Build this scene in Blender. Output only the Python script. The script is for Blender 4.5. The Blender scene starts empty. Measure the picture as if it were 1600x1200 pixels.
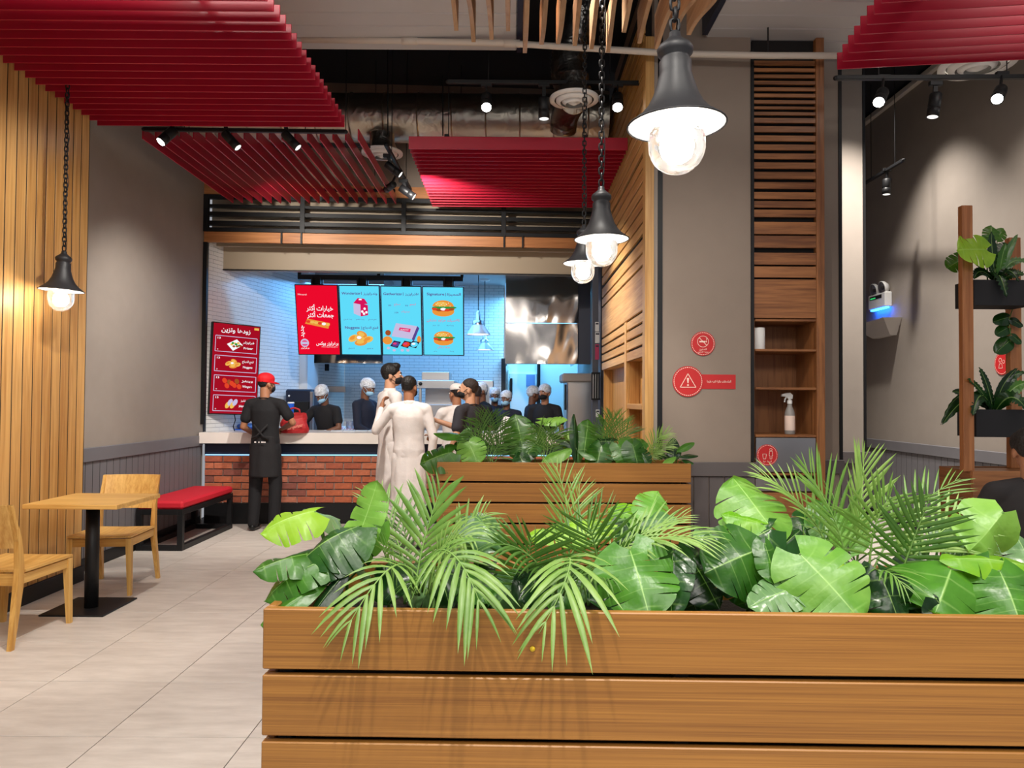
import bpy, bmesh, math, random
from mathutils import Matrix, Vector, Euler, noise
random.seed(7)
PI = math.pi
SC = bpy.context.scene
COL = SC.collection
# ------------------------------------------------------------------ camera
FPX, CAM_Z, PITCH, ROLL = 1150.0, 1.42, 0.0226, 0.0065
CAM_ROT = Matrix.Rotation(PI/2 + PITCH, 4, 'X') @ Matrix.Rotation(ROLL, 4, 'Z')
cd = bpy.data.cameras.new('camera'); cam = bpy.data.objects.new('camera', cd); COL.objects.link(cam)
cd.sensor_width = 36.0; cd.lens = 36.0*FPX/1600.0; cd.clip_start = 0.05
cam.matrix_world = Matrix.Translation((0, 0, CAM_Z)) @ CAM_ROT
SC.camera = cam
# ------------------------------------------------------------------ world, exposure
W = bpy.data.worlds.new('world'); SC.world = W; W.use_nodes = True
W.node_tree.nodes['Background'].inputs[0].default_value = (0.80, 0.82, 0.88, 1)
W.node_tree.nodes['Background'].inputs[1].default_value = 0.42
SC.view_settings.view_transform = 'Standard'; SC.view_settings.look = 'None'
SC.view_settings.exposure = 0.0; SC.view_settings.gamma = 1.0; SC.view_settings.use_curve_mapping = False
# ------------------------------------------------------------------ lights of the room, with added fill
def area(name, loc, target, sx, sy, power, col=(1, .95, .88), spread=PI):
    l = bpy.data.lights.new(name, 'AREA'); l.shape = 'RECTANGLE'; l.size = sx; l.size_y = sy
    l.energy = power; l.color = col; l.spread = spread
    o = bpy.data.objects.new(name, l); COL.objects.link(o); o.location = loc
    d = Vector(target) - Vector(loc); o.rotation_euler = d.to_track_quat('-Z', 'Y').to_euler(); return o
def spot(name, loc, target, power, deg=60, blend=.5, radius=.04, col=(1, .94, .86)):
    l = bpy.data.lights.new(name, 'SPOT'); l.energy = power; l.spot_size = math.radians(deg); l.spot_blend = blend
    l.shadow_soft_size = radius; l.color = col
    o = bpy.data.objects.new(name, l); COL.objects.link(o); o.location = loc
    d = Vector(target) - Vector(loc); o.rotation_euler = d.to_track_quat('-Z', 'Y').to_euler(); return o
# unseen area lamps added as general fill (above and behind the camera)
area('fill_light_aisle', (-1.6, 2.2, 4.12), (-1.6, 2.2, 0), 1.2, 2.6, 108)
area('fill_light_entrance', (0.6, -1.6, 4.0), (0.6, -0.6, 0), 4.0, 1.6, 190)
area('fill_light_right', (3.4, 3.0, 4.12), (3.4, 3.0, 0), 1.2, 2.0, 50)
# track spots
spot('spot_planter', (0.1, 0.55, 4.05), (0.35, 1.95, 0.95), 300, 66, .9, .05)
spot('spot_planter_b', (1.5, 0.7, 4.05), (1.15, 1.9, 0.95), 230, 64, .9, .05)
spot('spot_table', (-1.75, 3.6, 3.5), (-2.9, 4.9, 0.5), 230, 66, .6, .04)
spot('spot_back_planter', (0.3, 3.6, 4.0), (0.3, 5.2, 0.75), 320, 58, .7, .05)
spot('spot_counter', (-1.1, 5.9, 3.5), (-1.5, 8.2, 1.0), 380, 80, .7, .04)
spot('spot_woodwall', (-1.5, 4.2, 3.5), (-3.33, 5.0, 2.1), 170, 66, .9, .04)
spot('spot_greywall', (-2.1, 5.9, 3.46), (-3.53, 7.2, 1.2), 260, 78, 1, .04)
spot('spot_pillar', (0.9, 3.0, 4.0), (1.4, 5.55, 1.6), 150, 60, .9, .05)
spot('spot_oakwall', (-.3, 6.9, 3.47), (1.0, 6.9, 1.6), 380, 80, .9, .04)
spot('spot_facade', (-.95, 6.9, 3.45), (-.6, 8.5, 3.1), 150, 100, 1, .04)
spot('spot_facade_b', (-2.4, 7.0, 3.40), (-2.2, 8.4, 3.05), 110, 100, 1, .04)
spot('spot_column', (3.0, 5.95, 4.7), (3.21, 6.96, 2.2), 700, 62, .9, .03)
spot('spot_sidewall', (3.62, 7.7, 4.95), (4.5, 7.6, .9), 560, 76, 1, .06)
spot('spot_sidewall_b', (3.2, 5.9, 4.9), (4.5, 6.4, 1.0), 380, 74, 1, .06)
# kitchen lighting: cold white tubes
KBLUE = (.14, .47, 1.0)
area('kitchen_light_a', (-1.6, 10.2, 3.05), (-1.6, 10.3, 0), 2.6, 1.4, 78, KBLUE)
area('kitchen_light_b', (0.45, 11.2, 3.05), (0.45, 11.3, 0), 1.0, 1.0, 85, (.18, .6, 1.0))

# ------------------------------------------------------------------ pixel rays (frame 1600 x 1200)
def ray(px, py):
    d = CAM_ROT.to_3x3() @ Vector(((px-800)/FPX, -(py-600)/FPX, -1))
    return d
ORG = Vector((0, 0, CAM_Z))
def atY(px, py, Y): d = ray(px, py); return ORG + d*(Y/d.y)
def atX(px, py, X): d = ray(px, py); return ORG + d*(X/d.x)
def atZ(px, py, Z): d = ray(px, py); return ORG + d*((Z-CAM_Z)/d.z)
def zAt(py, Y, px=800): return atY(px, py, Y).z
# kitchen frame: front of the counter, turned 3 degrees
KA = math.radians(3.0)
KM = Matrix.Translation((-3.53, 8.36, 0)) @ Matrix.Rotation(KA, 4, 'Z')
KI = KM.inverted()
def atK(px, py, v):
    d = KI.to_3x3() @ ray(px, py); o = KI @ ORG
    return o + d*((v-o.y)/d.y)
# ------------------------------------------------------------------ object helpers
WM = {}
I4 = Matrix.Identity(4)
def tag(o, label=None, cat=None, group=None, kind=None):
    if label: o['label'] = label
    if cat: o['category'] = cat
    if group: o['group'] = group
    if kind: o['kind'] = kind
    return o
def thing(name, label, cat, loc=(0, 0, 0), rz=0, group=None, frame=I4, kind=None):
    o = bpy.data.objects.new(name, None); COL.objects.link(o); o.empty_display_size = .05
    m = frame @ Matrix.Translation(loc) @ Matrix.Rotation(rz, 4, 'Z')
    o.matrix_world = m; WM[o.name] = m
    return tag(o, label, cat, group, kind)
def set_parent(o, parent, m_world):
    """place o so that its world matrix is m_world"""
    if parent is not None:
        o.parent = parent; o.matrix_parent_inverse = I4
        o.matrix_basis = WM[parent.name].inverted() @ m_world
    else:
        o.matrix_basis = m_world
    WM[o.name] = m_world.copy()
def dup(o, parent=None, m_world=None):
    c = o.copy(); COL.objects.link(c)
    m = m_world if m_world is not None else WM[parent.name] @ WM[o.parent.name].inverted() @ WM[o.name]
    c.parent = None
    set_parent(c, parent, m)
    for ch in [x for x in o.children]: dup(ch, c)
    return c
class MB:
    def __init__(s): s.v = []; s.f = []; s.mi = []; s.sm = []; s.k = 0; s.smooth = False
    def mat(s, k, smooth=None):
        s.k = k
        if smooth is not None: s.smooth = smooth
        return s
    def add(s, vs, fs, M=None):
        b = len(s.v)
        for p in vs:
            p = Vector(p); s.v.append(M @ p if M is not None else p)
        for f in fs:
            s.f.append(tuple(b+i for i in f)); s.mi.append(s.k); s.sm.append(s.smooth)
        return s
    def box(s, lo, hi, M=None, c=0.0):
        x0, y0, z0 = lo; x1, y1, z1 = hi
        if x0 > x1: x0, x1 = x1, x0
        if y0 > y1: y0, y1 = y1, y0
        if z0 > z1: z0, z1 = z1, z0
        if c <= 0:
            vs = [(x, y, z) for x in (x0, x1) for y in (y0, y1) for z in (z0, z1)]
            fs = [(0, 1, 3, 2), (4, 6, 7, 5), (0, 4, 5, 1), (2, 3, 7, 6), (0, 2, 6, 4), (1, 5, 7, 3)]
            return s.add(vs, fs, M)
        c = min(c, (x1-x0)*.45, (y1-y0)*.45, (z1-z0)*.45)
        vs = []; idx = {}
        L = ((x0, x1), (y0, y1), (z0, z1))
        for sx in (0, 1):
            for sy in (0, 1):
                for sz in (0, 1):
                    for ax in range(3):   # vertex on the face normal to axis ax
                        p = []
                        for a, sg in enumerate((sx, sy, sz)):
                            e = L[a][sg]
                            if a != ax: e += c if sg == 0 else -c
                            p.append(e)
                        idx[(sx, sy, sz, ax)] = len(vs); vs.append(p)
        fs = []
        for ax in range(3):
            o = [a for a in range(3) if a != ax]
            for sg in (0, 1):
                q = []
                for (a, b) in ((0, 0), (1, 0), (1, 1), (0, 1)):
                    k = [0, 0, 0]; k[ax] = sg; k[o[0]] = a; k[o[1]] = b
                    q.append(idx[(k[0], k[1], k[2], ax)])
                flip = (sg == 0) ^ (ax == 1)
                fs.append(tuple(q[::-1]) if flip else tuple(q))
        for ax in range(3):               # edges along ax
            o = [a for a in range(3) if a != ax]
            for a in (0, 1):
                for b in (0, 1):
                    k0 = [0, 0, 0]; k0[o[0]] = a; k0[o[1]] = b; k1 = list(k0); k1[ax] = 1
                    q = [idx[(*k0, o[0])], idx[(*k1, o[0])], idx[(*k1, o[1])], idx[(*k0, o[1])]]
                    flip = (a ^ b) ^ (ax == 1)
                    fs.append(tuple(q) if flip else tuple(q[::-1]))
        for sx in (0, 1):
            for sy in (0, 1):
                for sz in (0, 1):
                    q = [idx[(sx, sy, sz, a)] for a in range(3)]
                    fs.append(tuple(q) if (sx+sy+sz) % 2 else tuple(q[::-1]))
        return s.add(vs, fs, M)
    def bar(s, p, q, w, h=None, up=(0, 0, 1), c=0.0):
        """box beam from p to q, width w (sideways) and height h (along up)"""
        p = Vector(p); q = Vector(q); h = h or w; d = (q-p); L = d.length; d.normalize()
        up = Vector(up)
        x = d.cross(up)
        if x.length < 1e-4: x = d.cross(Vector((1, 0, 0)))
        x.normalize(); z = x.cross(d)
        M = Matrix((( x.x, d.x, z.x, p.x), (x.y, d.y, z.y, p.y), (x.z, d.z, z.z, p.z), (0, 0, 0, 1)))
        return s.box((-w/2, 0, -h/2), (w/2, L, h/2), M, c)
    def tube(s, pts, r, n=8, caps=True, closed=False):
        pts = [Vector(p) for p in pts]; N = len(pts)
        rs = r if isinstance(r, (list, tuple)) else [r]*N
        t0 = (pts[1]-pts[0]).normalized()
        ref = Vector((0, 0, 1)) if abs(t0.z) < .9 else Vector((1, 0, 0))
        u = t0.cross(ref).normalized()
        vs = []
        for i in range(N):
            if closed: t = (pts[(i+1) % N]-pts[i-1])
            else: t = pts[min(i+1, N-1)]-pts[max(i-1, 0)]
            t.normalize(); u = (u - t*u.dot(t))
            if u.length < 1e-6: u = t.orthogonal()
            u.normalize(); w = t.cross(u)
            for k in range(n):
                a = 2*PI*k/n; vs.append(pts[i] + (u*math.cos(a)+w*math.sin(a))*rs[i])
        fs = []
        for i in range(N if closed else N-1):
            for k in range(n):
                a = i*n+k; b = i*n+(k+1) % n; c2 = ((i+1) % N)*n+(k+1) % n; d = ((i+1) % N)*n+k
                fs.append((a, b, c2, d))
        if caps and not closed:
            fs.append(tuple(range(n))[::-1]); fs.append(tuple((N-1)*n+k for k in range(n)))
        return s.add(vs, fs)
    def lathe(s, prof, center=(0, 0, 0), n=24, M=None, sx=1.0, sy=1.0):
        """prof: list of (r, z)"""
        cx, cy, cz = center; vs = []; rings = []
        for r, z in prof:
            if r < 1e-6: rings.append([len(vs)]); vs.append((cx, cy, cz+z))
            else:
                rings.append(list(range(len(vs), len(vs)+n)))
                for k in range(n):
                    a = 2*PI*k/n; vs.append((cx+r*sx*math.cos(a), cy+r*sy*math.sin(a), cz+z))
        fs = []
        for A, B in zip(rings, rings[1:]):
            for k in range(n):
                k2 = (k+1) % n
                if len(A) == 1 and len(B) == 1: continue
                if len(A) == 1: fs.append((A[0], B[k2], B[k]))
                elif len(B) == 1: fs.append((A[k], A[k2], B[0]))
                else: fs.append((A[k], A[k2], B[k2], B[k]))
        return s.add(vs, fs, M)
    def ball(s, c, rx, ry=None, rz=None, n=16, m=10, M=None):
        ry = ry or rx; rz = rz or rx
        prof = [(math.sin(PI*i/m), -math.cos(PI*i/m)) for i in range(m+1)]
        prof[0] = (0, -1); prof[-1] = (0, 1)
        T = Matrix.Translation(c) @ Matrix.Diagonal((rx, ry, rz, 1))
        return s.lathe(prof, n=n, M=(M @ T if M is not None else T))
    def prism(s, poly, h0, h1, M=None):
        """poly: list of (x, y); extruded along z"""
        n = len(poly); vs = [(x, y, h0) for x, y in poly]+[(x, y, h1) for x, y in poly]
        fs = [tuple(range(n))[::-1], tuple(range(n, 2*n))]
        for k in range(n): fs.append((k, (k+1) % n, n+(k+1) % n, n+k))
        return s.add(vs, fs, M)
    def grid(s, P):
        """P: rows of points"""
        R = len(P); C = len(P[0]); vs = [p for r in P for p in r]
        fs = [(i*C+j, i*C+j+1, (i+1)*C+j+1, (i+1)*C+j) for i in range(R-1) for j in range(C-1)]
        return s.add(vs, fs)
    def build(s, name, mats, parent=None, frame=I4, origin=None, loose=False):
        """vertices are in `frame` coordinates; the object's origin goes to the centre of its box (or `origin`)"""
        if not isinstance(mats, (list, tuple)): mats = [mats]
        if origin is None:
            lo = [min(p[k] for p in s.v) for k in range(3)]; hi = [max(p[k] for p in s.v) for k in range(3)]
            origin = [(a+b)/2 for a, b in zip(lo, hi)]
        O = Vector(origin)
        me = bpy.data.meshes.new(name)
        me.from_pydata([p-O for p in s.v], [], s.f); me.validate()
        for m in mats: me.materials.append(m)
        if len(me.polygons) == len(s.f):
            me.polygons.foreach_set('material_index', s.mi)
            me.polygons.foreach_set('use_smooth', s.sm)
        me.update()
        o = bpy.data.objects.new(name, me); COL.objects.link(o)
        set_parent(o, parent, frame @ Matrix.Translation(O))
        return o
def B(name, mat, lo, hi, parent=None, c=0.0, frame=I4):
    return MB().box(lo, hi, None, c).build(name, mat, parent, frame)
def pieces(name, mat, lo, hi, n, step, parent, c=.002, frame=I4):
    """n copies of one box along vector step, sharing mesh data"""
    o = B(name, mat, lo, hi, parent, c, frame); st = Vector(step); out = [o]
    for k in range(1, n):
        d = o.copy(); COL.objects.link(d)
        set_parent(d, parent, frame @ Matrix.Translation(st*k) @ frame.inverted() @ WM[o.name]); out.append(d)
    return out
def struct(o, label, cat='structure'): return tag(o, label, cat, None, 'structure')
# ------------------------------------------------------------------ materials
MATS = {}
def nt(name):
    m = bpy.data.materials.new(name); m.use_nodes = True; MATS[name] = m
    t = m.node_tree; return m, t, t.nodes, t.links, t.nodes['Principled BSDF']
def rgb(h):
    """sRGB 0-255 triple -> linear"""
    return tuple(((c/255)/12.92 if c/255 <= .04045 else ((c/255+.055)/1.055)**2.4) for c in h)
def plain(name, c, rough=.5, metal=0, spec=.5, coat=0, nz=0, nscale=6, bump=0, bscale=60, alpha=1, emit=None, estr=0, trans=0, ior=1.45, sss=0):
    m, t, N, L, p = nt(name)
    c = rgb(c); p.inputs['Base Color'].default_value = (*c, 1); p.inputs['Roughness'].default_value = rough
    p.inputs['Metallic'].default_value = metal; p.inputs['Specular IOR Level'].default_value = spec
    p.inputs['Coat Weight'].default_value = coat; p.inputs['Alpha'].default_value = alpha
    p.inputs['Transmission Weight'].default_value = trans; p.inputs['IOR'].default_value = ior
    if emit is not None:
        p.inputs['Emission Color'].default_value = (*rgb(emit), 1); p.inputs['Emission Strength'].default_value = estr
    if nz or bump:
        tc = N.new('ShaderNodeTexCoord')
        if nz:
            n = N.new('ShaderNodeTexNoise'); n.inputs['Scale'].default_value = nscale; n.inputs['Detail'].default_value = 5
            L.new(tc.outputs['Object'], n.inputs['Vector'])
            r = N.new('ShaderNodeValToRGB'); r.color_ramp.elements[0].position = .3; r.color_ramp.elements[1].position = .7
            r.color_ramp.elements[0].color = (*[x*(1-nz) for x in c], 1); r.color_ramp.elements[1].color = (*[min(1, x*(1+nz)) for x in c], 1)
            L.new(n.outputs['Fac'], r.inputs['Fac']); L.new(r.outputs['Color'], p.inputs['Base Color'])
        if bump:
            n = N.new('ShaderNodeTexNoise'); n.inputs['Scale'].default_value = bscale; n.inputs['Detail'].default_value = 3
            L.new(tc.outputs['Object'], n.inputs['Vector'])
            b = N.new('ShaderNodeBump'); b.inputs['Strength'].default_value = bump; b.inputs['Distance'].default_value = .01
            L.new(n.outputs['Fac'], b.inputs['Height']); L.new(b.outputs['Normal'], p.inputs['Normal'])
    return m
def wood(name, dark, light, axis, rough=.45, fine=55., rnd=.12, along=1.6, straight=False):
    m, t, N, L, p = nt(name)
    tc = N.new('ShaderNodeTexCoord'); oi = N.new('ShaderNodeObjectInfo')
    cb = N.new('ShaderNodeMath'); cb.operation = 'MULTIPLY'; cb.inputs[1].default_value = 37.0
    L.new(oi.outputs['Random'], cb.inputs[0])
    ad = N.new('ShaderNodeVectorMath'); ad.operation = 'ADD'
    L.new(tc.outputs['Object'], ad.inputs[0]); L.new(cb.outputs[0], ad.inputs[1])
    def streak(sc_across, sc_along, detail, dist):
        mp = N.new('ShaderNodeMapping'); s = [sc_across]*3; s[axis] = sc_along
        mp.inputs['Scale'].default_value = s; L.new(ad.outputs[0], mp.inputs['Vector'])
        n = N.new('ShaderNodeTexNoise'); n.inputs['Scale'].default_value = 1; n.inputs['Detail'].default_value = detail
        n.inputs['Roughness'].default_value = .65; n.inputs['Distortion'].default_value = dist
        L.new(mp.outputs[0], n.inputs['Vector']); return n.outputs['Fac']
    a = streak(fine, along, 4, .05 if straight else .35); b = streak(fine*.22, along*.45, 3, .15 if straight else .8)
    mx = N.new('ShaderNodeMath'); mx.operation = 'MULTIPLY_ADD'; mx.inputs[1].default_value = .55
    h = N.new('ShaderNodeMath'); h.operation = 'MULTIPLY'; h.inputs[1].default_value = .45
    L.new(b, h.inputs[0]); L.new(a, mx.inputs[0]); L.new(h.outputs[0], mx.inputs[2])
    rv = N.new('ShaderNodeMath'); rv.operation = 'MULTIPLY_ADD'; rv.inputs[1].default_value = rnd; rv.inputs[2].default_value = -rnd/2
    L.new(oi.outputs['Random'], rv.inputs[0])
    sm = N.new('ShaderNodeMath'); sm.operation = 'ADD'; L.new(mx.outputs[0], sm.inputs[0]); L.new(rv.outputs[0], sm.inputs[1])
    r = N.new('ShaderNodeValToRGB'); e = r.color_ramp.elements
    e[0].position = .38; e[1].position = .62
    e[0].color = (*rgb(dark), 1); e[1].color = (*rgb(light), 1)
    L.new(sm.outputs[0], r.inputs['Fac']); L.new(r.outputs['Color'], p.inputs['Base Color'])
    p.inputs['Roughness'].default_value = rough
    bp = N.new('ShaderNodeBump'); bp.inputs['Strength'].default_value = .12; bp.inputs['Distance'].default_value = .004
    L.new(a, bp.inputs['Height']); L.new(bp.outputs['Normal'], p.inputs['Normal'])
    return m
def emission(name, c, strength):
    m = bpy.data.materials.new(name); m.use_nodes = True; t = m.node_tree
    for n in list(t.nodes): t.nodes.remove(n)
    e = t.nodes.new('ShaderNodeEmission'); o = t.nodes.new('ShaderNodeOutputMaterial')
    e.inputs[0].default_value = (*rgb(c), 1); e.inputs[1].default_value = strength
    t.links.new(e.outputs[0], o.inputs[0]); return m
def stainless(name, c, rough, wav=0, wscale=3., stretch=None, metal=1.0):
    m, t, N, L, p = nt(name)
    p.inputs['Base Color'].default_value = (*rgb(c), 1); p.inputs['Metallic'].default_value = metal; p.inputs['Roughness'].default_value = rough
    tc = N.new('ShaderNodeTexCoord'); mp = N.new('ShaderNodeMapping'); L.new(tc.outputs['Object'], mp.inputs['Vector'])
    if stretch: mp.inputs['Scale'].default_value = stretch
    if wav:
        n = N.new('ShaderNodeTexNoise'); n.inputs['Scale'].default_value = wscale; n.inputs['Detail'].default_value = 2; n.inputs['Distortion'].default_value = .6
        L.new(mp.outputs[0], n.inputs['Vector'])
        b = N.new('ShaderNodeBump'); b.inputs['Strength'].default_value = wav; b.inputs['Distance'].default_value = .1
        L.new(n.outputs['Fac'], b.inputs['Height']); L.new(b.outputs['Normal'], p.inputs['Normal'])
    return m
def leafmat(name, c_dark, c_light, back, rough=.32):
    """glossy artificial leaf; the vein map comes from mesh uv"""
    m, t, N, L, p = nt(name)
    tc = N.new('ShaderNodeTexCoord'); oi = N.new('ShaderNodeObjectInfo')
    n = N.new('ShaderNodeTexNoise'); n.inputs['Scale'].default_value = 14; n.inputs['Detail'].default_value = 3
    L.new(tc.outputs['Object'], n.inputs['Vector'])
    ad = N.new('ShaderNodeMath'); ad.operation = 'MULTIPLY_ADD'; ad.inputs[1].default_value = .5; ad.inputs[2].default_value = -.25
    L.new(oi.outputs['Random'], ad.inputs[0])
    sm = N.new('ShaderNodeMath'); sm.operation = 'ADD'; L.new(n.outputs['Fac'], sm.inputs[0]); L.new(ad.outputs[0], sm.inputs[1])
    r = N.new('ShaderNodeValToRGB'); e = r.color_ramp.elements; e[0].position = .2; e[1].position = .8
    e[0].color = (*rgb(c_dark), 1); e[1].color = (*rgb(c_light), 1); L.new(sm.outputs[0], r.inputs['Fac'])
    at = N.new('ShaderNodeAttribute'); at.attribute_name = 'vein'
    mv = N.new('ShaderNodeMixRGB'); L.new(at.outputs['Fac'], mv.inputs['Fac']); L.new(r.outputs['Color'], mv.inputs[1])
    mv.inputs[2].default_value = (*rgb((172, 214, 120)), 1)
    L.new(mv.outputs[0], p.inputs['Base Color'])
    p.inputs['Roughness'].default_value = rough; p.inputs['Specular IOR Level'].default_value = .5
    tr = N.new('ShaderNodeBsdfTranslucent'); tr.inputs[0].default_value = (*rgb(back), 1)
    mixs = N.new('ShaderNodeMixShader'); mixs.inputs[0].default_value = .28
    L.new(p.outputs[0], mixs.inputs[1]); L.new(tr.outputs[0], mixs.inputs[2])
    L.new(mixs.outputs[0], N['Material Output'].inputs['Surface'])
    nb = N.new('ShaderNodeTexNoise'); nb.inputs['Scale'].default_value = 45
    L.new(tc.outputs['Object'], nb.inputs['Vector'])
    b = N.new('ShaderNodeBump'); b.inputs['Strength'].default_value = .25; b.inputs['Distance'].default_value = .006
    L.new(nb.outputs['Fac'], b.inputs['Height']); L.new(b.outputs['Normal'], p.inputs['Normal'])
    return m
def glassy(name, tint=(1, 1, 1), fac=.12, rough=.02, wav=0):
    """thin clear glass: mostly see-through with a gloss"""
    m = bpy.data.materials.new(name); m.use_nodes = True; t = m.node_tree; N = t.nodes; L = t.links
    for n in list(N): N.remove(n)
    o = N.new('ShaderNodeOutputMaterial'); a = N.new('ShaderNodeBsdfTransparent'); g = N.new('ShaderNodeBsdfGlossy')
    a.inputs[0].default_value = (*tint, 1); g.inputs['Roughness'].default_value = rough
    fr = N.new('ShaderNodeFresnel'); fr.inputs[0].default_value = 1.5
    ma = N.new('ShaderNodeMath'); ma.operation = 'ADD'; ma.inputs[1].default_value = fac; ma.use_clamp = True
    L.new(fr.outputs[0], ma.inputs[0])
    mx = N.new('ShaderNodeMixShader'); L.new(ma.outputs[0], mx.inputs[0]); L.new(a.outputs[0], mx.inputs[1]); L.new(g.outputs[0], mx.inputs[2])
    L.new(mx.outputs[0], o.inputs[0])
    if wav:
        tc = N.new('ShaderNodeTexCoord'); n = N.new('ShaderNodeTexNoise'); n.inputs['Scale'].default_value = 28
        L.new(tc.outputs['Object'], n.inputs['Vector'])
        b = N.new('ShaderNodeBump'); b.inputs['Strength'].default_value = wav; b.inputs['Distance'].default_value = .02
        L.new(n.outputs['Fac'], b.inputs['Height']); L.new(b.outputs['Normal'], g.inputs['Normal']); L.new(b.outputs['Normal'], fr.inputs['Normal'])
    return m
OAKD, OAKL = (168, 118, 58), (206, 160, 96)
oak_x = wood('oak_x', OAKD, OAKL, 0); oak_y = wood('oak_y', OAKD, OAKL, 1); oak_z = wood('oak_z', OAKD, OAKL, 2)
PLD, PLL = (130, 84, 36), (168, 116, 52)
plk_x = wood('planter_oak_x', PLD, PLL, 0, .42, 300, .06, 1.6, straight=True); plk_y = wood('planter_oak_y', PLD, PLL, 1, .42, 300, .06, 1.6, straight=True)
CHD, CHL = (190, 138, 66), (224, 180, 104)
chair_x = wood('chair_ash_x', CHD, CHL, 0, .4, 60); chair_y = wood('chair_ash_y', CHD, CHL, 1, .4, 60); chair_z = wood('chair_ash_z', CHD, CHL, 2, .4, 60)
WND, WNL = (104, 62, 32), (158, 104, 60)
wal_x = wood('walnut_x', WND, WNL, 0, .45, 45, .15, 2.2); wal_z = wood('walnut_z', WND, WNL, 2, .45, 45, .15, 2.2); wal_y = wood('walnut_y', WND, WNL, 1, .45, 45)
band_x = wood('band_oak_x', (150, 92, 48), (190, 128, 74), 0, .5, 40)
fin_y = wood('fin_oak_y', (160, 122, 88), (192, 154, 118), 1, .5, 40)
greige = plain('greige_paint', (150, 140, 131), .7, nz=.03, bump=.05, bscale=120)
greige_b = plain('greige_pillar', (138, 124, 112), .7, nz=.03, bump=.05, bscale=120)
taupe = plain('taupe_paint', (126, 112, 100), .65)
soffit = plain('soffit_beige', (168, 152, 130), .5)
wgrey = plain('wainscot_grey', (112, 110, 114), .5, nz=.03)
wgrey_d = plain('wainscot_dark', (92, 86, 86), .5)
gap_dark = plain('joint_shadow_gap', (30, 28, 28), .9)
black = plain('black_metal', (22, 22, 24), .45, 0, .4)
blackm = plain('black_matte', (26, 26, 29), .75)
void = plain('void_black', (16, 17, 22), .85)
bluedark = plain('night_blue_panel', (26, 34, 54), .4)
red = plain('red_lacquer', (168, 17, 46), .38, coat=.15)
redfab = plain('red_upholstery', (196, 26, 44), .65, bump=.15, bscale=300)
sign_red = plain('sign_red', (190, 38, 40), .5)
white = plain('white_plastic', (232, 232, 230), .4)
cream = plain('cream_print', (238, 214, 200), .6)
ceil_w = plain('ceiling_panel_white', (188, 188, 190), .55)
pipe_w = plain('pipe_offwhite', (206, 196, 184), .5)
quartz = plain('quartz_white', (236, 228, 220), .25, nz=.02)
tilew = plain('tile_white', (226, 224, 222), .18)
grout = plain('tile_grout', (70, 74, 84), .8)
fgrout = plain('floor_grout', (92, 84, 80), .9)
steel = stainless('stainless', (190, 190, 192), .28, .02, 2)
steel_w = stainless('stainless_film', (176, 170, 166), .1, .5, .62, (2.0, 2.0, 1.0))
foil = stainless('foil_duct', (196, 188, 174), .36, .16, 8)
flexd = stainless('flex_duct', (170, 166, 160), .32, .2, 12)
def globe_glass():
    m = glassy('lamp_glass', (1, 1, 1), .0, .05, .3); t = m.node_tree; N = t.nodes; L = t.links
    mx = [n for n in N if n.type == 'MIX_SHADER'][0]; o = [n for n in N if n.type == 'OUTPUT_MATERIAL'][0]
    d = N.new('ShaderNodeBsdfTranslucent'); d.inputs[0].default_value = (.9, .9, .9, 1); m2 = N.new('ShaderNodeMixShader')
    tc = N.new('ShaderNodeTexCoord'); n = N.new('ShaderNodeTexNoise'); n.inputs['Scale'].default_value = 30; L.new(tc.outputs['Object'], n.inputs['Vector'])
    ma = N.new('ShaderNodeMath'); ma.operation = 'MULTIPLY'; ma.inputs[1].default_value = .07; L.new(n.outputs['Fac'], ma.inputs[0]); L.new(ma.outputs[0], m2.inputs[0])
    L.new(mx.outputs[0], m2.inputs[1]); L.new(d.outputs[0], m2.inputs[2]); L.new(m2.outputs[0], o.inputs[0]); return m
glass = globe_glass()
netm = glassy('thin_film', (.9, .93, 1), .2, .4)
bulb_e = emission('bulb_glow', (255, 246, 232), 60)
lens_e = emission('spot_lens_glow', (255, 250, 244), 30)
led_e = emission('led_strip', (150, 215, 255), 2.2)
def floor_tile_mat():
    m, t, N, L, p = nt('floor_tile')
    tc = N.new('ShaderNodeTexCoord'); oi = N.new('ShaderNodeObjectInfo')
    cb = N.new('ShaderNodeMath'); cb.operation = 'MULTIPLY'; cb.inputs[1].default_value = 53.0; L.new(oi.outputs['Random'], cb.inputs[0])
    ad = N.new('ShaderNodeVectorMath'); ad.operation = 'ADD'; L.new(tc.outputs['Object'], ad.inputs[0]); L.new(cb.outputs[0], ad.inputs[1])
    mp = N.new('ShaderNodeMapping'); mp.inputs['Scale'].default_value = (2.2, 9, 2); L.new(ad.outputs[0], mp.inputs['Vector'])
    n = N.new('ShaderNodeTexNoise'); n.inputs['Scale'].default_value = 1.6; n.inputs['Detail'].default_value = 7; n.inputs['Roughness'].default_value = .62
    L.new(mp.outputs[0], n.inputs['Vector'])
    r = N.new('ShaderNodeValToRGB'); e = r.color_ramp.elements; e[0].position = .3; e[1].position = .72
    e[0].color = (*rgb((190, 180, 171)), 1); e[1].color = (*rgb((216, 207, 198)), 1)
    L.new(n.outputs['Fac'], r.inputs['Fac']); L.new(r.outputs['Color'], p.inputs['Base Color'])
    p.inputs['Roughness'].default_value = .42
    return m
ftile = floor_tile_mat()
BRICKM = [plain('brick_%d' % i, c, .85, nz=.16, nscale=26, bump=.5, bscale=90) for i, c in enumerate([(186, 102, 70), (170, 92, 68), (196, 114, 82), (138, 80, 68), (180, 110, 86)])]
mortar = plain('mortar', (164, 146, 136), .95, bump=.3, bscale=120)
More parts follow.
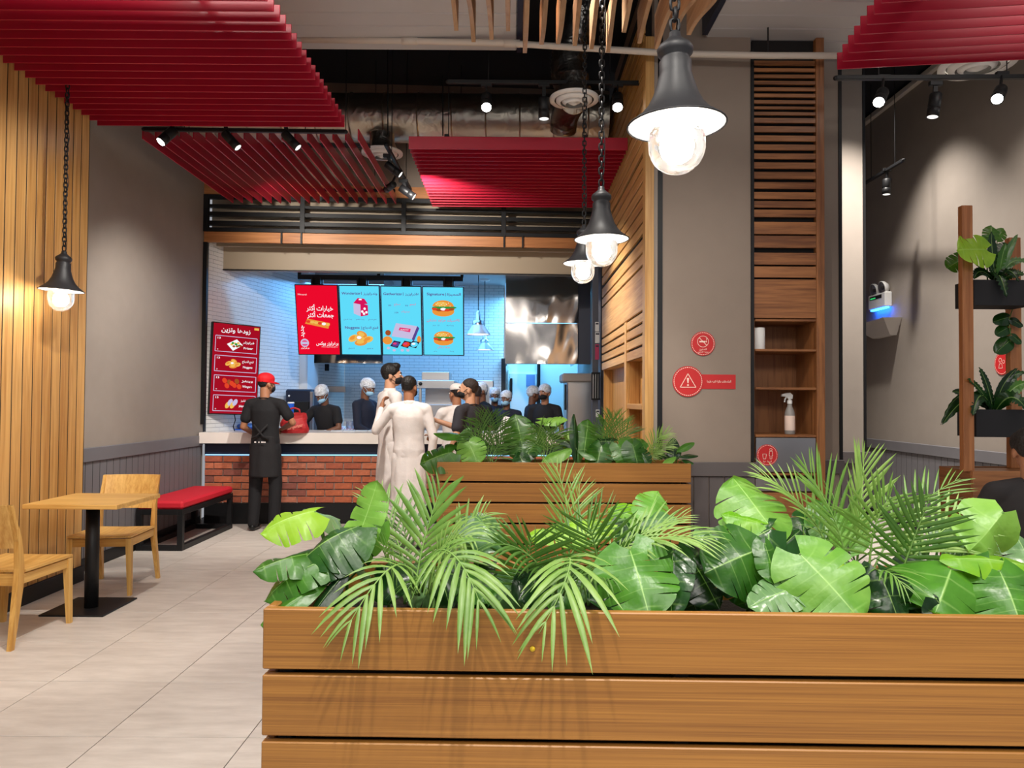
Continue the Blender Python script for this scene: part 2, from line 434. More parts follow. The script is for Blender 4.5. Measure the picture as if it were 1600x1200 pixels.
# ------------------------------------------------------------------ floor, walls, ceiling
XW, XG = -3.33, -3.53          # wood wall plane, grey wall plane
YP = 5.55                      # front of the pillar and of the shelf cabinet
def PX(px, Y, py=600): return atY(px, py, Y).x
fl = struct(B('floor', fgrout, (-3.7, -1.2, -.12), (4.9, 13.2, -.004)), 'pale stone tile floor of the dining room')
t0 = B('floor_tile', ftile, (-3.498, -.478, -.0039), (-2.902, .118, 0), fl, .0008)
for i in range(14):
    for j in range(16):
        if i == 0 and j == 0: continue
        d = t0.copy(); COL.objects.link(d); set_parent(d, fl, Matrix.Translation((.6*i, .6*j, 0)) @ WM[t0.name])
# wood clad wall at the table
wl = struct(B('wall_left', gap_dark, (XG-.12, 2.6, 0), (XW-.003, 5.745, 4.3)), 'wall clad in vertical light oak planks beside the table')
pieces('plank', oak_z, (XW-.0028, 2.602, .12), (XW, 2.6965, 4.2), 30, (0, .1047, 0), wl, .001)
struct(B('baseboard_left', black, (XW-.018, 2.6, 0), (XW+.012, 5.76, .118), None, .003), 'black skirting under the oak plank wall')
# grey wall behind the bench
wg = struct(B('wall_left_rear', greige, (XG-.14, 5.746, 0), (XG, 8.42, 5.09)), 'plain greige wall above the grey wainscot and bench')
pieces('wainscot_board', wgrey, (XG+.0116, 5.77, .10), (XG+.014, 5.8695, .885), 24, (0, .1075, 0), wg, .003)
B('wainscot_backing', gap_dark, (XG, 5.765, .0), (XG+.0115, 8.36, .887), wg)
B('wainscot_cap', wgrey, (XG, 5.76, .888), (XG+.03, 8.36, 1.005), wg, .004)
struct(B('baseboard_left_rear', black, (XG+.0145, 5.77, 0), (XG+.028, 8.3, .1), None, .002), 'black skirting under the grey wainscot')
# ---- pillar with signs
xp0, xp1 = PX(1035, YP), PX(1173, YP)
pl = struct(B('wall_pillar', greige_b, (xp0, YP, 0), (xp1, 8.2, 5.1)), 'greige pillar carrying the round red signs')
zc = zAt(722, YP, 1130); zc0 = zAt(744, YP, 1130)
xb = PX(1081, YP)
B('wainscot_cap', wgrey_d, (xp0-.12, YP-.03, zc0), (PX(1184, YP), YP, zc), pl, .004)
pieces('wainscot_board', wgrey_d, (xp0-.115, YP-.014, .08), (xp0-.115+.110, YP, zc0-.004), 7, (.1165, 0, 0), pl, .003)
# end trims of the slatted oak wall
XWW = 1.0
a, b, c2 = PX(1021, YP), PX(1027, YP), PX(1035, YP)
struct(B('trim_1', oak_z, (XWW, YP-.01, .0), (a, YP+.1, 4.2), None, .002), 'oak end board of the slatted oak wall', 'trim')
struct(B('trim_2', greige, (a+.001, YP, .0), (b, YP+.1, 5.1)), 'narrow greige strip beside the oak end board', 'trim')
struct(B('trim_3', black, (b+.001, YP-.004, zc+.002), (c2-.001, YP+.05, 4.9)), 'thin black strip beside the greige pillar', 'trim')
# ---- slatted oak wall running back to the kitchen
ZOP = zAt(486, YP+.1, 1007)-.264-.085
ow = struct(B('wall_centre', gap_dark, (XWW+.02, YP+.105, ZOP+.02), (c2-.002, 8.24, 4.6)), 'slatted light oak wall running back to the kitchen')
ylines = [305, 325, 347, 369, 395, 415]
zl = [zAt(y, YP+.1, 1007) for y in ylines]
tops = [4.45]; z = 4.45
gaps = []
zz = zl[0]+.105
k = 0
while zz < 4.4:
    gaps.append((zz,   .04 if k % 4 == 2 else .02)); zz += .105; k += 1
gaps = [(g, w) for g, w in gaps][::-1] + [(zl[0], .02), (zl[1], .02), (zl[2], .02), (zl[3], .042), (zl[4], .02), (zl[5], .022)]
top = 4.45
zbay = zAt(486, YP+.1, 1007)
for g, w in gaps:
    B('oak_board', oak_y, (XWW, YP+.1, g+w/2), (XWW+.02, 8.2, top), ow, .002); top = g-w/2
B('oak_board', oak_y, (XWW, YP+.1, zbay+.01), (XWW+.02, 8.2, top), ow, .002)
# two bays of open shelving let into the oak wall
ybA0, ybA1 = YP+.1, atX(978, 560, XWW).y-.03
ybB0, ybB1 = ybA1+.10, 8.2
for (y0, y1, zs, ztop) in ((ybA0, ybA1, [486, 504, 522, 541], None), (ybB0, ybB1, [503, 522, 541, 560], None)):
    ref_px = 1005 if y0 < 6 else 972
    zz = [atX(ref_px, p, XWW).z for p in zs] if y0 > 6 else [zAt(p, YP+.1, 1007) for p in zs]
    zz = [zbay, zbay-.088, zbay-.176, zbay-.264]
    for i in range(4):
        z1 = zz[i]-.010; z0 = (zz[i+1]+.010) if i < 3 else zz[3]-.085
        B('oak_board', oak_y, (XWW, y0, z0), (XWW+.02, y1, z1), ow, .002)
zop = zbay-.264-.085
B('oak_mullion', oak_z, (XWW-.004, ybA1+.001, 0), (XWW+.114, ybB0-.001, zbay), ow, .002)
# niche linings
for (y0, y1, zsh) in ((ybA0, ybA1, [1.40, .85]), (ybB0, ybB1, [.62])):
    B('niche_back', oak_z, (XWW+.115, y0, 0), (XWW+.125, y1, zop), ow)
    B('niche_head', oak_y, (XWW+.001, y0, zop), (XWW+.125, y1, zop+.018), ow)
    B('niche_side', oak_z, (XWW+.021, y1-.02, 0), (XWW+.114, y1, zop-.001), ow)
    B('niche_side', oak_z, (XWW+.021, y0, 0), (XWW+.114, y0+.02, zop-.001), ow)
    for z_ in zsh:
        B('niche_shelf', oak_y, (XWW+.001, y0+.021, z_-.045), (XWW+.114, y1-.021, z_), ow, .003)
# ---- right side
xg0, xg1 = PX(1290, 5.95), PX(1311, 5.95)
gc = struct(B('wall_column', greige_b, (PX(1290, YP)+.002, 5.95, 0), (xg1, 6.9, 5.1)), 'narrow greige column right of the walnut cabinet')
zcc = .96
B('wainscot_cap', wgrey_d, (PX(1283, 5.9), 5.92, .85), (xg1+.03, 5.95, zcc), gc, .003)
pieces('wainscot_board', wgrey_d, (PX(1290, YP)+.004, 5.936, .08), (PX(1290, YP)+.054, 5.95, .846), 4, (.052, 0, 0), gc, .002)
struct(B('trim_4', black, (xg1+.001, 5.94, zcc), (PX(1316, 5.95), 6.0, 5.05)), 'black vertical strip on the narrow greige column', 'trim')
xl0, xl1 = PX(1313, 6.96), PX(1349, 6.96)
lc = struct(B('wall_column_rear', greige, (xl0, 6.96, 0), (xl1, 9.6, 5.1)), 'brightly lit pale column at the back of the room')
B('wainscot_cap', wgrey_d, (xl0, 6.93, .85), (xl1+.05, 6.96, zcc), lc, .003)
pieces('wainscot_board', wgrey_d, (xl0+.002, 6.946, .08), (xl0+.068, 6.96, .846), 3, (.07, 0, 0), lc, .002)
struct(B('trim_5', black, (xl1+.001, 6.95, zcc), (PX(1353, 6.96), 7.0, 5.05)), 'black vertical strip on the lit pale column', 'trim')
XR = 4.55
wr = struct(B('wall_right', greige, (XR, 4.4, 0), (XR+.14, 10.0, 5.1)), 'greige side wall with the emergency light')
pieces('wainscot_board', wgrey, (XR-.014, 5.5, .1), (XR-.0116, 5.6065, .852), 38, (0, .1145, 0), wr, .003)
B('wainscot_backing', gap_dark, (XR-.0115, 4.6, 0), (XR, 9.85, .855), wr)
B('wainscot_cap', wgrey, (XR-.03, 4.6, .856), (XR, 9.85, .97), wr, .004)
B('cornice', pipe_w, (XR-.06, 4.6, 5.0), (XR, 9.85, 5.06), wr, .004)
struct(B('wall_back_right', greige_b, (xl1, 9.86, 0), (XR+.1, 10.0, 5.1)), 'greige end wall behind the lit column')
# ---- ceilings
cl = struct(B('ceiling', void, (-3.7, 5.82, 5.1), (XR+.15, 12.6, 5.25)), 'dark open ceiling over the counter')
struct(B('ceiling_edge', void, (-3.45, 5.795, 4.24), (.03, 5.83, 5.1)), 'black upstand where the white ceiling stops')
struct(B('wall_ceiling_void', void, (.03, 5.0, 5.1), (1.46, 5.82, 5.25)), 'dark ceiling void above the wooden fins')
struct(B('ceiling_void', void, (.0, -.2, 5.1), (1.5, 5.0, 5.25)), 'dark ceiling void above the lamps')
for k, (x0, x1, lab) in enumerate(((-3.45, .02, 'white plank ceiling above the aisle'), (1.46, 4.69, 'white plank ceiling on the right'))):
    ce = struct(B('ceiling_plank_field' + ('' if k == 0 else '_right'), gap_dark, (x0, -.4, 4.222), (x1, 5.79, 4.27)), lab)
    pieces('ceiling_plank', ceil_w, (x0, 5.607, 4.2), (x1, 5.79, 4.22), 31, (0, -.1893, 0), ce, .008)
struct(B('trim_6', bluedark, (.02, -.2, 4.19), (.06, 5.8, 5.1)), 'dark edge of the ceiling opening beside the aisle', 'trim')
struct(B('trim_7', bluedark, (1.42, -.2, 4.19), (1.46, 5.5, 5.1)), 'dark edge of the ceiling opening beside the pillar', 'trim')
# ------------------------------------------------------------------ kitchen shell (frame K: u along the counter, v depth, z up)
UR = (KI @ Vector((1.02, 8.5, 0))).x + .02      # right end of the opening
zlo, zhi = atK(400, 363, 0).z, atK(320, 304, 0).z
fw = struct(B('wall_facade', taupe, (0, .04, zhi+.14), (UR+.1, .2, 5.1), None, 0, KM), 'taupe wall above the black louvre')
struct(B('trim_8', band_x, (0, -.01, zhi+.005), (UR, .04, zhi+.135), None, .002, KM), 'oak band above the black louvre', 'trim')
zwb0, zwb1 = atK(400, 379.5, 0).z, zlo
# oak fascia under the louvre, cut by black clips
cuts = [0] + [atK(p, 372, 0).x for p in (441, 472, 788, 817)] + [UR]
fas = struct(B('trim_9', gap_dark, (0, .03, zwb0+.004), (UR, .06, zwb1-.004), None, 0, KM), 'oak fascia under the louvre held by black clips', 'trim')
for p, q in zip(cuts, cuts[1:]):
    B('fascia_board', band_x, (p+.006, -.01, zwb0), (q-.006, .03, zwb1-.002), fas, .002, KM)
for p in cuts[1:-1]: B('clip', black, (p-.012, -.03, zwb0-.012), (p+.006, -.011, zwb1+.01), fas, .002, KM)
# soffit
s0 = atK(348, 400, .35); zs0, zs1 = atK(400, 422, .35).z, zwb0+.02
struct(B('trim_10', soffit, (s0.x, .32, zs0), (UR, .46, zs1), None, .004, KM), 'beige bulkhead over the order counter', 'trim')
struct(B('trim_11', black, (s0.x, .31, zs0-.014), (UR, .33, zs0-.001), None, 0, KM), 'thin black edge under the beige bulkhead', 'trim')
struct(B('trim_12', black, (.0, -.015, 1.13), (.045, .03, zwb0-.002), None, .002, KM), 'black jamb at the left of the kitchen opening', 'trim')
zkc = 3.22
struct(B('ceiling_kitchen', ceil_w, (-.1, .30, zkc), (UR+.2, 4.0, zkc+.1), None, 0, KM), 'white kitchen ceiling')
struct(B('wall_louvre_back', soffit, (.02, .2, zwb0), (UR, .24, zhi+.1), None, 0, KM), 'pale wall behind the black louvre')
# louvre: black frame with horizontal blades
lv = thing('louvre_grille', 'long black louvre grille above the order counter', 'grille', (UR/2, 0, zlo), 0, None, KM)
B('top_rail', black, (.0, -.02, zhi-.05), (UR, .03, zhi), lv, .002, KM)
B('bottom_rail', black, (.0, -.02, zlo), (UR, .03, zlo+.045), lv, .002, KM)
for y0, y1 in ((320.5, 325), (332, 338.5), (346, 352.5)):
    B('blade', black, (.0, -.012, atK(400, y1, 0).z), (UR, .06, atK(400, y0, 0).z), lv, .002, KM)
for p in (316, 473, 631, 787): 
    u = max(.025, atK(p, 330, 0).x); B('post', black, (u-.027, -.022, zlo), (u+.027, .04, zhi), lv, .002, KM)
# tiled kitchen walls
def tile_wall(name, p0, p1, z0, z1, label, th=.0465, tw=.155, skip=None):
    """vertical wall from p0 to p1 (x, y); tiles on its left-hand side seen from p0 to p1"""
    p0 = Vector((*p0, 0)); p1 = Vector((*p1, 0)); d = p1-p0; Ln = d.length; d.normalize(); n = Vector((d.y, -d.x, 0))
    M = Matrix(((d.x, -n.x, 0, p0.x), (d.y, -n.y, 0, p0.y), (0, 0, 1, 0), (0, 0, 0, 1)))
    w = struct(B(name, grout, (0, .006, z0), (Ln, .12, z1), None, 0, M), label)
    m = MB(); row = 0; z = z0+.002
    while z+th < z1:
        u = -(tw/2 if row % 2 else 0)
        while u < Ln-.004:
            m.box((max(u, 0)+.0015, 0, z), (min(u+tw, Ln)-.0015, .007, z+th-.003), M); u += tw
        z += th; row += 1
    tag(m.build('tile_field', tilew, w), kind='stuff'); return w
PL0, PL1 = Vector((-3.50, 8.44)), Vector((-2.62, 11.5))
tile_wall('wall_kitchen_left', (PL0.x, PL0.y), (PL1.x, PL1.y), .9, 3.3, 'white tiled side wall of the kitchen')
tile_wall('wall_kitchen_back', (PL1.x+.002, PL1.y), (-.13, 11.5), .9, 3.3, 'white tiled back wall of the kitchen')
pv = PL0.lerp(PL1, .60); dv = (PL1-PL0).normalized()
cm = MB(); 
MkL = Matrix.Translation((pv.x, pv.y, 0)) @ Matrix.Rotation(math.atan2(dv.y, dv.x), 4, 'Z')
struct(B('wall_kitchen_pier', tilew, (0, -.13, .9), (.28, .0, 3.3), None, .002, MkL), 'pale pier on the kitchen side wall')
struct(B('wall_kitchen_far', plain('coldroom_white', (222, 226, 230), .5), (-.10, 11.9, 0), (1.9, 12.0, 3.3)), 'white cold room wall at the back of the kitchen')
struct(B('wall_kitchen_right', plain('kitchen_side_grey', (84, 86, 96), .5), (1.06, 8.81, 0), (1.16, 11.89, 3.3)), 'grey wall at the right of the kitchen')
struct(B('trim_13', black, (PX(785, 11.3)-.02, 11.42, .9), (PX(785, 11.3)+.05, 11.5, zAt(560, 11.4))), 'black post at the end of the tiled back wall', 'trim')
struct(B('trim_14', black, (PX(841, 11.3), 11.78, .9), (PX(841, 11.3)+.05, 11.84, 2.1)), 'black post beside the cold room door', 'trim')
# ------------------------------------------------------------------ red ceiling baffles
ZB = 3.585
def baffle(name, label, frame, slats, rails, rods, sh=.085):
    t = thing(name, label, 'ceiling baffle', slats[0][0], 0, 'red ceiling baffles', frame)
    for lo, hi in slats: B('slat', red, lo, hi, t, .002, frame)
    for lo, hi in rails: B('rail', blackm, lo, hi, t, .002, frame)
    for x, y, z0, z1 in rods: MB().tube([(x, y, z0), (x, y, z1)], .004, 5).build('hanger', black, t, frame)
    return t
def baffle_fast(name, label, frame, lo, hi, n, step, rails, rods):
    t = thing(name, label, 'ceiling baffle', lo, 0, 'red ceiling baffles', frame)
    pieces('slat', red, lo, hi, n, step, t, .002, frame)
    for a, b in rails: B('rail', blackm, a, b, t, .002, frame)
    for x, y, z0, z1 in rods: MB().tube([(x, y, z0), (x, y, z1)], .004, 5).build('hanger', black, t, frame)
    return t
baffle_fast('ceiling_baffle', 'large red slatted baffle over the aisle, nearest the oak plank wall', I4,
    (-3.31, 5.80, ZB), (-1.345, 5.808, ZB+.098), 32, (0, -.1085, 0),
    [((-2.9, 2.4, ZB+.099), (-2.86, 5.8, ZB+.129)), ((-1.8, 2.4, ZB+.099), (-1.76, 5.8, ZB+.129))],
    [(-2.88, 5.5, ZB+.129, 4.2), (-1.78, 5.5, ZB+.129, 4.2), (-2.88, 3.0, ZB+.129, 4.2), (-1.78, 3.0, ZB+.129, 4.2)])
baffle_fast('ceiling_baffle', 'red baffle with slats running towards the counter, beside the greige wall', I4,
    (-3.09, 6.07, ZB-.01), (-3.080, 8.06, ZB+.085), 18, (.1055, 0, 0),
    [((-3.09, 6.5, ZB+.086), (-1.28, 6.54, ZB+.116)), ((-3.09, 7.9, ZB+.086), (-1.28, 7.94, ZB+.116))],
    [(-2.9, 6.52, ZB+.116, 5.1), (-1.5, 6.52, ZB+.116, 5.1), (-2.9, 7.92, ZB+.116, 5.1), (-1.5, 7.92, ZB+.116, 5.1)])
baffle_fast('ceiling_baffle', 'red slatted baffle in front of the louvre, right of the hanging duct', I4,
    (-.905, 6.30, ZB), (.985, 6.309, ZB+.11), 19, (0, .1047, 0),
    [((-.6, 6.32, ZB+.1101), (-.56, 8.2, ZB+.14)), ((.6, 6.32, ZB+.1101), (.64, 8.2, ZB+.14))],
    [(-.58, 6.5, ZB+.14, 5.1), (.62, 6.5, ZB+.14, 5.1), (-.58, 8.0, ZB+.14, 5.1), (.62, 8.0, ZB+.14, 5.1)])
RB = Matrix.Translation((2.10, 4.74, 0)) @ Matrix.Rotation(math.radians(-8), 4, 'Z')
baffle_fast('ceiling_baffle', 'red slatted baffle at the top right above the plant stand', RB,
    (0, -.009, ZB), (2.3, 0, ZB+.11), 16, (0, -.115, 0),
    [((.3, -1.7, ZB+.1101), (.34, 0, ZB+.14)), ((1.9, -1.7, ZB+.1101), (1.94, 0, ZB+.14))],
    [(.32, -.2, ZB+.14, 4.2), (1.92, -.2, ZB+.14, 4.2), (.32, -1.4, ZB+.14, 4.2), (1.92, -1.4, ZB+.14, 4.2)])
# ------------------------------------------------------------------ wooden fins in the ceiling opening
fins = [(713, 48), (740, 66), (768, 62), (794, 49), (820, 83), (846, 70), (872, 69), (898, 72), (924, 77), (950, 82), (975, 51), (999, 68), (1026, 77), (1050, 62), (1076, 55)]
ft = thing('fin_canopy', 'row of wavy oak fins hung in the ceiling opening', 'ceiling fins', (.4, 3.9, 3.3))
for i, (fx, fy) in enumerate(fins):
    Ye = 3.9 + .05*math.sin(i*1.7)
    p = atY(fx, fy, Ye); th = .022
    n = 22; bot = []; tp = []
    for k in range(n+1):
        s = k/n; y = Ye - 1.7*s
        wv = .05*math.sin(s*9+i*.55) - .05*math.sin(i*.55) + (.10*math.exp(-((s)/.10)**2)-.10 if i in (7, 8, 9) else 0)*-1
        bot.append((y, p.z+wv)); tp.append((y, p.z+.20+.02*math.sin(s*5+i)))
    m = MB(); vs = []
    for (y, zb), (_, zt) in zip(bot, tp): vs += [(p.x-th/2, y, zb), (p.x+th/2, y, zb), (p.x+th/2, y, zt), (p.x-th/2, y, zt)]
    fs = [(0, 1, 2, 3), tuple(4*n+q for q in (3, 2, 1, 0))]
    for k in range(n):
        for q in range(4): fs.append((4*k+q, 4*k+4+q, 4*k+4+(q+1) % 4, 4*k+(q+1) % 4))
    m.add(vs, fs); m.build('fin', fin_y, ft)
for y in (3.0, 2.5): B('carrier', blackm, (-.35, y, 3.50), (1.05, y+.03, 3.53), ft, .002)
for x in (0.15, .95): MB().tube([(x, 3.015, 3.53), (x, 3.015, 5.1)], .005, 6).build('hanger', black, ft)
# ------------------------------------------------------------------ pipe, ducts, diffusers
pp = [atY(472, 62, 5.62), atY(640, 64, 5.6), atY(800, 68, 5.55), atY(930, 76, 5.48), atY(1060, 84, 5.42), atY(1200, 87, 5.4), atY(1318, 87, 5.42)]
pt = thing('ceiling_pipe', 'long off-white pipe crossing under the ceiling', 'pipe', tuple(pp[0]))
m = MB().mat(0, True); m.tube(pp, .024, 10); m.build('pipe_run', pipe_w, pt)
for q in (pp[1], pp[2], pp[4]):
    m = MB().mat(0, True); m.tube([q-Vector((.06, 0, 0)), q+Vector((.06, 0, 0))], .029, 10); m.build('coupling', pipe_w, pt)
for q in (pp[1], pp[5]): MB().tube([q, (q.x, q.y, 4.2)], .006, 6).build('hanger', blackm, pt)
# long foil-wrapped duct
Yd, zd, rd = 7.45, zAt(186, 7.45), .24
dt = thing('foil_duct', 'long foil wrapped air duct above the red baffles', 'duct', (-1, Yd, zd-rd))
m = MB().mat(0, True); P = []
nx = 90
for i in range(nx+1):
    x = -3.3 + 4.25*i/nx
    P.append([(x, Yd+(rd+.008*math.sin(i*1.9)*(i % 3 == 0)+.006*noise.noise((x*6, a_*.9, 0)))*math.cos(a_), zd+(rd+.006*noise.noise((x*6, a_*.9, 3)))*math.sin(a_)) for a_ in [2*PI*k/28 for k in range(29)]])
m.grid(P); m.build('duct_wall', foil, dt)
for x in [-3.0+.34*i for i in range(12)]:
    m = MB(); m.tube([(x, Yd+(rd+.006)*math.cos(2*PI*k/28), zd+(rd+.006)*math.sin(2*PI*k/28)) for k in range(28)], .008, 5, closed=True); m.build('strap', foil, dt)
def flex(name, label, pts, r):
    t = thing(name, label, 'duct', tuple(pts[-1])); 
    path = []
    for k in range(61):
        s = k/60*(len(pts)-1); i = min(int(s), len(pts)-2); f = s-i
        a, b = pts[i], pts[i+1]
        p0 = pts[max(i-1, 0)]; p3 = pts[min(i+2, len(pts)-1)]
        path.append(.5*((2*a)+(b-p0)*f+(2*p0-5*a+4*b-p3)*f*f+(3*a-p0-3*b+p3)*f**3))
    m = MB().mat(0, True); m.tube(path, [r*(1+.05*(k % 2)) for k in range(61)], 20); m.build('hose', flexd, t)
    return t
flex('flexible_duct', 'silver flexible duct dropping to the round diffuser', [atY(935, -60, 6.0), atY(915, 0, 6.0), atY(893, 70, 6.05), atY(888, 110, 6.05), atY(897, 148, 6.0)], .14)
flex('flexible_duct', 'silver flexible duct stub hanging below the foil duct', [atY(880, 205, 6.9), atY(882, 185, 6.8), atY(890, 165, 6.4), atY(897, 155, 6.1)], .12)
def diffuser(label, c, r, tilt=0):
    t = thing('air_diffuser', label, 'air diffuser', tuple(c), 0, 'round air diffusers')
    M = Matrix.Translation(c) @ Matrix.Rotation(tilt, 4, 'X')
    for j, (r0, r1, dz) in enumerate(((1.0, .80, 0), (.74, .56, -.02), (.50, .34, -.035), (.28, 0, -.045))):
        m = MB().mat(0, True); m.lathe([(r*r0, .02), (r*r0, .0+dz*.3), (r*r1 if r1 else 0, dz)] , n=32, M=M); m.build('ring', white, t)
    m = MB().mat(0, True); m.lathe([(r*.82, .015), (r*.6, .12), (r*.6, .2)], n=24, M=M); m.build('neck', flexd, t)
diffuser('round white diffuser hanging in front of the foil duct', atY(897, 157, 5.95), .20)
diffuser('round white diffuser behind the lengthwise red slats', atY(597, 241, 7.3), .205)
diffuser('round white diffuser under the right red baffle', atY(1527, 103, 5.62), .27)
# ------------------------------------------------------------------ track lights
def track(label, p, q):
    p = Vector(p); q = Vector(q); t = thing('light_track', label, 'light track', tuple((p+q)/2), 0, 'light tracks')
    m = MB(); m.bar(p, q, .034, .03, c=.003); m.build('rail', black, t)
    for e in (p, q): MB().ball(e, .02, .02, .017, 8, 6).build('end_cap', black, t)
    for f in (.2, .8):
        h = p.lerp(q, f); MB().tube([h, (h.x, h.y, 5.1 if h.y > 5.8 else 4.2)], .004, 5).build('hanger', black, t)
def track_spot(label, base, lens, on=True, r=.036, glow=None):
    """base: where the yoke meets the body, lens: centre of the lens"""
    base = Vector(base); lens = Vector(lens); d = (lens-base).normalized(); L = .17
    t = thing('track_spotlight', label, 'spotlight', tuple(base), 0, 'track spotlights')
    M = Matrix.Translation(lens) @ d.to_track_quat('Z', 'Y').to_matrix().to_4x4()
    m = MB().mat(0, True); m.lathe([(0, -L), (r*.9, -L), (r, -L+.008), (r, -.075), (r*.94, -.072), (r*.94, -.068), (r, -.065), (r, 0), (r*.86, 0), (r*.8, -.012)], n=20, M=M); m.build('lamp_body', black, t)
    m = MB().mat(0, True); m.lathe([(r*.86, -.002), (0, -.004)], n=20, M=M); m.build('lens', lens_e if on else plain_lens, t)
    top = base + Vector((0, 0, .085))
    MB().bar(lens-d*.1, top, .012, .03).build('yoke', black, t)
    B('adaptor', black, (top.x-.045, top.y-.016, top.z-.012), (top.x+.045, top.y+.016, top.z+.02), t, .003)
    return d
plain_lens = emission('spot_lens_dim', (240, 236, 230), 1.6)
track('black light track in front of the foil duct', atY(700, 128, 5.86), atY(1016, 130, 5.86))
for px, lab in ((760, 'glowing track spotlight left of the round diffuser'), (965, 'glowing track spotlight beside the greige pillar')):
    b = atY(px, 150, 5.86); l = atY(px, 168, 5.75); track_spot(lab, b, l, True, .045)
track_spot('unlit black track spotlight hanging beside the round diffuser', atY(850, 150, 5.86), atY(850, 186, 5.86), False, .045)
track('black light track under the right red baffle', atY(1306, 122, 5.2), atY(1640, 120, 5.2))
for px, py, lab in ((1373, 160, 'glowing track spotlight near the lit pale column'), (1558, 155, 'glowing track spotlight at the far right')):
    b = atY(px+8, py-20, 5.2); l = atY(px, py, 5.08); track_spot(lab, b, l, True, .042)
track_spot('unlit black track spotlight between the two right glowing ones', atY(1462, 150, 5.2), atY(1457, 183, 5.2), False, .042)
track('short black track high on the greige side wall', atY(1350, 287, 8.6), atY(1412, 250, 7.6))
track_spot('small black track spotlight above the emergency light', atY(1386, 278, 8.0), atY(1385, 304, 8.0), False, .045)
track('black light track at the front ends of the lengthwise red slats', atY(225, 202, 6.02), atY(540, 206, 6.02))
track_spot('glowing track spotlight nearest the greige wall', atY(272, 203, 6.0), atY(251, 222, 5.92), True, .042)
track_spot('black track spotlight pointing at the counter, middle of its track', atY(350, 207, 6.0), atY(372, 231, 6.0), False, .036)
track_spot('black track spotlight pointing at the counter, right end of its track', atY(444, 208, 6.0), atY(466, 231, 6.0), False, .036)
track('black light track running towards the counter between the baffles', atY(603, 226, 6.6), atY(641, 296, 8.0))
track_spot('black spotlight aimed right, between the red baffles', atY(606, 258, 6.9), atY(626, 273, 6.9), False, .036)
track_spot('black spotlight aimed away left, between the red baffles', atY(620, 284, 7.3), atY(604, 296, 7.5), False, .036)
track_spot('black spotlight over the louvre aimed right', atY(630, 296, 7.4), atY(647, 308, 7.4), False, .04)
for a, b in ((606, 75), (692, 118)):
    tag(MB().tube([atY(a, b, 6.6), atY(a, 212, 6.6)], .006, 6).build('hanging_cable', black), 'thin black cable hanging by the foil duct, %s' % ('left of the two' if a < 650 else 'right of the two'), 'cable')
# ------------------------------------------------------------------ pendant lamps
def pendant(label, rim, R, tilt, ztop, chain_px=None, power=1):
    """rim: centre of the shade's rim"""
    k = R/.14; rim = Vector(rim)
    t = thing('pendant_lamp', label, 'pendant lamp', tuple(rim), 0, 'pendant lamps with glass globes')
    M = Matrix.Translation(rim) @ tilt
    m = MB().mat(0, True)
    prof = [(.140, 0), (.128, .012), (.104, .030), (.082, .055), (.066, .085), (.056, .115), (.049, .140), (.046, .152), (.046, .185), (.040, .192), (.040, .198), (.050, .208), (.052, .222), (.046, .232), (.030, .244), (.018, .256), (.016, .270), (.010, .274), (0, .276)]
    m.lathe([(r*k, z*k) for r, z in prof[:7]], n=8*4, M=M)
    m.lathe([(r*k, z*k) for r, z in prof[6:]], n=28, M=M)
    m.build('shade', plain_shade, t)
    m = MB().mat(0, True); m.lathe([(.1395*k, -.001), (.126*k, .008*k), (.100*k, .024*k), (.078*k, .048*k), (.0*k, .056*k)], n=32, M=M); m.build('shade_lining', lining, t)
    m = MB().mat(0, True); m.tube([M @ Vector((.14*k*math.cos(2*PI*i/32), .14*k*math.sin(2*PI*i/32), 0)) for i in range(32)], .003*k, 6, closed=True); m.build('rim', plain_shade, t)
    m = MB().mat(0, True); m.lathe([(.028*k, .05*k), (.028*k, .01*k), (.022*k, .0), (0, 0)], n=16, M=M); m.build('socket', steel, t)
    m = MB().mat(0, True)
    gl = [(.080, .02), (.081, -.03), (.0815, -.06)] + [(.0815*math.cos(a), -.06-.0815*math.sin(a)) for a in [PI/2*i/8 for i in range(1, 8)]] + [(0, -.1415)]
    m.lathe([(r*k, z*k) for r, z in gl], n=28, M=M); m.build('globe', glass, t)
    m = MB().mat(0, True); m.lathe([(.0, -.112*k), (.026*k, -.106*k), (.044*k, -.086*k), (.050*k, -.062*k), (.044*k, -.038*k), (.028*k, -.016*k), (.02*k, 0)], n=16, M=M); m.build('bulb', bulb_e, t)
    top = M @ Vector((0, 0, .276*k)); z = top.z; i = 0; lh = .040*k
    link = None
    end = Vector((top.x, top.y, ztop))
    n = int((end.z-z)/(lh*.78))
    pts = [(0, .5), (.30, .38), (.34, 0), (.30, -.38), (0, -.5), (-.30, -.38), (-.34, 0), (-.30, .38)]
    for i in range(n):
        q = Vector((top.x, top.y, z+lh*.4+i*lh*.78))
        if link is None:
            m = MB().mat(0, True); m.tube([(a*lh*.9, 0, b*lh) for a, b in pts], .0048*k, 5, closed=True); link = m.build('chain_link', black, t, Matrix.Translation(q), (0, 0, 0)); continue
        d = link.copy(); COL.objects.link(d); set_parent(d, t, Matrix.Translation(q) @ Matrix.Rotation(PI/2*(i % 2), 4, 'Z'))
    m = MB().mat(0, True); s = [top + Vector((.012*k*math.sin(j*.9)+.006, .008*math.cos(j*1.3), (ztop-top.z)*j/24)) for j in range(25)]
    m.tube(s, .0022*k, 5); m.build('cable', black, t)
    m = MB().mat(0, True); m.lathe([(0, -.03), (.05, -.03), (.055, 0)], (top.x, top.y, ztop), 20); m.build('canopy', black, t)
    return t
plain_shade = plain('lamp_shade_charcoal', (32, 32, 35), .5, 0, .5)
lining = plain('lamp_lining_white', (244, 242, 240), .35)
def tl(ax, ay): return Matrix.Rotation(ax, 4, 'X') @ Matrix.Rotation(ay, 4, 'Y')
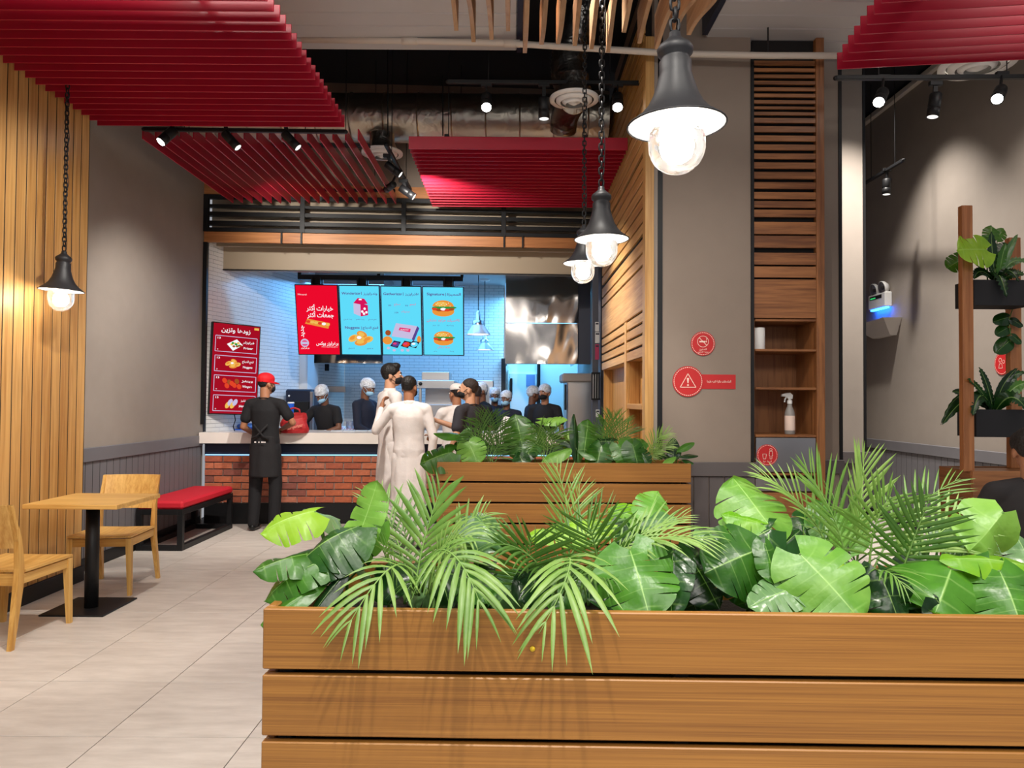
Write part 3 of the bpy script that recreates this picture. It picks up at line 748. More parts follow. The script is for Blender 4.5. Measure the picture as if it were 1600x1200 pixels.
pendant('largest pendant lamp with charcoal shade and clear globe, top right', atY(1057, 196, 2.12), .141, tl(.0, -.02), 5.1)
pendant('middle pendant lamp of three, hanging before the oak wall', atY(940, 374, 3.80), .141, tl(.0, -.01), 5.1)
pendant('farthest pendant lamp of three, partly behind another', atY(911, 412, 5.2), .141, tl(.0, .02), 5.1)
pendant('pendant lamp over the wooden table beside the oak planks', atY(96, 454, 5.07), .141, tl(0, .05), ZB+.099)
# ------------------------------------------------------------------ writing
_AR = {'ا': 'FE8D FE8E', 'أ': 'FE83 FE84', 'ب': 'FE8F FE90 FE91 FE92', 'ة': 'FE93 FE94', 'ت': 'FE95 FE96 FE97 FE98', 'ث': 'FE99 FE9A FE9B FE9C',
 'ج': 'FE9D FE9E FE9F FEA0', 'ح': 'FEA1 FEA2 FEA3 FEA4', 'خ': 'FEA5 FEA6 FEA7 FEA8', 'د': 'FEA9 FEAA', 'ذ': 'FEAB FEAC', 'ر': 'FEAD FEAE', 'ز': 'FEAF FEB0',
 'س': 'FEB1 FEB2 FEB3 FEB4', 'ش': 'FEB5 FEB6 FEB7 FEB8', 'ص': 'FEB9 FEBA FEBB FEBC', 'ض': 'FEBD FEBE FEBF FEC0', 'ط': 'FEC1 FEC2 FEC3 FEC4', 'ع': 'FEC9 FECA FECB FECC',
 'غ': 'FECD FECE FECF FED0', 'ف': 'FED1 FED2 FED3 FED4', 'ق': 'FED5 FED6 FED7 FED8', 'ك': 'FED9 FEDA FEDB FEDC', 'ل': 'FEDD FEDE FEDF FEE0', 'م': 'FEE1 FEE2 FEE3 FEE4',
 'ن': 'FEE5 FEE6 FEE7 FEE8', 'ه': 'FEE9 FEEA FEEB FEEC', 'و': 'FEED FEEE', 'ي': 'FEF1 FEF2 FEF3 FEF4', 'ى': 'FEEF FEF0'}
_AR = {k: [chr(int(x, 16)) for x in v.split()] for k, v in _AR.items()}
def ar(s):
    """joined forms, written right to left"""
    out = []; s = s.replace('لا', 'ﻻ')
    for i, ch in enumerate(s):
        if ch not in _AR:
            out.append(ch); continue
        f = _AR[ch]
        prev = i > 0 and s[i-1] in _AR and len(_AR[s[i-1]]) == 4
        nxt = i+1 < len(s) and (s[i+1] in _AR or s[i+1] == 'ﻻ') and len(f) == 4
        out.append(f[3] if prev and nxt else f[2] if nxt else f[1] if prev else f[0])
    return ''.join(out[::-1])
_TX = {}
def text_mesh(body, size, w=None, bold=0, italic=0):
    key = (body, bold)
    if key not in _TX:
        c = bpy.data.curves.new('txt', 'FONT'); c.body = body; c.size = 1; c.resolution_u = 2; c.offset = bold
        o = bpy.data.objects.new('txt', c); COL.objects.link(o)
        dg = bpy.context.evaluated_depsgraph_get(); me = bpy.data.meshes.new_from_object(o.evaluated_get(dg))
        vs = [v.co.copy() for v in me.vertices]; fs = [tuple(p.vertices) for p in me.polygons]
        bpy.data.objects.remove(o); bpy.data.curves.remove(c); bpy.data.meshes.remove(me)
        _TX[key] = (vs, fs)
    vs, fs = _TX[key]
    x0 = min(v.x for v in vs); x1 = max(v.x for v in vs); y0 = min(v.y for v in vs); y1 = max(v.y for v in vs)
    k = (w/(x1-x0)) if w else size; ky = size if w else size
    return [((v.x-(x0+x1)/2)*k, (v.y-(y0+y1)/2)*(ky if not w else min(k*1.35, size))) for v in vs], fs
class Panel:
    """flat print on a board: local x right, local z up, facing -y; layers stack outwards"""
    def __init__(s, M, parent, lift=.0012): s.M = M; s.p = parent; s.k = 0; s.lift = lift
    def _put(s, pts, fs, mat, name):
        s.k += 1; y = -s.lift*(1+.35*s.k)
        m = MB(); m.add([(x, y, z) for x, z in pts], fs); return m.build(name, mat, s.p, s.M)
    def poly(s, pts, mat, name='print_picture'): return s._put(pts, [tuple(range(len(pts)))], mat, name)
    def rect(s, x0, z0, x1, z1, mat, name='print_field'): return s.poly([(x0, z0), (x1, z0), (x1, z1), (x0, z1)], mat, name)
    def ell(s, x, z, rx, rz, mat, a0=0, a1=2*PI, rot=0, n=18, name='print_picture'):
        P = []
        for i in range(n+1 if a1-a0 < 6.2 else n):
            a = a0+(a1-a0)*i/n; u, v = rx*math.cos(a), rz*math.sin(a)
            P.append((x+u*math.cos(rot)-v*math.sin(rot), z+u*math.sin(rot)+v*math.cos(rot)))
        return s.poly(P, mat, name)
    def line(s, pts, w, mat, closed=False, dash=None, name='print_line'):
        V = []; F = []; n = len(pts); pts = [Vector((*p, 0)) for p in pts]
        for i in range(n if closed else n-1):
            a, b = pts[i], pts[(i+1) % n]; d = b-a; L = d.length
            if L < 1e-6: continue
            d /= L; nn = Vector((-d.y, d.x, 0))*w/2; seg = [(0, L)]
            if dash:
                seg = []; q = 0
                while q < L: seg.append((q, min(q+dash*.62, L))); q += dash
            for q0, q1 in seg:
                b0 = len(V); V += [tuple((a+d*q0-nn)[:2]), tuple((a+d*q1-nn)[:2]), tuple((a+d*q1+nn)[:2]), tuple((a+d*q0+nn)[:2])]; F.append((b0, b0+1, b0+2, b0+3))
        return s._put(V, F, mat, name)
    def ring(s, x, z, r, w, mat, n=28, dashed=False):
        V = []; F = []
        for i in range(n):
            a0 = 2*PI*i/n; a1 = 2*PI*(i+(.58 if dashed else 1))/n; b = len(V)
            for rr, aa in ((r-w, a0), (r, a0), (r, a1), (r-w, a1)): V.append((x+rr*math.cos(aa), z+rr*math.sin(aa)))
            F.append((b, b+1, b+2, b+3))
        return s._put(V, F, mat, 'print_ring')
    def text(s, body, x, z, w, h, mat, bold=.0, rot=0):
        vs, fs = text_mesh(body, h, w, bold)
        if rot: vs = [(u*math.cos(rot)-v*math.sin(rot), u*math.sin(rot)+v*math.cos(rot)) for u, v in vs]
        return s._put([(x+u, z+v) for u, v in vs], fs, mat, 'lettering')
# ------------------------------------------------------------------ chairs
def chair_parts(t):
    """seat towards +y, backrest at -y, origin on the floor in the middle"""
    w, d, h = .44, .46, .425
    n = 10; P = []; Q = []
    for i in range(n+1):
        u = -1+2*i/n
        row = []; rowb = []
        for j in range(n+1):
            v = j/n; x = u*w/2; y = -d/2+.03+v*(d-.03); z = h-.018*(1-u*u)*math.sin(PI*min(1, v*1.05)) + .004*abs(u)
            row.append((x, y, z)); rowb.append((x, y, z-.014))
        P.append(row); Q.append(rowb)
    m = MB().mat(0, True); m.grid(P); m.grid([r[::-1] for r in Q])
    ed = [(i, 0) for i in range(n+1)]+[(n, j) for j in range(1, n+1)]+[(i, n) for i in range(n-1, -1, -1)]+[(0, j) for j in range(n-1, 0, -1)]
    m.mat(0, False); 
    vs = [P[i][j] for i, j in ed]+[Q[i][j] for i, j in ed]; L = len(ed)
    m.add(vs, [(k, L+k, L+(k+1) % L, (k+1) % L) for k in range(L)])
    m.build('seat', chair_y, t, WM[t.name])
    # backrest: curved ply
    P = []; Q = []
    for i in range(13):
        u = -1+2*i/12; row = []; rb = []
        for j in range(7):
            v = j/6; z = .56+v*.255; y = -d/2-.012-.075*v-.035*(1-u*u)
            row.append((u*(w/2-.005), y, z)); rb.append((u*(w/2-.005), y+.014, z))
        P.append(row); Q.append(rb)
    m = MB().mat(0, True); m.grid(P); m.grid([r[::-1] for r in Q]); m.mat(0, False)
    ed = [(i, 0) for i in range(13)]+[(12, j) for j in range(1, 7)]+[(i, 6) for i in range(11, -1, -1)]+[(0, j) for j in range(5, 0, -1)]
    vs = [P[i][j] for i, j in ed]+[Q[i][j] for i, j in ed]; L = len(ed)
    m.add(vs, [(k, L+k, L+(k+1) % L, (k+1) % L) for k in range(L)])
    m.build('backrest', chair_z, t, WM[t.name])
    def leg(pts):   # pts: (x, y, z, wx, wy)
        m = MB(); vs = []
        for x, y, z, a, b in pts: vs += [(x-a/2, y-b/2, z), (x+a/2, y-b/2, z), (x+a/2, y+b/2, z), (x-a/2, y+b/2, z)]
        fs = [(3, 2, 1, 0), tuple(4*(len(pts)-1)+k for k in range(4))]
        for k in range(len(pts)-1):
            for q in range(4): fs.append((4*k+q, 4*k+(q+1) % 4, 4*k+4+(q+1) % 4, 4*k+4+q))
        m.add(vs, fs); return m.build('leg', chair_z, t, WM[t.name])
    for sx in (-1, 1):
        x = sx*(w/2-.018)
        leg([(x+sx*.012, d/2-.015, 0, .026, .026), (x, d/2-.022, h-.09, .036, .042), (x, d/2-.022, h-.016, .036, .042)])
        leg([(x+sx*.012, -d/2-.075, 0, .026, .028), (x, -d/2-.01, h-.10, .034, .046), (x, -d/2-.0, h+.02, .032, .044), (x, -d/2-.015, .60, .028, .034), (x, -d/2-.084, .815, .022, .022)])
        MB().box((x-.011, -d/2+.02, h-.075), (x+.011, d/2-.04, h-.019), None, .002).build('apron', chair_y, t, WM[t.name])
    MB().box((-w/2+.03, d/2-.035, h-.075), (w/2-.03, d/2-.012, h-.019), None, .002).build('apron', chair_x, t, WM[t.name])
    MB().box((-w/2+.03, -d/2+.0, h-.085), (w/2-.03, -d/2+.022, h-.019), None, .002).build('apron', chair_x, t, WM[t.name])
c1 = thing('dining_chair', 'light wood chair with its back to the camera, cut by the left edge', 'chair', (-3.005, 4.47, 0), math.radians(-2), 'wooden chairs at the table')
chair_parts(c1)
c2_ = thing('dining_chair', 'light wood chair facing the camera across the table', 'chair', (-2.975, 5.53, 0), PI+math.radians(5), 'wooden chairs at the table')
chair_parts(c2_)
# ------------------------------------------------------------------ table
tb = thing('dining_table', 'square wooden table on a black pedestal beside the oak planks', 'table', (-2.83, 4.99, 0))
MB().box((-3.10, 4.68, .712), (-2.50, 5.26, .742), None, .003).build('tabletop', chair_x, tb)
m = MB().mat(0, True); m.tube([(-2.83, 5.0, .012), (-2.83, 5.0, .705)], .043, 24); m.build('column', black, tb)
MB().box((-2.98, 4.84, .699), (-2.68, 5.16, .711), None, .002).build('top_plate', black, tb)
MB().box((-3.06, 4.80, 0), (-2.64, 5.24, .012), None, .003).build('base_plate', black, tb)
# ------------------------------------------------------------------ bench
bx0, bx1, by0, by1 = -3.495, -3.06, 6.88, 8.12
bn = thing('bench', 'low bench with red cushion on a black metal frame', 'bench', ((bx0+bx1)/2, (by0+by1)/2, 0))
m = MB().mat(0, True); 
MB().box((bx0, by0, .385), (bx1, by1, .462), None, .02).build('cushion', redfab, bn)
zt = .384; rw = .025
for x in (bx0+rw, bx1-rw):
    for y in (by0+rw, by1-rw): MB().box((x-rw, y-rw, 0), (x+rw, y+rw, zt-.051), None, .002).build('leg', black, bn)
    MB().box((x-rw, by0, zt-.05), (x+rw, by1, zt), None, .002).build('side_rail', black, bn)
    MB().box((x-rw, by0+.051, 0), (x+rw, by1-.051, .05), None, .002).build('bottom_rail', black, bn)
for y in (by0+rw, by1-rw):
    MB().box((bx0+.051, y-rw, zt-.05), (bx1-.051, y+rw, zt), None, .002).build('end_rail', black, bn)
    MB().box((bx0+.051, y-rw, 0), (bx1-.051, y+rw, .05), None, .002).build('bottom_rail', black, bn)
# ------------------------------------------------------------------ slatted planters
soil = plain('planter_soil', (34, 26, 20), .95, nz=.4, nscale=30, bump=.8, bscale=60)
def planter(label, M, Lx, Dy, H, pitch, gap, n, group):
    """front left bottom corner at the origin of M"""
    t = thing('planter_box', label, 'planter', (0, 0, 0), 0, group, M)
    th = .022
    for k in range(n):
        z1 = H-k*pitch; z0 = max(z1-(pitch-gap), .02)
        if k == 0:
            f = MB().box((0, 0, z0), (Lx, th, z1), None, .0025).build('front_slat', plk_x, t, M)
            MB().box((0, Dy-th, z0), (Lx, Dy, z1), None, .0025).build('rear_slat', plk_x, t, M)
            MB().box((.001, th+.001, z0), (th, Dy-th-.001, z1), None, .0025).build('end_slat', plk_y, t, M)
            MB().box((Lx-th, th+.001, z0), (Lx-.001, Dy-th-.001, z1), None, .0025).build('end_slat', plk_y, t, M)
            first = list(t.children)
        else:
            for o in first:
                d = o.copy(); COL.objects.link(d); set_parent(d, t, Matrix.Translation((0, 0, -k*pitch)) @ WM[o.name])
    for x in (.03, Lx*.33, Lx*.66, Lx-.06):
        for y in (th+.001, Dy-th-.031): MB().box((x, y, 0.02), (x+.03, y+.03, H-.02), None, .001).build('post', gap_dark, t, M)
    MB().box((.065, .056, .0), (Lx-.065, Dy-.056, H-.09), None, 0).build('liner', gap_dark, t, M)
    m = MB(); nx, ny = 40, 8
    m.mat(0, True).grid([[(.066+(Lx-.132)*i/nx, .057+(Dy-.114)*j/ny, H-.085+.012*noise.noise((i*.7, j*.7, 1))) for j in range(ny+1)] for i in range(nx+1)])
    m.build('soil', soil, t, M)
    return t
YF = 1.63; PIT = .145
fp = atY(411, 951, YF); HF = fp.z
MF = Matrix.Translation((fp.x, YF, 0)) @ Matrix.Rotation(math.radians(-1.0), 4, 'Z')
planter('large slatted oak planter box in the foreground', MF, 2.75, .50, HF, PIT, .013, 7, 'slatted oak planters')
YB = 5.2; bp = atY(683, 722, YB); HB = bp.z; LB = PX(1080, YB)-bp.x
MBk = Matrix.Translation((bp.x, YB, 0))
planter('smaller slatted oak planter box in front of the counter', MBk, LB, .34, HB, PIT, .013, 7, 'slatted oak planters')
tag(MB().mat(0, True).lathe([(0, 0), (.006, 0), (.006, -.001), (.0035, -.003), (0, -.004)], n=14, M=Matrix.Translation(atY(832, 1014, YF-.012)) @ Matrix.Rotation(-PI/2, 4, 'X')).build('yellow_dot_sticker', plain('sticker_yellow', (214, 180, 30), .4)), 'tiny yellow dot stuck on the foreground planter', 'sticker')
# ------------------------------------------------------------------ walnut shelf cabinet
x0, x1 = PX(1178, YP), PX(1289, YP); xf = PX(1276, YP)
Z = lambda y: zAt(y, YP, 1230)
cb = thing('shelf_cabinet', 'tall walnut cabinet with slats above and open shelves below', 'cabinet', ((x0+x1)/2, YP+.2, 0))
struct(B('trim_15', black, (PX(1173, YP)+.001, YP-.012, Z(721)), (x0-.001, YP+.04, 4.1)), 'black strip between the pillar and the walnut cabinet', 'trim')
B('back_panel', wal_z, (x0, YP+.40, 0), (x1, YP+.42, Z(500)), cb)
B('dark_backing', gap_dark, (x0+.002, YP+.05, Z(498)), (xf, YP+.07, 4.2), cb)
B('side_panel', wal_z, (x0, YP+.02, 0), (x0+.012, YP+.399, Z(500)), cb)
B('front_post', wal_z, (xf, YP-.005, 0), (x1, YP+.06, 4.2), cb, .003)
B('side_panel', wal_z, (xf, YP+.061, 0), (x1, YP+.399, Z(500)), cb)
gy = [92.5, 104, 114, 124, 134, 144, 154, 164, 172.5, 182, 194.5, 209, 223, 237, 251, 266, 282, 297.5, 312.5, 326, 343, 367, 391, 415, 435]
gw = [2.2]*10+[2.6]*8+[1.6, 1.6, 3.8, 1.2, 3.8, 1.4, 1.4]
for i in range(len(gy)):
    z1 = Z(gy[i]+gw[i]); z0 = Z(gy[i+1]-gw[i+1]) if i+1 < len(gy) else Z(497)
    B('slat', wal_x, (x0+.002, YP, z0), (xf-.001, YP+.02, z1), cb, .002)
for y in (500, 547, 607, 681, 741):
    B('shelf', wal_x, (x0+.0125, YP+.004, Z(y)-.010), (xf-.001, YP+.399, Z(y)+.008), cb, .002)
fpn = B('steel_flap', steel, (x0+.014, YP+.002, Z(738)), (xf-.006, YP+.016, Z(684)), cb, .003)
B('steel_panel', steel, (x0+.014, YP+.012, Z(768)), (xf-.006, YP+.02, Z(748)), cb, .002)
B('lower_door', wal_x, (x0+.014, YP+.002, .06), (xf-.004, YP+.02, Z(770)), cb, .003)
# things on the shelves
m = MB().mat(0, True); q = atY(1186, 545, YP+.10); zz = Z(547)+.0081
cup = thing('paper_cup', 'white paper roll standing on the top shelf of the walnut cabinet', 'paper roll', (q.x, YP+.10, zz))
m.lathe([(.015, .0), (.043, 0), (.044, .004), (.044, .164), (.042, .168), (.015, .168)], (q.x, YP+.10, zz), 24); m.build('roll', white, cup)
m = MB().mat(0, True); m.lathe([(.0145, .002), (.0145, .170), (.013, .170), (.013, .002)], (q.x, YP+.10, zz), 16); m.build('core', taupe, cup)
cup.name = 'paper_roll'; WM['paper_roll'] = WM['paper_cup']
zb = Z(681)+.0081; q = atY(1234, 670, YP+.10)
sb = thing('spray_bottle', 'grey spray bottle with white trigger in the walnut cabinet', 'spray bottle', (q.x, YP+.10, zb))
sx = Matrix.Translation((q.x, YP+.10, zb))
m = MB().mat(0, True); m.lathe([(0, 0), (.036, 0), (.038, .006), (.038, .150), (.034, .175), (.018, .215), (.016, .232), (0, .234)], n=24, M=sx); m.build('bottle', plain('bottle_grey', (150, 146, 142), .35), sb)
m = MB().mat(0, True); m.lathe([(.0385, .03), (.0387, .032), (.0387, .14), (.0385, .142)], n=24, M=sx); m.build('label_wrap', cream, sb)
m = MB().mat(0, True); m.lathe([(.019, .233), (.019, .258), (.012, .262), (.012, .275), (0, .276)], n=18, M=sx); m.build('collar', white, sb)
m = MB(); m.prism([(.018, .27), (.02, .30), (.0, .318), (-.03, .316), (-.062, .306), (-.064, .290), (-.03, .288), (-.012, .270)], -.011, .011, sx @ Matrix.Rotation(PI/2, 4, 'X')); m.build('trigger_head', white, sb)
m = MB(); m.tube([sx @ Vector(p) for p in ((-.024, 0, .288), (-.036, 0, .268), (-.040, 0, .246))], .006, 8); m.build('trigger', white, sb)
# ------------------------------------------------------------------ red signs
def sign_disc(label, c, r, M0, name='wall_sign', group='round red signs'):
    t = thing(name, label, 'sign', tuple(c), 0, group)
    M = M0
    m = MB().mat(0, False); m.lathe([(0, 0), (r, 0), (r, -.004), (0, -.004)], n=40, M=M @ Matrix.Rotation(-PI/2, 4, 'X')); m.build('disc', sign_red, t)
    return t, Panel(M @ Matrix.Translation((0, -.0042, 0)), t, .0004)
r1 = 19.0*YP/FPX; c = atY(1098, 537, YP-.001)
t, P = sign_disc('small round red no-smoking sign on the greige pillar', c, r1, Matrix.Translation((c.x, YP-.005, c.z)))
t.location.y = YP
P.ring(0, 0, r1*.93, r1*.05, cream, 40, True); P.ring(0, r1*.17, r1*.47, r1*.035, cream, 32)
P.rect(-r1*.30, r1*.10, r1*.20, r1*.22, cream); P.rect(r1*.23, r1*.10, r1*.31, r1*.22, cream)
P.line([(-r1*.33, r1*.5), (r1*.33, -r1*.16)], r1*.05, cream); P.line([(r1*.25, r1*.26), (r1*.32, r1*.36), (r1*.26, r1*.45)], r1*.03, cream)
P.text(ar('التدخين'), 0, -r1*.48, r1*.6, r1*.2, cream, .01); P.text(ar('ممنوع التدخين'), 0, -r1*.70, r1*.86, r1*.18, cream, .01)
r2 = 24.0*YP/FPX; c = atY(1074.5, 596, YP-.001)
t, P = sign_disc('large round red warning sign with a banner on the greige pillar', c, r2, Matrix.Translation((c.x, YP-.005, c.z)))
bw = 52*YP/FPX
MB().box((c.x+r2*.9, YP-.004, c.z-11.5*YP/FPX), (c.x+r2*.95+bw, YP-.0005, c.z+11*YP/FPX), None, 0).build('banner', sign_red, t)
P.ring(0, 0, r2*.93, r2*.045, cream, 44, True)
P.line([(0, r2*.50), (-r2*.50, -r2*.38), (r2*.52, -r2*.38)], r2*.04, cream, True)
P.poly([(-r2*.07, r2*.22), (r2*.07, r2*.22), (r2*.03, -r2*.12), (-r2*.03, -r2*.12)], cream); P.ell(0, -r2*.24, r2*.06, r2*.06, cream)
P2 = Panel(Matrix.Translation((c.x+r2*.95+bw*.5, YP-.0044, c.z)), t, .0004)
P2.text(ar('الملصقات عالية انتبه عليها'), 0, 0, bw*.72, .03, cream, .01)
c = atY(1199, 711, YP-.002); r3 = 16.5*YP/FPX
t, P = sign_disc('round red litter sign on the steel flap', c, r3, Matrix.Translation((c.x, YP+.0015, c.z)))
P.ring(0, 0, r3*.93, r3*.05, cream, 36, True)
P.ring(r3*.33, r3*.52, r3*.13, r3*.035, cream, 14); P.line([(r3*.2, r3*.36), (r3*.46, r3*.36), (r3*.50, -r3*.05), (r3*.42, -r3*.05), (r3*.42, -r3*.36), (r3*.24, -r3*.36), (r3*.24, -r3*.05), (r3*.16, -r3*.05)], r3*.035, cream, True)
P.line([(-r3*.45, r3*.1), (-r3*.1, r3*.1), (-r3*.15, -r3*.36), (-r3*.40, -r3*.36)], r3*.035, cream, True); P.text(ar('الرجاء هنا'), 0, -r3*.62, r3*.8, r3*.22, cream, .01)
c = atX(1566, 568, XR-.004); r4 = .105
t, P = sign_disc('round red sign on the greige side wall behind the plant stand', c, r4, Matrix.Translation(c) @ Matrix.Rotation(PI/2, 4, 'Z').inverted())
P.ring(0, 0, r4*.93, r4*.05, cream, 36, True); P.ring(-r4*.2, r4*.3, r4*.2, r4*.04, cream, 14); P.ring(r4*.25, r4*.15, r4*.16, r4*.04, cream, 14); P.line([(-r4*.4, -r4*.4), (-r4*.3, 0), (0, 0), (r4*.1, -r4*.4)], r4*.04, cream, True)
# ------------------------------------------------------------------ emergency light and sconce on the side wall
e0 = atX(1381, 480, XR); Ms = Matrix.Translation((XR, e0.y, 0)) @ Matrix.Rotation(-PI/2, 4, 'Z')   # local -y points into the room
em = thing('emergency_light', 'white emergency light with two round lamps on the side wall', 'emergency light', (XR, e0.y, e0.z))
zE = lambda py: atX(1381, py, XR).z
w2 = .21
MB().box((-w2, -.09, zE(482)), (w2, -.001, zE(459)), None, .012).build('case', white, em, Ms)
MB().box((-w2*.8, -.093, zE(467.5)), (w2*.6, -.0905, zE(462)), None, .001).build('window', black, em, Ms)
MB().box((-w2*.7, -.0945, zE(466.5)), (-w2*.1, -.0935, zE(464.5))).build('indicator', emission('green_led', (60, 220, 120), .8), em, Ms)
for x in (-.10, .11):
    m = MB().mat(0, True); Ml = Ms @ Matrix.Translation((x, -.06, zE(452))) @ Matrix.Rotation(PI/2+.2, 4, 'X')
    m.lathe([(0, -.06), (.05, -.05), (.082, -.01), (.086, .02), (.08, .025), (.05, .0), (0, -.02)], n=22, M=Ml); m.build('lamp_head', white, em)
    m = MB().mat(0, True); m.lathe([(.08, .024), (.06, .034), (0, .038)], n=20, M=Ml); m.build('lens', netm, em)
    m = MB().mat(0, True); m.lathe([(.02, -.01), (.02, .02), (0, .022)], n=12, M=Ml); m.build('reflector', black, em)
bl = B('glow_strip', emission('blue_strip', (20, 100, 255), 45), (-w2*.9, -.07, zE(484)), (w2*.9, -.03, zE(482.3)), em, 0, Ms)
sc = thing('wall_sconce', 'white wedge shaped sconce under the emergency light', 'wall lamp', (XR, e0.y, zE(528)))
ss = [(-.42, zE(506)), (.42, zE(502)), (.30, zE(527)), (-.12, zE(528))]
m = MB(); vs = [(x, -.22 if z > zE(515) else -.08, z) for x, z in ss]+[(x, -.001, z) for x, z in ss]
m.add(vs, [(0, 3, 2, 1), (4, 5, 6, 7), (0, 1, 5, 4), (1, 2, 6, 5), (2, 3, 7, 6), (3, 0, 4, 7)]); m.build('shade', plain('sconce_grey', (196, 190, 184), .5), sc, Ms)
MB().box((-.15, -.06, zE(512)), (.15, -.0015, zE(503)), None, .004).build('mount', white, sc, Ms)
# ------------------------------------------------------------------ plant stand at the right
ps = thing('plant_stand', 'dark oak plant stand with two posts and a box base', 'plant stand', (3.2, 4.65, 0))
zb = zAt(736, 4.5, 1520)
MB().box((2.815, 4.5, 0.0), (3.9, 4.522, zb), None, .003).build('base_front', wal_x, ps)
MB().box((2.815, 4.523, 0.0), (2.837, 4.86, zb), None, .003).build('base_side', wal_y, ps)
MB().box((2.838, 4.84, 0.0), (3.9, 4.86, zb), None, .003).build('base_rear', wal_x, ps)
MB().box((2.838, 4.523, zb-.03), (3.9, 4.839, zb-.008), None, .002).build('base_top', wal_x, ps)
xa, xb_ = PX(1502, 4.55), PX(1519, 4.55)
MB().box((xa, 4.53, zb-.007), (xb_, 4.575, zAt(322, 4.55, 1510)), None, .003).build('post', wood('post_oak', (140, 86, 46), (178, 118, 70), 2, .45, 45), ps)
xc, xd = PX(1576, 4.8), PX(1594, 4.8)
MB().box((xc, 4.78, zb-.007), (xd, 4.83, zAt(372, 4.8, 1585)), None, .003).build('post', MATS['post_oak'], ps)
pots = []
for (pa, pb, ya, yb, lab) in ((1523, 1577, 437, 477, 'upper black pot box on the plant stand'), (1525, 1578, 640, 683, 'lower black pot box on the plant stand')):
    xl, xr_ = PX(pa, 4.58), PX(pb, 4.58)+.16
    z0, z1 = zAt(yb, 4.58, 1550), zAt(ya, 4.58, 1550)
    p = thing('pot_box', lab, 'plant pot', ((xl+xr_)/2, 4.66, z0), 0, 'black pot boxes')
    t_ = .008
    MB().box((xl, 4.58, z0), (xr_, 4.58+t_, z1), None, .001).build('front_panel', blackm, p)
    MB().box((xl, 4.77, z0), (xr_, 4.77+t_, z1), None, .001).build('rear_panel', blackm, p)
    MB().box((xl, 4.588, z0), (xl+t_, 4.77, z1), None, .001).build('end_panel', blackm, p)
    MB().box((xr_-t_, 4.588, z0), (xr_, 4.77, z1), None, .001).build('end_panel', blackm, p)
    MB().box((xl+t_, 4.588, z0), (xr_-t_, 4.77, z1-.03), None, 0).build('soil', soil, p)
    pots.append(((xl+xr_)/2, 4.68, z1-.03))
# ------------------------------------------------------------------ order counter
zsl1, zsl0 = atK(400, 676, -.10).z, atK(400, 693, -.10).z
zbr1, zbr0 = atK(450, 712, 0).z, atK(450, 786, 0).z
uc1 = UR-.06
ct = thing('order_counter', 'long order counter with brick front and white top', 'counter', (2.2, .35, 0), 0, None, KM)
wu = lambda v: (KI @ Vector((PL0.x+(KM @ Vector((0, v, 0))).y*0+.2876*((KM @ Vector((.2, v, 0))).y-PL0.y)+.012, (KM @ Vector((.2, v, 0))).y, 0))).x
MB().prism([(.02, -.10), (uc1, -.10), (uc1, .72), (wu(.72), .72), (wu(.08), .08), (.02, .06)], zsl0, zsl1).build('worktop', quartz, ct, KM)
B('dark_band', bluedark, (.05, .0, zbr1+.004), (uc1, .03, zsl0-.001), ct, 0, KM)  # dark band between the worktop and the bricks
B('led_strip', led_e, (.06, -.012, zbr1+.004), (uc1, -.003, zbr1+.014), ct, 0, KM)
B('plinth', black, (.05, .005, 0), (uc1, .08, zbr0-.003), ct, 0, KM)
core = B('brick_core', mortar, (.05, .016, zbr0-.002), (uc1, .08, zbr1), ct, 0, KM)
B('base_cabinet', steel, (.45, .081, 0), (uc1, .66, zsl0-.002), ct, 0, KM)
rows = 7; rh = (zbr1-zbr0)/rows; bl_ = .208
bms = [MB().box((-bl_/2+.006, 0, -rh/2+.006), (bl_/2-.006, .018, rh/2-.006), None, .004) for _ in BRICKM]
half = MB().box((-bl_/4+.005, 0, -rh/2+.005), (bl_/4-.005, .018, rh/2-.005), None, .004)
protoB = [bms[i].build('brick', BRICKM[i], core, KM @ Matrix.Translation((.05+bl_/2+bl_*i, 0, zbr0+rh/2))) for i in range(len(BRICKM))]
for r in range(rows):
    u = .05 - (bl_/2 if r % 2 else 0); k = 0
    while u+.02 < uc1:
        if not (r == 0 and k < len(BRICKM)):
            cu = u+bl_/2
            if u < .05-.01 or u+bl_ > uc1+.02: pass
            else:
                d = protoB[random.choice((0, 0, 1, 1, 2, 3, 4))].copy(); COL.objects.link(d)
                set_parent(d, core, KM @ Matrix.Translation((cu, random.uniform(-.003, .002), zbr0+rh*(r+.5))))
        u += bl_; k += 1
    if r % 2:
        for uu in (.05+bl_/4,): half_o = MB().box((-bl_/4+.005, 0, -rh/2+.005), (bl_/4-.005, .018, rh/2-.005), None, .004).build('brick', random.choice(BRICKM), core, KM @ Matrix.Translation((uu, 0, zbr0+rh*(r+.5))))
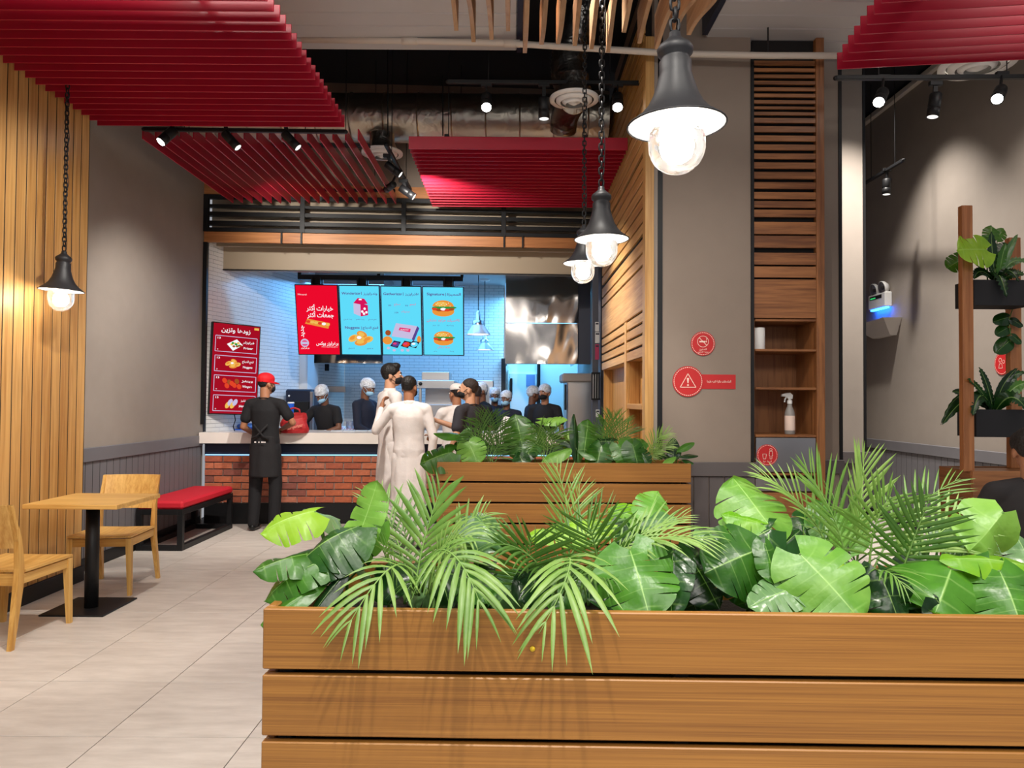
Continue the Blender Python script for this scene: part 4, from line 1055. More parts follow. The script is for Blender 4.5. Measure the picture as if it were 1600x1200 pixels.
# ------------------------------------------------------------------ menu screens
def scr(name, c, s): return emission('screen_'+name, c, s)
S_CY = scr('cyan', (96, 220, 250), 1.0); S_RED = scr('red', (236, 10, 44), 1.0); S_WH = scr('white', (250, 250, 255), 1.0)
S_DR = scr('darkred', (176, 16, 38), .85); S_PU = scr('purple', (96, 74, 150), .9); S_OR = scr('orange', (236, 150, 60), 1.0); S_BR = scr('brown', (170, 84, 40), .9)
S_GR = scr('green', (40, 160, 70), .9); S_TO = scr('tomato', (226, 70, 40), 1.0); S_GO = scr('gold', (240, 190, 90), 1.0); S_LI = scr('lilac', (200, 190, 225), 1.0); S_DK = scr('ink', (50, 40, 60), .8)
S_PK = scr('pink', (230, 60, 120), 1.0); S_MA = scr('magenta', (214, 20, 90), 1.0)
def screen(label, TL, TR, BR, BL, field, group):
    """corner points of the screen; returns panel with unit width w and height h, centred"""
    TL, TR, BR, BL = map(Vector, (TL, TR, BR, BL))
    X = ((TR-TL)+(BR-BL)).normalized(); U = ((TL-BL)+(TR-BR)); U = (U-X*U.dot(X)).normalized(); N = X.cross(U)  # towards viewer
    c = (TL+TR+BR+BL)/4; w = ((TR-TL).length+(BR-BL).length)/2; h = ((TL-BL).length+(TR-BR).length)/2
    M = Matrix(((X.x, -N.x, U.x, c.x), (X.y, -N.y, U.y, c.y), (X.z, -N.z, U.z, c.z), (0, 0, 0, 1)))
    t = thing('menu_screen', label, 'screen', tuple(c), 0, group)
    MB().box((-w/2, 0, -h/2), (w/2, .05, h/2), None, .004).build('housing', black, t, M)
    P = Panel(M, t, .0012)
    P.rect(-w/2+.012, -h/2+.012, w/2-.012, h/2-.012, field, 'display'); return t, P, w, h, M
def burger(P, x, z, w, patty=True):
    h = w*.75
    P.ell(x, z-h*.18, w*.48, h*.30, S_OR); P.ell(x, z-h*.02, w*.50, h*.16, S_TO); P.ell(x+w*.05, z+h*.04, w*.53, h*.09, S_GR)
    for i in range(5): P.ell(x-w*.36+i*w*.18, z-h*.05-(i % 2)*h*.05, w*.12, h*.08, [S_TO, S_BR, S_WH, S_TO, S_BR][i])
    P.ell(x, z+h*.10, w*.46, h*.36, S_OR, 0, PI); P.ell(x-w*.08, z+h*.24, w*.26, h*.13, S_GO)
    for i in range(9): P.ell(x-w*.3+w*.075*i, z+h*(.22+.1*math.sin(i*2.1)), w*.018, h*.02, S_WH, n=6)
def nuggets(P, x, z, w):
    for i, (dx, dz, rx, rz, ro) in enumerate(((-.28, .02, .2, .12, .5), (.05, .16, .2, .13, -.4), (.27, -.02, .2, .12, .3), (0, -.14, .24, .12, .1), (-.05, .02, .18, .12, -.2))):
        P.ell(x+dx*w, z+dz*w, rx*w, rz*w, S_OR if i % 2 else S_GO, rot=ro); P.ell(x+dx*w-.02*w, z+dz*w+.02*w, rx*w*.6, rz*w*.55, S_GO if i % 2 else S_OR, rot=ro)
    P.ell(x-.06*w, z+.05*w, .09*w, .06*w, S_WH)
Yt, Yb = 9.20, 9.43
cols = [(458.5, 527.5, 467.5, 532.5), (528.5, 593.5, 533.5, 596), (594.5, 659, 597, 660), (660, 724.5, 661, 725.5)]
labs = ['leftmost hanging menu screen, bright red with white lettering', 'blue menu screen showing a toy box and nuggets', 'blue menu screen showing a big sharing box', 'blue menu screen showing two burgers, rightmost']
SCR = []
for i, (a, b, c, d) in enumerate(cols):
    yt = 444+(a-458)*.015; yt2 = 444+(b-458)*.015
    t, P, w, h, M = screen(labs[i], atY(a, yt, Yt), atY(b, yt2, Yt), atY(d, 554.5+(d-467)*.006, Yb), atY(c, 554.5+(c-467)*.006, Yb), (S_RED, S_CY, S_CY, S_CY)[i], 'hanging menu screens')
    SCR.append(M)
    if i == 0:
        P.text('Mrsool', -w*.33, h*.36, w*.2, .03, S_WH)
        P.poly([(-w*.30, -h*.05), (-w*.24, h*.02), (w*.28, -h*.04), (w*.24, -h*.12)], S_OR)
        for k in range(6): P.ell(-w*.22+k*w*.09, -h*.02-k*h*.008, w*.05, h*.02, (S_TO, S_GO, S_GO, S_TO, S_WH, S_GO)[k])
        P.text(ar('خيارات أكثر'), w*.06, h*.17, w*.62, .08, S_WH, .02); P.text(ar('جمعات أكثر'), w*.07, h*.075, w*.62, .08, S_WH, .02)
        P.text(ar('جديد'), -w*.36, -h*.16, h*.17, .07, S_WH, .02, PI/2)
        P.ell(-w*.33, -h*.325, w*.1, w*.1, S_LI); P.ell(-w*.33, -h*.31, w*.062, w*.035, S_PK, 0, PI); P.ell(-w*.33, -h*.345, w*.062, w*.035, S_PK, PI, 2*PI)
        P.text(ar('برغرايزر'), -w*.33, -h*.40, w*.2, .03, S_WH, .01)
        P.text(ar('برغرايزر بوكس'), w*.2, -h*.335, w*.52, .06, S_WH, .02); P.text(ar('دجاج ولحم وستيك'), w*.25, -h*.38, w*.38, .022, S_WH)
    if i == 1:
        P.text('Wonderizzr', -w*.2, h*.385, w*.46, .045, S_PU, .02); P.text('|', w*.055, h*.385, w*.012, .045, S_PU); P.text(ar('وندرايزرز'), w*.27, h*.38, w*.34, .04, S_PU, .02)
        P.poly([(-w*.15, h*.10), (w*.02, h*.06), (w*.02, h*.23), (-w*.15, h*.25)], S_LI); P.poly([(w*.02, h*.06), (w*.2, h*.08), (w*.2, h*.22), (w*.02, h*.25)], S_MA)
        P.poly([(-w*.15, h*.25), (w*.02, h*.23), (w*.2, h*.24), (w*.12, h*.31), (-w*.04, h*.32)], S_MA); P.poly([(-w*.02, h*.29), (w*.06, h*.29), (w*.05, h*.31), (-w*.01, h*.31)], S_WH)
        for dx, dz in ((.06, .13), (.12, .17), (.16, .12), (.1, .10)): P.ell(w*dx, h*dz, w*.03, h*.018, S_WH)
        P.text(ar('وجبة الدجاج'), -w*.3, h*.015, w*.2, .02, S_PU); P.text(ar('وجبة اللحم'), 0, h*.015, w*.2, .02, S_PU); P.text(ar('قطع الدجاج'), w*.3, h*.015, w*.2, .02, S_PU)
        P.text('Nuggets', -w*.2, -h*.105, w*.36, .045, S_PU, .02); P.text('|', w*.03, -h*.105, w*.012, .045, S_PU); P.text(ar('قطع الدجاج'), w*.25, -h*.105, w*.38, .04, S_PU, .02)
        nuggets(P, 0, -h*.26, w*.66); P.text(ar('4 قطع'), -w*.24, -h*.40, w*.15, .02, S_PU); P.text(ar('6 قطع'), w*.22, -h*.40, w*.15, .02, S_PU)
    if i == 2:
        P.text('Gatherizzr', -w*.2, h*.385, w*.46, .045, S_PU, .02); P.text('|', w*.055, h*.385, w*.012, .045, S_PU); P.text(ar('غاذرايزرز'), w*.27, h*.38, w*.34, .04, S_PU, .02)
        P.text(ar('دجاج'), -w*.1, h*.235, w*.15, .035, S_PK); P.text('99', -w*.28, h*.22, w*.07, .03, S_PU); P.text(ar('لحم'), w*.28, h*.235, w*.14, .035, S_PK); P.text('99', w*.13, h*.22, w*.07, .03, S_PU)
        P.text(ar('ستيك'), w*.1, h*.135, w*.2, .035, S_PK); P.text('109', -w*.12, h*.12, w*.09, .03, S_PU)
        P.poly([(-w*.26, -h*.22), (-w*.14, -h*.03), (w*.38, -h*.07), (w*.24, -h*.26)], S_LI); P.poly([(w*.24, -h*.26), (w*.38, -h*.07), (w*.43, -h*.10), (w*.29, -h*.29)], S_PU)
        P.poly([(-w*.08, -h*.13), (-w*.05, -h*.09), (w*.22, -h*.11), (w*.2, -h*.16)], S_PK); P.text('Gatherizzr', w*.07, -h*.123, w*.2, .022, S_WH, .01)
        P.ell(-w*.34, -h*.17, w*.07, h*.04, S_BR); P.ell(-w*.36, -h*.28, w*.12, h*.06, S_OR); P.ell(w*.42, -h*.26, w*.05, h*.05, S_OR)
        for dx, c1_ in ((-.16, S_PU), (.10, S_TO), (.30, S_CY)):
            P.poly([(w*(dx-.14), -h*.36), (w*(dx-.04), -h*.28), (w*(dx+.13), -h*.30), (w*(dx+.04), -h*.39)], S_DK)
            P.ell(w*dx, -h*.335, w*.09, h*.035, c1_, rot=.2); P.ell(w*(dx-.02), -h*.325, w*.05, h*.015, S_PK if c1_ is not S_CY else S_WH)
        for dx in (-.34, -.2, .0, .14): P.ell(w*dx, -h*.42+h*.03*(dx < -.3), w*.04, h*.02, S_LI)
    if i == 3:
        P.text('Signature', -w*.18, h*.385, w*.42, .045, S_PU, .02); P.text('|', w*.06, h*.385, w*.012, .045, S_PU); P.text(ar('المميزة'), w*.26, h*.385, w*.34, .04, S_PU, .02)
        burger(P, 0, h*.19, w*.56); P.text(ar('كلاسيك مزايد تشكن'), 0, h*.015, w*.8, .045, S_PK, .004); P.text('32', -w*.12, -h*.055, w*.05, .02, S_PU); P.text(ar('وجبة'), w*.2, -h*.055, w*.1, .02, S_PU); P.text(ar('برغر'), -w*.22, -h*.055, w*.08, .02, S_PU); P.text('46', w*.1, -h*.055, w*.05, .02, S_PU)
        burger(P, 0, -h*.24, w*.5); P.text(ar('برغر رمان'), 0, -h*.37, w*.3, .035, S_PK, .004); P.text(ar('برغر'), -w*.2, -h*.43, w*.08, .02, S_PU); P.text(ar('وجبة'), w*.2, -h*.43, w*.1, .02, S_PU)
# mounting rail of the screens
mr = thing('screen_mount', 'black ceiling rail carrying the four menu screens', 'mounting rail', tuple(atY(592, 436, 9.3)))
a, b = atY(466, 433, 9.32), atY(724, 436, 9.32)
MB().bar(a, b, .06, .06, c=.004).build('rail', black, mr)
for px in (468, 592, 722): q = atY(px, 434, 9.32); MB().box((q.x-.02, q.y-.02, q.z), (q.x+.02, q.y+.02, zkc+.02), None, .002).build('drop_post', black, mr)
for px in (496, 567, 636, 701):
    q = atY(px, 439, 9.31); MB().box((q.x-.07, q.y-.018, q.z-.09), (q.x+.07, q.y+.02, q.z+.02), None, .003).build('bracket', black, mr)
    for dx in (-.05, .05): MB().box((q.x+dx-.01, 9.225, q.z-.11), (q.x+dx+.01, q.y-.019, q.z+.03), None, .002).build('hook', black, mr)
# side wall screen
t, P, w, h, M = screen('tall dark red menu screen on the left beside the worker', atY(331, 502, 8.44), atY(406, 510, 8.84), atY(403, 649, 8.84), atY(327, 647, 8.44), S_DR, 'wall menu screen')
P.text(ar('زودها وتزين'), -w*.02, h*.42, w*.60, .07, S_WH, .02)
P.rect(w*.36, h*.45, w*.46, h*.475, S_GO)
items = [('فرايزلر', 'Frizzr'), ('قطع الدجاج', 'Nuggets'), ('وينغز', 'Wingers'), ('هلابينو تشيز', 'Jalapeno Cheese')]
for k, (ta, te) in enumerate(items):
    zc_ = h*(.27-k*.215); x0_, x1_ = -w*.43, w*.43; z0_, z1_ = zc_-h*.085, zc_+h*.085
    P.line([(x0_, z0_), (x1_, z0_), (x1_, z1_), (x0_, z1_)], .007, S_LI, True)
    P.text(ar(ta), w*.25, zc_+h*.03, w*.24, .035, S_WH, .02); P.text(te, w*.25, zc_-h*.03, w*(.2 if k < 3 else .32), .035, S_WH, .02)
    P.text('13', -w*.36, zc_+h*.06, w*.06, .03, S_WH, .02); P.text('9', -w*.38, zc_-h*.065, w*.025, .02, S_WH)
    if k == 0:
        P.poly([(-w*.2, zc_), (0, zc_+h*.06), (w*.13, zc_-h*.0), (-w*.07, zc_-h*.07)], S_WH)
        for q in range(9): P.ell(-w*.1+w*.022*q, zc_+h*.02*math.sin(q*2.3), w*.03, h*.012, (S_GO, S_GR, S_BR)[q % 3])
    if k == 1: nuggets(P, -w*.06, zc_, w*.34)
    if k == 2:
        for q in range(7): P.ell(-w*.22+w*.05*q, zc_+h*.03*math.cos(q*2.6), w*.045, h*.03, (S_TO, S_TO, S_BR)[q % 3], rot=.6)
    if k == 3:
        for q in range(4): P.ell(-w*.14+w*.05*q, zc_-h*.02+h*.03*(q % 2), w*.045, h*.04, (S_GO, S_LI)[q % 2], rot=-.5)
cdm = MB().mat(0, True); cdm.tube([M @ Vector((w*.05, .03, -h*.5)), M @ Vector((w*.09, .05, -h*.56)), M @ Vector((w*.05, .05, -h*.63)), M @ Vector((w*.1, .05, -h*.7))], .006, 6); cdm.build('power_cable', black, t)
MB().bar(M @ Vector((-w*.2, .05, 0)), M @ Vector((-w*.42, .22, 0)), .06, .3).build('wall_bracket', black, t)
# ------------------------------------------------------------------ kitchen equipment
def KB(pa, ya, pb, yb, Y): 
    """x0, x1, z0, z1 of a pixel rectangle at depth Y"""
    p, q = atY(pa, ya, Y), atY(pb, yb, Y); return p.x, q.x, q.z, p.z
# extraction hoods
x0, x1, z0, z1 = KB(790, 446, 903, 569, 9.9)
hd = thing('extraction_hood', 'large film wrapped stainless hood on the right of the kitchen', 'extraction hood', ((x0+x1)/2, 10.3, z0))
zm = zAt(505, 9.9, 840)
MB().box((x0, 9.9, zm+.003), (x1, 9.93, zkc), None, .003).build('front_upper', steel_w, hd); MB().box((x0, 9.9, z0), (x1, 9.93, zm-.003), None, .003).build('front_lower', steel_w, hd)
MB().box((x0, 9.931, z0+.02), (x0+.02, 11.0, zkc), None, .002).build('side', steel, hd); MB().box((x1-.02, 9.931, z0+.02), (x1, 11.0, zkc), None, .002).build('side', steel, hd)
MB().box((x0+.021, 9.931, z0+.05), (x1-.021, 11.0, z0+.08), None, .002).build('filter_bank', blackm, hd)
MB().box((x1+.002, 9.92, z0), (1.055, 9.95, zkc), None, .002).build('side_panel', plain('hood_side_grey', (70, 72, 82), .5, .3), hd)
x0, x1, z0, z1 = KB(470, 540, 598, 568, 10.4)
hd = thing('extraction_hood', 'wide stainless hood behind the menu screens', 'extraction hood', ((x0+x1)/2, 10.7, z0))
MB().box((x0, 10.4, z0), (x1, 10.43, zkc), None, .003).build('front', steel_w, hd)
MB().box((x0, 10.431, z0), (x0+.02, 11.3, zkc), None, .002).build('side', steel, hd); MB().box((x1-.02, 10.431, z0), (x1, 11.3, zkc), None, .002).build('side', steel, hd)
MB().box((x0+.021, 10.431, z0+.03), (x1-.021, 11.3, z0+.05), None, .002).build('filter_bank', steel, hd)
# dark drinks machine
x0, x1, z0, z1 = KB(446, 608, 488, 668, 9.75)
dm = thing('drinks_machine', 'dark blue drinks machine behind the red paper bag', 'machine', ((x0+x1)/2, 9.7, zsl1-.12))
MB().box((x0, 9.75, .92), (x1, 10.1, z1), None, .02).build('cabinet', bluedark, dm)
MB().box((x0+.03, 9.72, z0+.1), (x1-.04, 9.749, z1-.16), None, .008).build('front_panel', black, dm)
MB().box((x1-.03, 9.72, .93), (x1+.01, 9.78, z1-.03), None, .004).build('steel_edge', steel, dm); MB().ball((x0+.05, 9.747, z1-.09), .014).build('button', white, dm)
MB().box((x0, 9.71, .92), (x1+.04, 9.749, .95), None, .003).build('drip_tray', steel, dm)
# back counter and wall shelf
bc = thing('back_counter', 'long stainless back counter along the tiled wall', 'counter', (-1.2, 11.1, 0))
MB().box((-2.5, 11.0, .88), (-.2, 11.45, .92), None, .004).build('worktop', steel, bc); MB().box((-2.48, 11.02, 0), (-.22, 11.44, .879), None, .004).build('body', steel, bc)
bc2 = thing('work_counter', 'stainless work counter behind the drinks machine', 'counter', (-2.4, 9.8, 0))
MB().box((-3.0, 9.68, .88), (-1.45, 10.12, .919), None, .004).build('worktop', steel, bc2); MB().box((-2.98, 9.70, 0), (-1.47, 10.1, .879), None, .004).build('body', steel, bc2)
x0, x1, z0, z1 = KB(462, 603, 540, 613, 10.7)
sh = thing('wall_shelf', 'stainless wall shelf on black posts beside the tiled corner', 'shelf', ((x0+x1)/2, 10.9, z0))
MB().box((x0, 10.7, z0), (x1, 11.1, z1), None, .004).build('board', steel, sh)
for px in (458, 488): q = atY(px, 570, 10.72); MB().box((q.x-.022, 10.70, z1), (q.x+.022, 10.76, zAt(566, 10.7, 470)), None, .003).build('post', black, sh)
for px in (466, 490, 510): q = atY(px, 574, 10.75); MB().box((q.x-.03, 10.77, q.z-.05), (q.x+.03, 10.80, q.z+.05), None, .003).build('socket', blackm, sh)
# broiler in the middle
x0, x1, z0, z1 = KB(652, 594, 710, 607, 9.8)
br = thing('broiler', 'stainless broiler with round dial in the kitchen centre', 'kitchen machine', ((x0+x1)/2, 10.0, .92))
MB().box((x0, 9.8, z0), (x1, 10.35, z1), None, .004).build('control_box', steel, br)
a0, a1, b0, b1 = KB(659, 581, 702, 593.5, 9.85); MB().box((a0, 9.85, z1), (a1, 10.3, b1), None, .004).build('chimney', steel, br)
for xx in (x0+.02, x1-.05): MB().box((xx, 9.82, .92), (xx+.035, 9.86, z0), None, .003).build('post', steel, br)
MB().box((x0+.06, 10.2, .92), (x1-.06, 10.23, z0), None, .003).build('back_plate', steel, br); MB().box((x0, 9.8, .92), (x1, 10.3, zAt(633, 9.8)), None, .004).build('lower_box', steel, br)
m = MB().mat(0, True); q = atY(657, 599.5, 9.79); m.lathe([(0, -.02), (.022, -.02), (.024, 0)], n=16, M=Matrix.Translation(q) @ Matrix.Rotation(-PI/2, 4, 'X')); m.build('dial', black, br)
bs = thing('island_counter', 'stainless island counter under the broiler', 'counter', (-.7, 10.0, 0))
MB().box((-1.32, 9.75, .88), (-.72, 10.4, .919), None, .004).build('worktop', steel, bs); MB().box((-1.30, 9.77, 0), (-.74, 10.38, .879), None, .004).build('body', steel, bs)
x0, x1, z0, z1 = KB(736, 594, 771, 630, 10.72)
hw = thing('holding_cabinet', 'pale holding cabinet behind the men in black', 'kitchen machine', ((x0+x1)/2, 10.4, .92))
hw.location.z = .92
MB().box((x0, 10.72, .92), (x1, 10.95, z1), None, .01).build('cabinet', steel, hw); MB().box((x1-.06, 10.71, zAt(640, 10.4)), (x1-.02, 10.719, z1-.1), None, .003).build('door_edge', white, hw)
m = MB().mat(0, True); q = atY(756, 612, 10.70); m.tube([q+Vector((.045*math.cos(a_), 0, .06*math.sin(a_))) for a_ in [PI*k/10-PI for k in range(11)]], .008, 6); m.build('handle', black, hw)
hb = thing('holding_counter', 'stainless counter under the pale holding cabinet', 'counter', (-.3, 10.6, 0)); MB().box((-.62, 10.70, 0), (-.22, 10.96, .919), None, .003).build('body', steel, hb)
# fridge at the right
x0, x1, z0, z1 = KB(886, 583, 926, 700, 9.3)
fr = thing('upright_fridge', 'tall stainless fridge at the right of the kitchen', 'fridge', ((x0+x1)/2, 9.6, 0))
MB().box((x0, 9.33, .05), (x1, 9.95, z1-.06), None, .01).build('body', steel, fr); MB().box((x0+.01, 9.3, .08), (x1-.005, 9.329, z1-.12), None, .006).build('door', steel, fr)
MB().box((x0-.06, 9.31, z1-.115), (x1, 9.9, z1), None, .02).build('top_cover', plain('fridge_top', (150, 140, 132), .4), fr); MB().box((x0-.03, 9.29, zAt(640, 9.3)), (x0-.005, 9.33, zAt(600, 9.3)), None, .004).build('handle', black, fr)
MB().box((x0, 9.4, 0), (x1, 9.9, .05), None, .003).build('feet', black, fr)
# cold room door
x0, x1, z0, z1 = KB(796, 583, 838, 720, 11.85)
dr = struct(B('door_1', plain('coldroom_door', (226, 232, 238), .4), (x0, 11.86, 0), (x1, 11.898, z1), None, .004), 'white cold room door', 'door')
B('handle', black, (x0+.01, 11.82, 1.5), (x0+.05, 11.859, 1.78), dr, .006)
q = atY(829, 594, 11.85); B('notice', plain('notice_blue', (120, 140, 190), .5), (q.x-.07, 11.853, q.z-.1), (q.x+.07, 11.859, q.z+.09), dr)
B('door_frame', white, (x0-.03, 11.85, 0), (x0-.003, 11.898, z1+.06), dr, .003)
# grille and notices on the right jamb
x0, x1, z0, z1 = KB(923, 582, 938, 625, 8.75)
gr = thing('wall_grille', 'small black slotted grille beside the oak wall', 'grille', ((x0+x1)/2, 8.72, z0))
MB().box((x0, 8.70, z0), (x1-.02, 8.71, z1), None, .002).build('back', steel, gr)
for k in range(4): xx = x0+(x1-x0-.03)*k/3; MB().box((xx, 8.675, z0), (xx+.016, 8.699, z1), None, .002).build('bar', black, gr)
for zz_ in (z0, z1-.02): MB().box((x0, 8.67, zz_), (x1-.01, 8.674, zz_+.02), None, .001).build('rail', black, gr)
struct(B('wall_kitchen_jamb', MATS['kitchen_side_grey'], (PX(925, 8.75), 8.711, 0), (1.02, 8.8, 3.2)), 'grey jamb between the kitchen and the oak wall')
for (pa, ya, pb, yb, mt, lab) in ((930, 503, 936, 518, white, 'white notice on the grey jamb, upper one'), (930, 519, 937, 536, white, 'white wall phone panel on the grey jamb'), (930, 538, 936, 562, plain('notice_red', (190, 60, 100), .5), 'pinkish red notice on the grey jamb'), (931, 640, 937, 652, white, 'white wall switch on the grey jamb')):
    x0, x1, z0, z1 = KB(pa, ya, pb, yb, 8.70); n_ = thing('wall_notice', lab, 'notice', (x0, 8.70, z0)); MB().box((x0, 8.702, z0), (x1, 8.711, z1), None, .002).build('sheet', mt, n_); MB().box((x0+.006, 8.7005, z1-.03), (x1-.006, 8.7018, z1-.012), None, 0).build('print', plain('notice_ink', (60, 60, 70), .6), n_)
# kitchen pendant lamps
def kpend(label, px, py, wpx, Y):
    c = atY(px, py, Y); r = wpx*Y/FPX/2
    t = thing('kitchen_pendant', label, 'pendant lamp', tuple(c), 0, 'white kitchen pendants')
    m = MB().mat(0, True); m.lathe([(r, 0), (r*.97, .015), (r*.48, r*.75), (r*.46, r*.78)], c, 28); m.build('shade', plain_k, t)
    m = MB().mat(0, True); m.lathe([(r*.46, r*.78), (r*.46, r*1.1), (r*.2, r*1.18), (r*.18, r*1.75), (r*.07, r*1.95), (0, r*1.96)], c, 20); m.build('housing', steel, t)
    m = MB().mat(0, True); m.lathe([(r*.9, .012), (0, .03)], c, 24); m.build('diffuser', emission('kitchen_lamp_glow', (240, 248, 255), 4), t)
    m = MB(); m.tube([(c.x, c.y, c.z+r*1.95), (c.x, c.y, zkc)], .006, 6); m.build('cord', black, t); m = MB().mat(0, True); m.lathe([(.08, 0), (.07, -.02), (0, -.025)], (c.x, c.y, zkc), 18); m.build('rose', white, t)
plain_k = plain('kitchen_shade', (214, 220, 226), .3, .3)
kpend('larger white kitchen pendant beside the menu screens', 747, 523, 39, 10.0)
kpend('smaller white kitchen pendant, the lower one', 757, 547, 29, 10.9)
# ------------------------------------------------------------------ things on the counter
zC = zsl1+.0002
def onC(px, py): return atZ(px, py, zC)
# red paper bag
bag_m = plain('paper_bag_red', (178, 36, 40), .6, nz=.1, nscale=20, bump=.6, bscale=18)
q = onC(448, 677); bg = thing('paper_bag', 'red paper takeaway bag on the counter by the worker', 'bag', (q.x, q.y, zC))
Mg = Matrix.Translation((q.x+.05, q.y+.12, zC)) @ Matrix.Rotation(.15, 4, 'Z') @ Matrix.Diagonal((.92, .92, .74, 1))
m = MB().mat(0, False); rings = []
for i in range(9):
    s = i/8; ww = .145*(1-.10*s+.05*math.sin(s*5)); dd = .085*(1-.25*s)+.012*math.sin(s*6); zz = .30*s
    rings.append([(ww*math.cos(a_)*(1.25 if abs(math.cos(a_)) > .5 else 1)**.5+.012*math.sin(s*9+a_*2), dd*math.sin(a_)*1.25, zz+.012*math.sin(a_*3+s*4)*s) for a_ in [2*PI*k/14+.2 for k in range(14)]])
for i in range(8):
    for k in range(14): pass
vs = [p for r in rings for p in r]; fs = [(i*14+k, i*14+(k+1) % 14, (i+1)*14+(k+1) % 14, (i+1)*14+k) for i in range(8) for k in range(14)]+[tuple(range(14))[::-1]]
m.add(vs, fs, Mg); m.build('bag_body', bag_m, bg)
m = MB().mat(0, True); m.tube([Mg @ Vector((-.07, -.05, .29)), Mg @ Vector((-.06, -.05, .36)), Mg @ Vector((0, -.04, .38)), Mg @ Vector((.06, -.05, .355)), Mg @ Vector((.07, -.05, .29))], .012, 6); m.build('handle', bag_m, bg)
PB = Panel(Mg @ Matrix.Translation((.02, -.118, .09)) @ Matrix.Rotation(.25, 4, 'Y').inverted(), bg, .001); PB.text('Burgerizzr', 0, 0, .2, .06, plain('bag_print', (236, 150, 130), .6), .02)
# blue cups, tray
def cup_(label, px, py, h, Y=None, r=.036, mat=None):
    q = onC(px, py) if Y is None else atY(px, py, Y)
    t = thing('drink_cup', label, 'cup', tuple(q), 0, 'blue cups')
    m = MB().mat(0, True); m.lathe([(0, .001), (r*.78, 0), (r, h)], q, 20); m.build('cup_wall', mat or cupblue, t); m = MB().mat(0, True); m.lathe([(r*1.06, h-.004), (r*1.06, h+.006), (r*.85, h+.014), (0, h+.014)], q, 20); m.build('lid', white, t)
cupblue = plain('cup_blue', (30, 96, 214), .4)
cup_('tall blue cup standing behind the red paper bag', 454, 671, .33, None, .04)
cup_('short blue cup right of the red paper bag', 473, 675, .10)
q = onC(381, 672); tr = thing('food_tray', 'blue tray with wrapped food left of the worker', 'tray', tuple(q))
MB().box((q.x-.17, q.y-.03, zC), (q.x+.22, q.y+.2, zC+.012), None, .004).build('tray_base', cupblue, tr)
m = MB().mat(0, True); m.ball((q.x+.03, q.y+.08, zC+.045), .17, .09, .04, 14, 8); m.build('wrap', plain('wrap_blue', (60, 110, 190), .3, bump=.8, bscale=25), tr)
# menu sheets on the counter
ms = thing('menu_sheets', 'row of printed menu sheets lying on the counter', 'menu sheets', tuple(onC(556, 671)))
for k in range(4):
    a, b = 521+k*19.3, 521+(k+1)*19.3-1.2
    pts = [onC(a-4.5, 674.3), onC(b-4.5, 674.5), onC(b+1.5, 666.3), onC(a+1.5, 666.2)]
    m = MB(); m.add([p+Vector((0, 0, .004)) for p in pts]+[p+Vector((0, 0, .0003)) for p in pts], [(0, 1, 2, 3), (7, 6, 5, 4), (0, 4, 5, 1), (1, 5, 6, 2), (2, 6, 7, 3), (3, 7, 4, 0)]); s_ = m.build('sheet', white, ms)
    for j in range(3):
        f0, f1 = .15+.28*j, .32+.28*j
        L = [pts[0].lerp(pts[1], f0).lerp(pts[3].lerp(pts[2], f0), .25), pts[0].lerp(pts[1], f1).lerp(pts[3].lerp(pts[2], f1), .25), pts[0].lerp(pts[1], f1).lerp(pts[3].lerp(pts[2], f1), .75), pts[0].lerp(pts[1], f0).lerp(pts[3].lerp(pts[2], f0), .75)]
        m = MB(); m.add([p+Vector((0, 0, .0048)) for p in L], [(0, 1, 2, 3)]); m.build('print', plain('menu_print', (206, 150, 160), .6) if 'menu_print' not in MATS else MATS['menu_print'], s_)
# acrylic box with a red dome
q = onC(541, 672)+Vector((0, .35, 0)); ax = thing('acrylic_box', 'clear acrylic box beside the hairnet worker', 'box', tuple(q))
MB().box((q.x-.07, q.y-.05, zC), (q.x+.07, q.y-.046, zC+.1)).build('front_pane', netm, ax); MB().box((q.x-.07, q.y+.046, zC), (q.x+.07, q.y+.05, zC+.1)).build('rear_pane', netm, ax)
MB().box((q.x-.07, q.y-.045, zC), (q.x-.066, q.y+.045, zC+.1)).build('side_pane', netm, ax); MB().box((q.x+.066, q.y-.045, zC), (q.x+.07, q.y+.045, zC+.1)).build('side_pane', netm, ax); MB().box((q.x-.02, q.y-.02, zC), (q.x+.0, q.y+.02, zC+.09)).build('card', white, ax)
q = onC(553, 671)+Vector((0, .30, 0)); rdm = thing('red_bowl', 'upturned red bowl behind the acrylic box', 'bowl', tuple(q))
m = MB().mat(0, True); m.lathe([(.05, 0), (.05, .035), (.08, .04), (.085, .075), (.07, .115), (.03, .138), (0, .14)], q, 20); m.build('bowl', sign_red, rdm)
m = MB().mat(0, True); m.lathe([(.012, .138), (.012, .15), (0, .152)], q, 10); m.build('knob', black, rdm)
# till behind the man in white
q = onC(600, 674); tl_ = thing('till', 'black till terminal behind the man in white', 'till', tuple(q))
MB().box((q.x-.06, q.y+.02, zC), (q.x+.08, q.y+.16, zC+.02), None, .004).build('foot', black, tl_); MB().box((q.x-.01, q.y+.08, zC+.02), (q.x+.03, q.y+.11, zC+.12), None, .004).build('neck', black, tl_)
MB().bar((q.x+.01, q.y+.09, zC+.1), (q.x+.01, q.y+.12, zC+.32), .24, .02, (0, -1, 0), .006).build('monitor', black, tl_)
q = onC(573, 671)+Vector((0, .3, 0)); rg = thing('receipt_printer', 'small grey receipt printer on the counter', 'printer', tuple(q)); MB().box((q.x-.07, q.y, zC), (q.x+.07, q.y+.12, zC+.09), None, .012).build('case', steel, rg); MB().box((q.x-.05, q.y+.03, zC+.0901), (q.x+.05, q.y+.05, zC+.1), None, 0).build('paper_slot', white, rg)
q = onC(790, 690)
zq = zAt(697, 8.6, 790); nb = thing('table_tent', 'white folded card standing on the counter behind the small planter', 'card', (q.x, 8.6, zC))
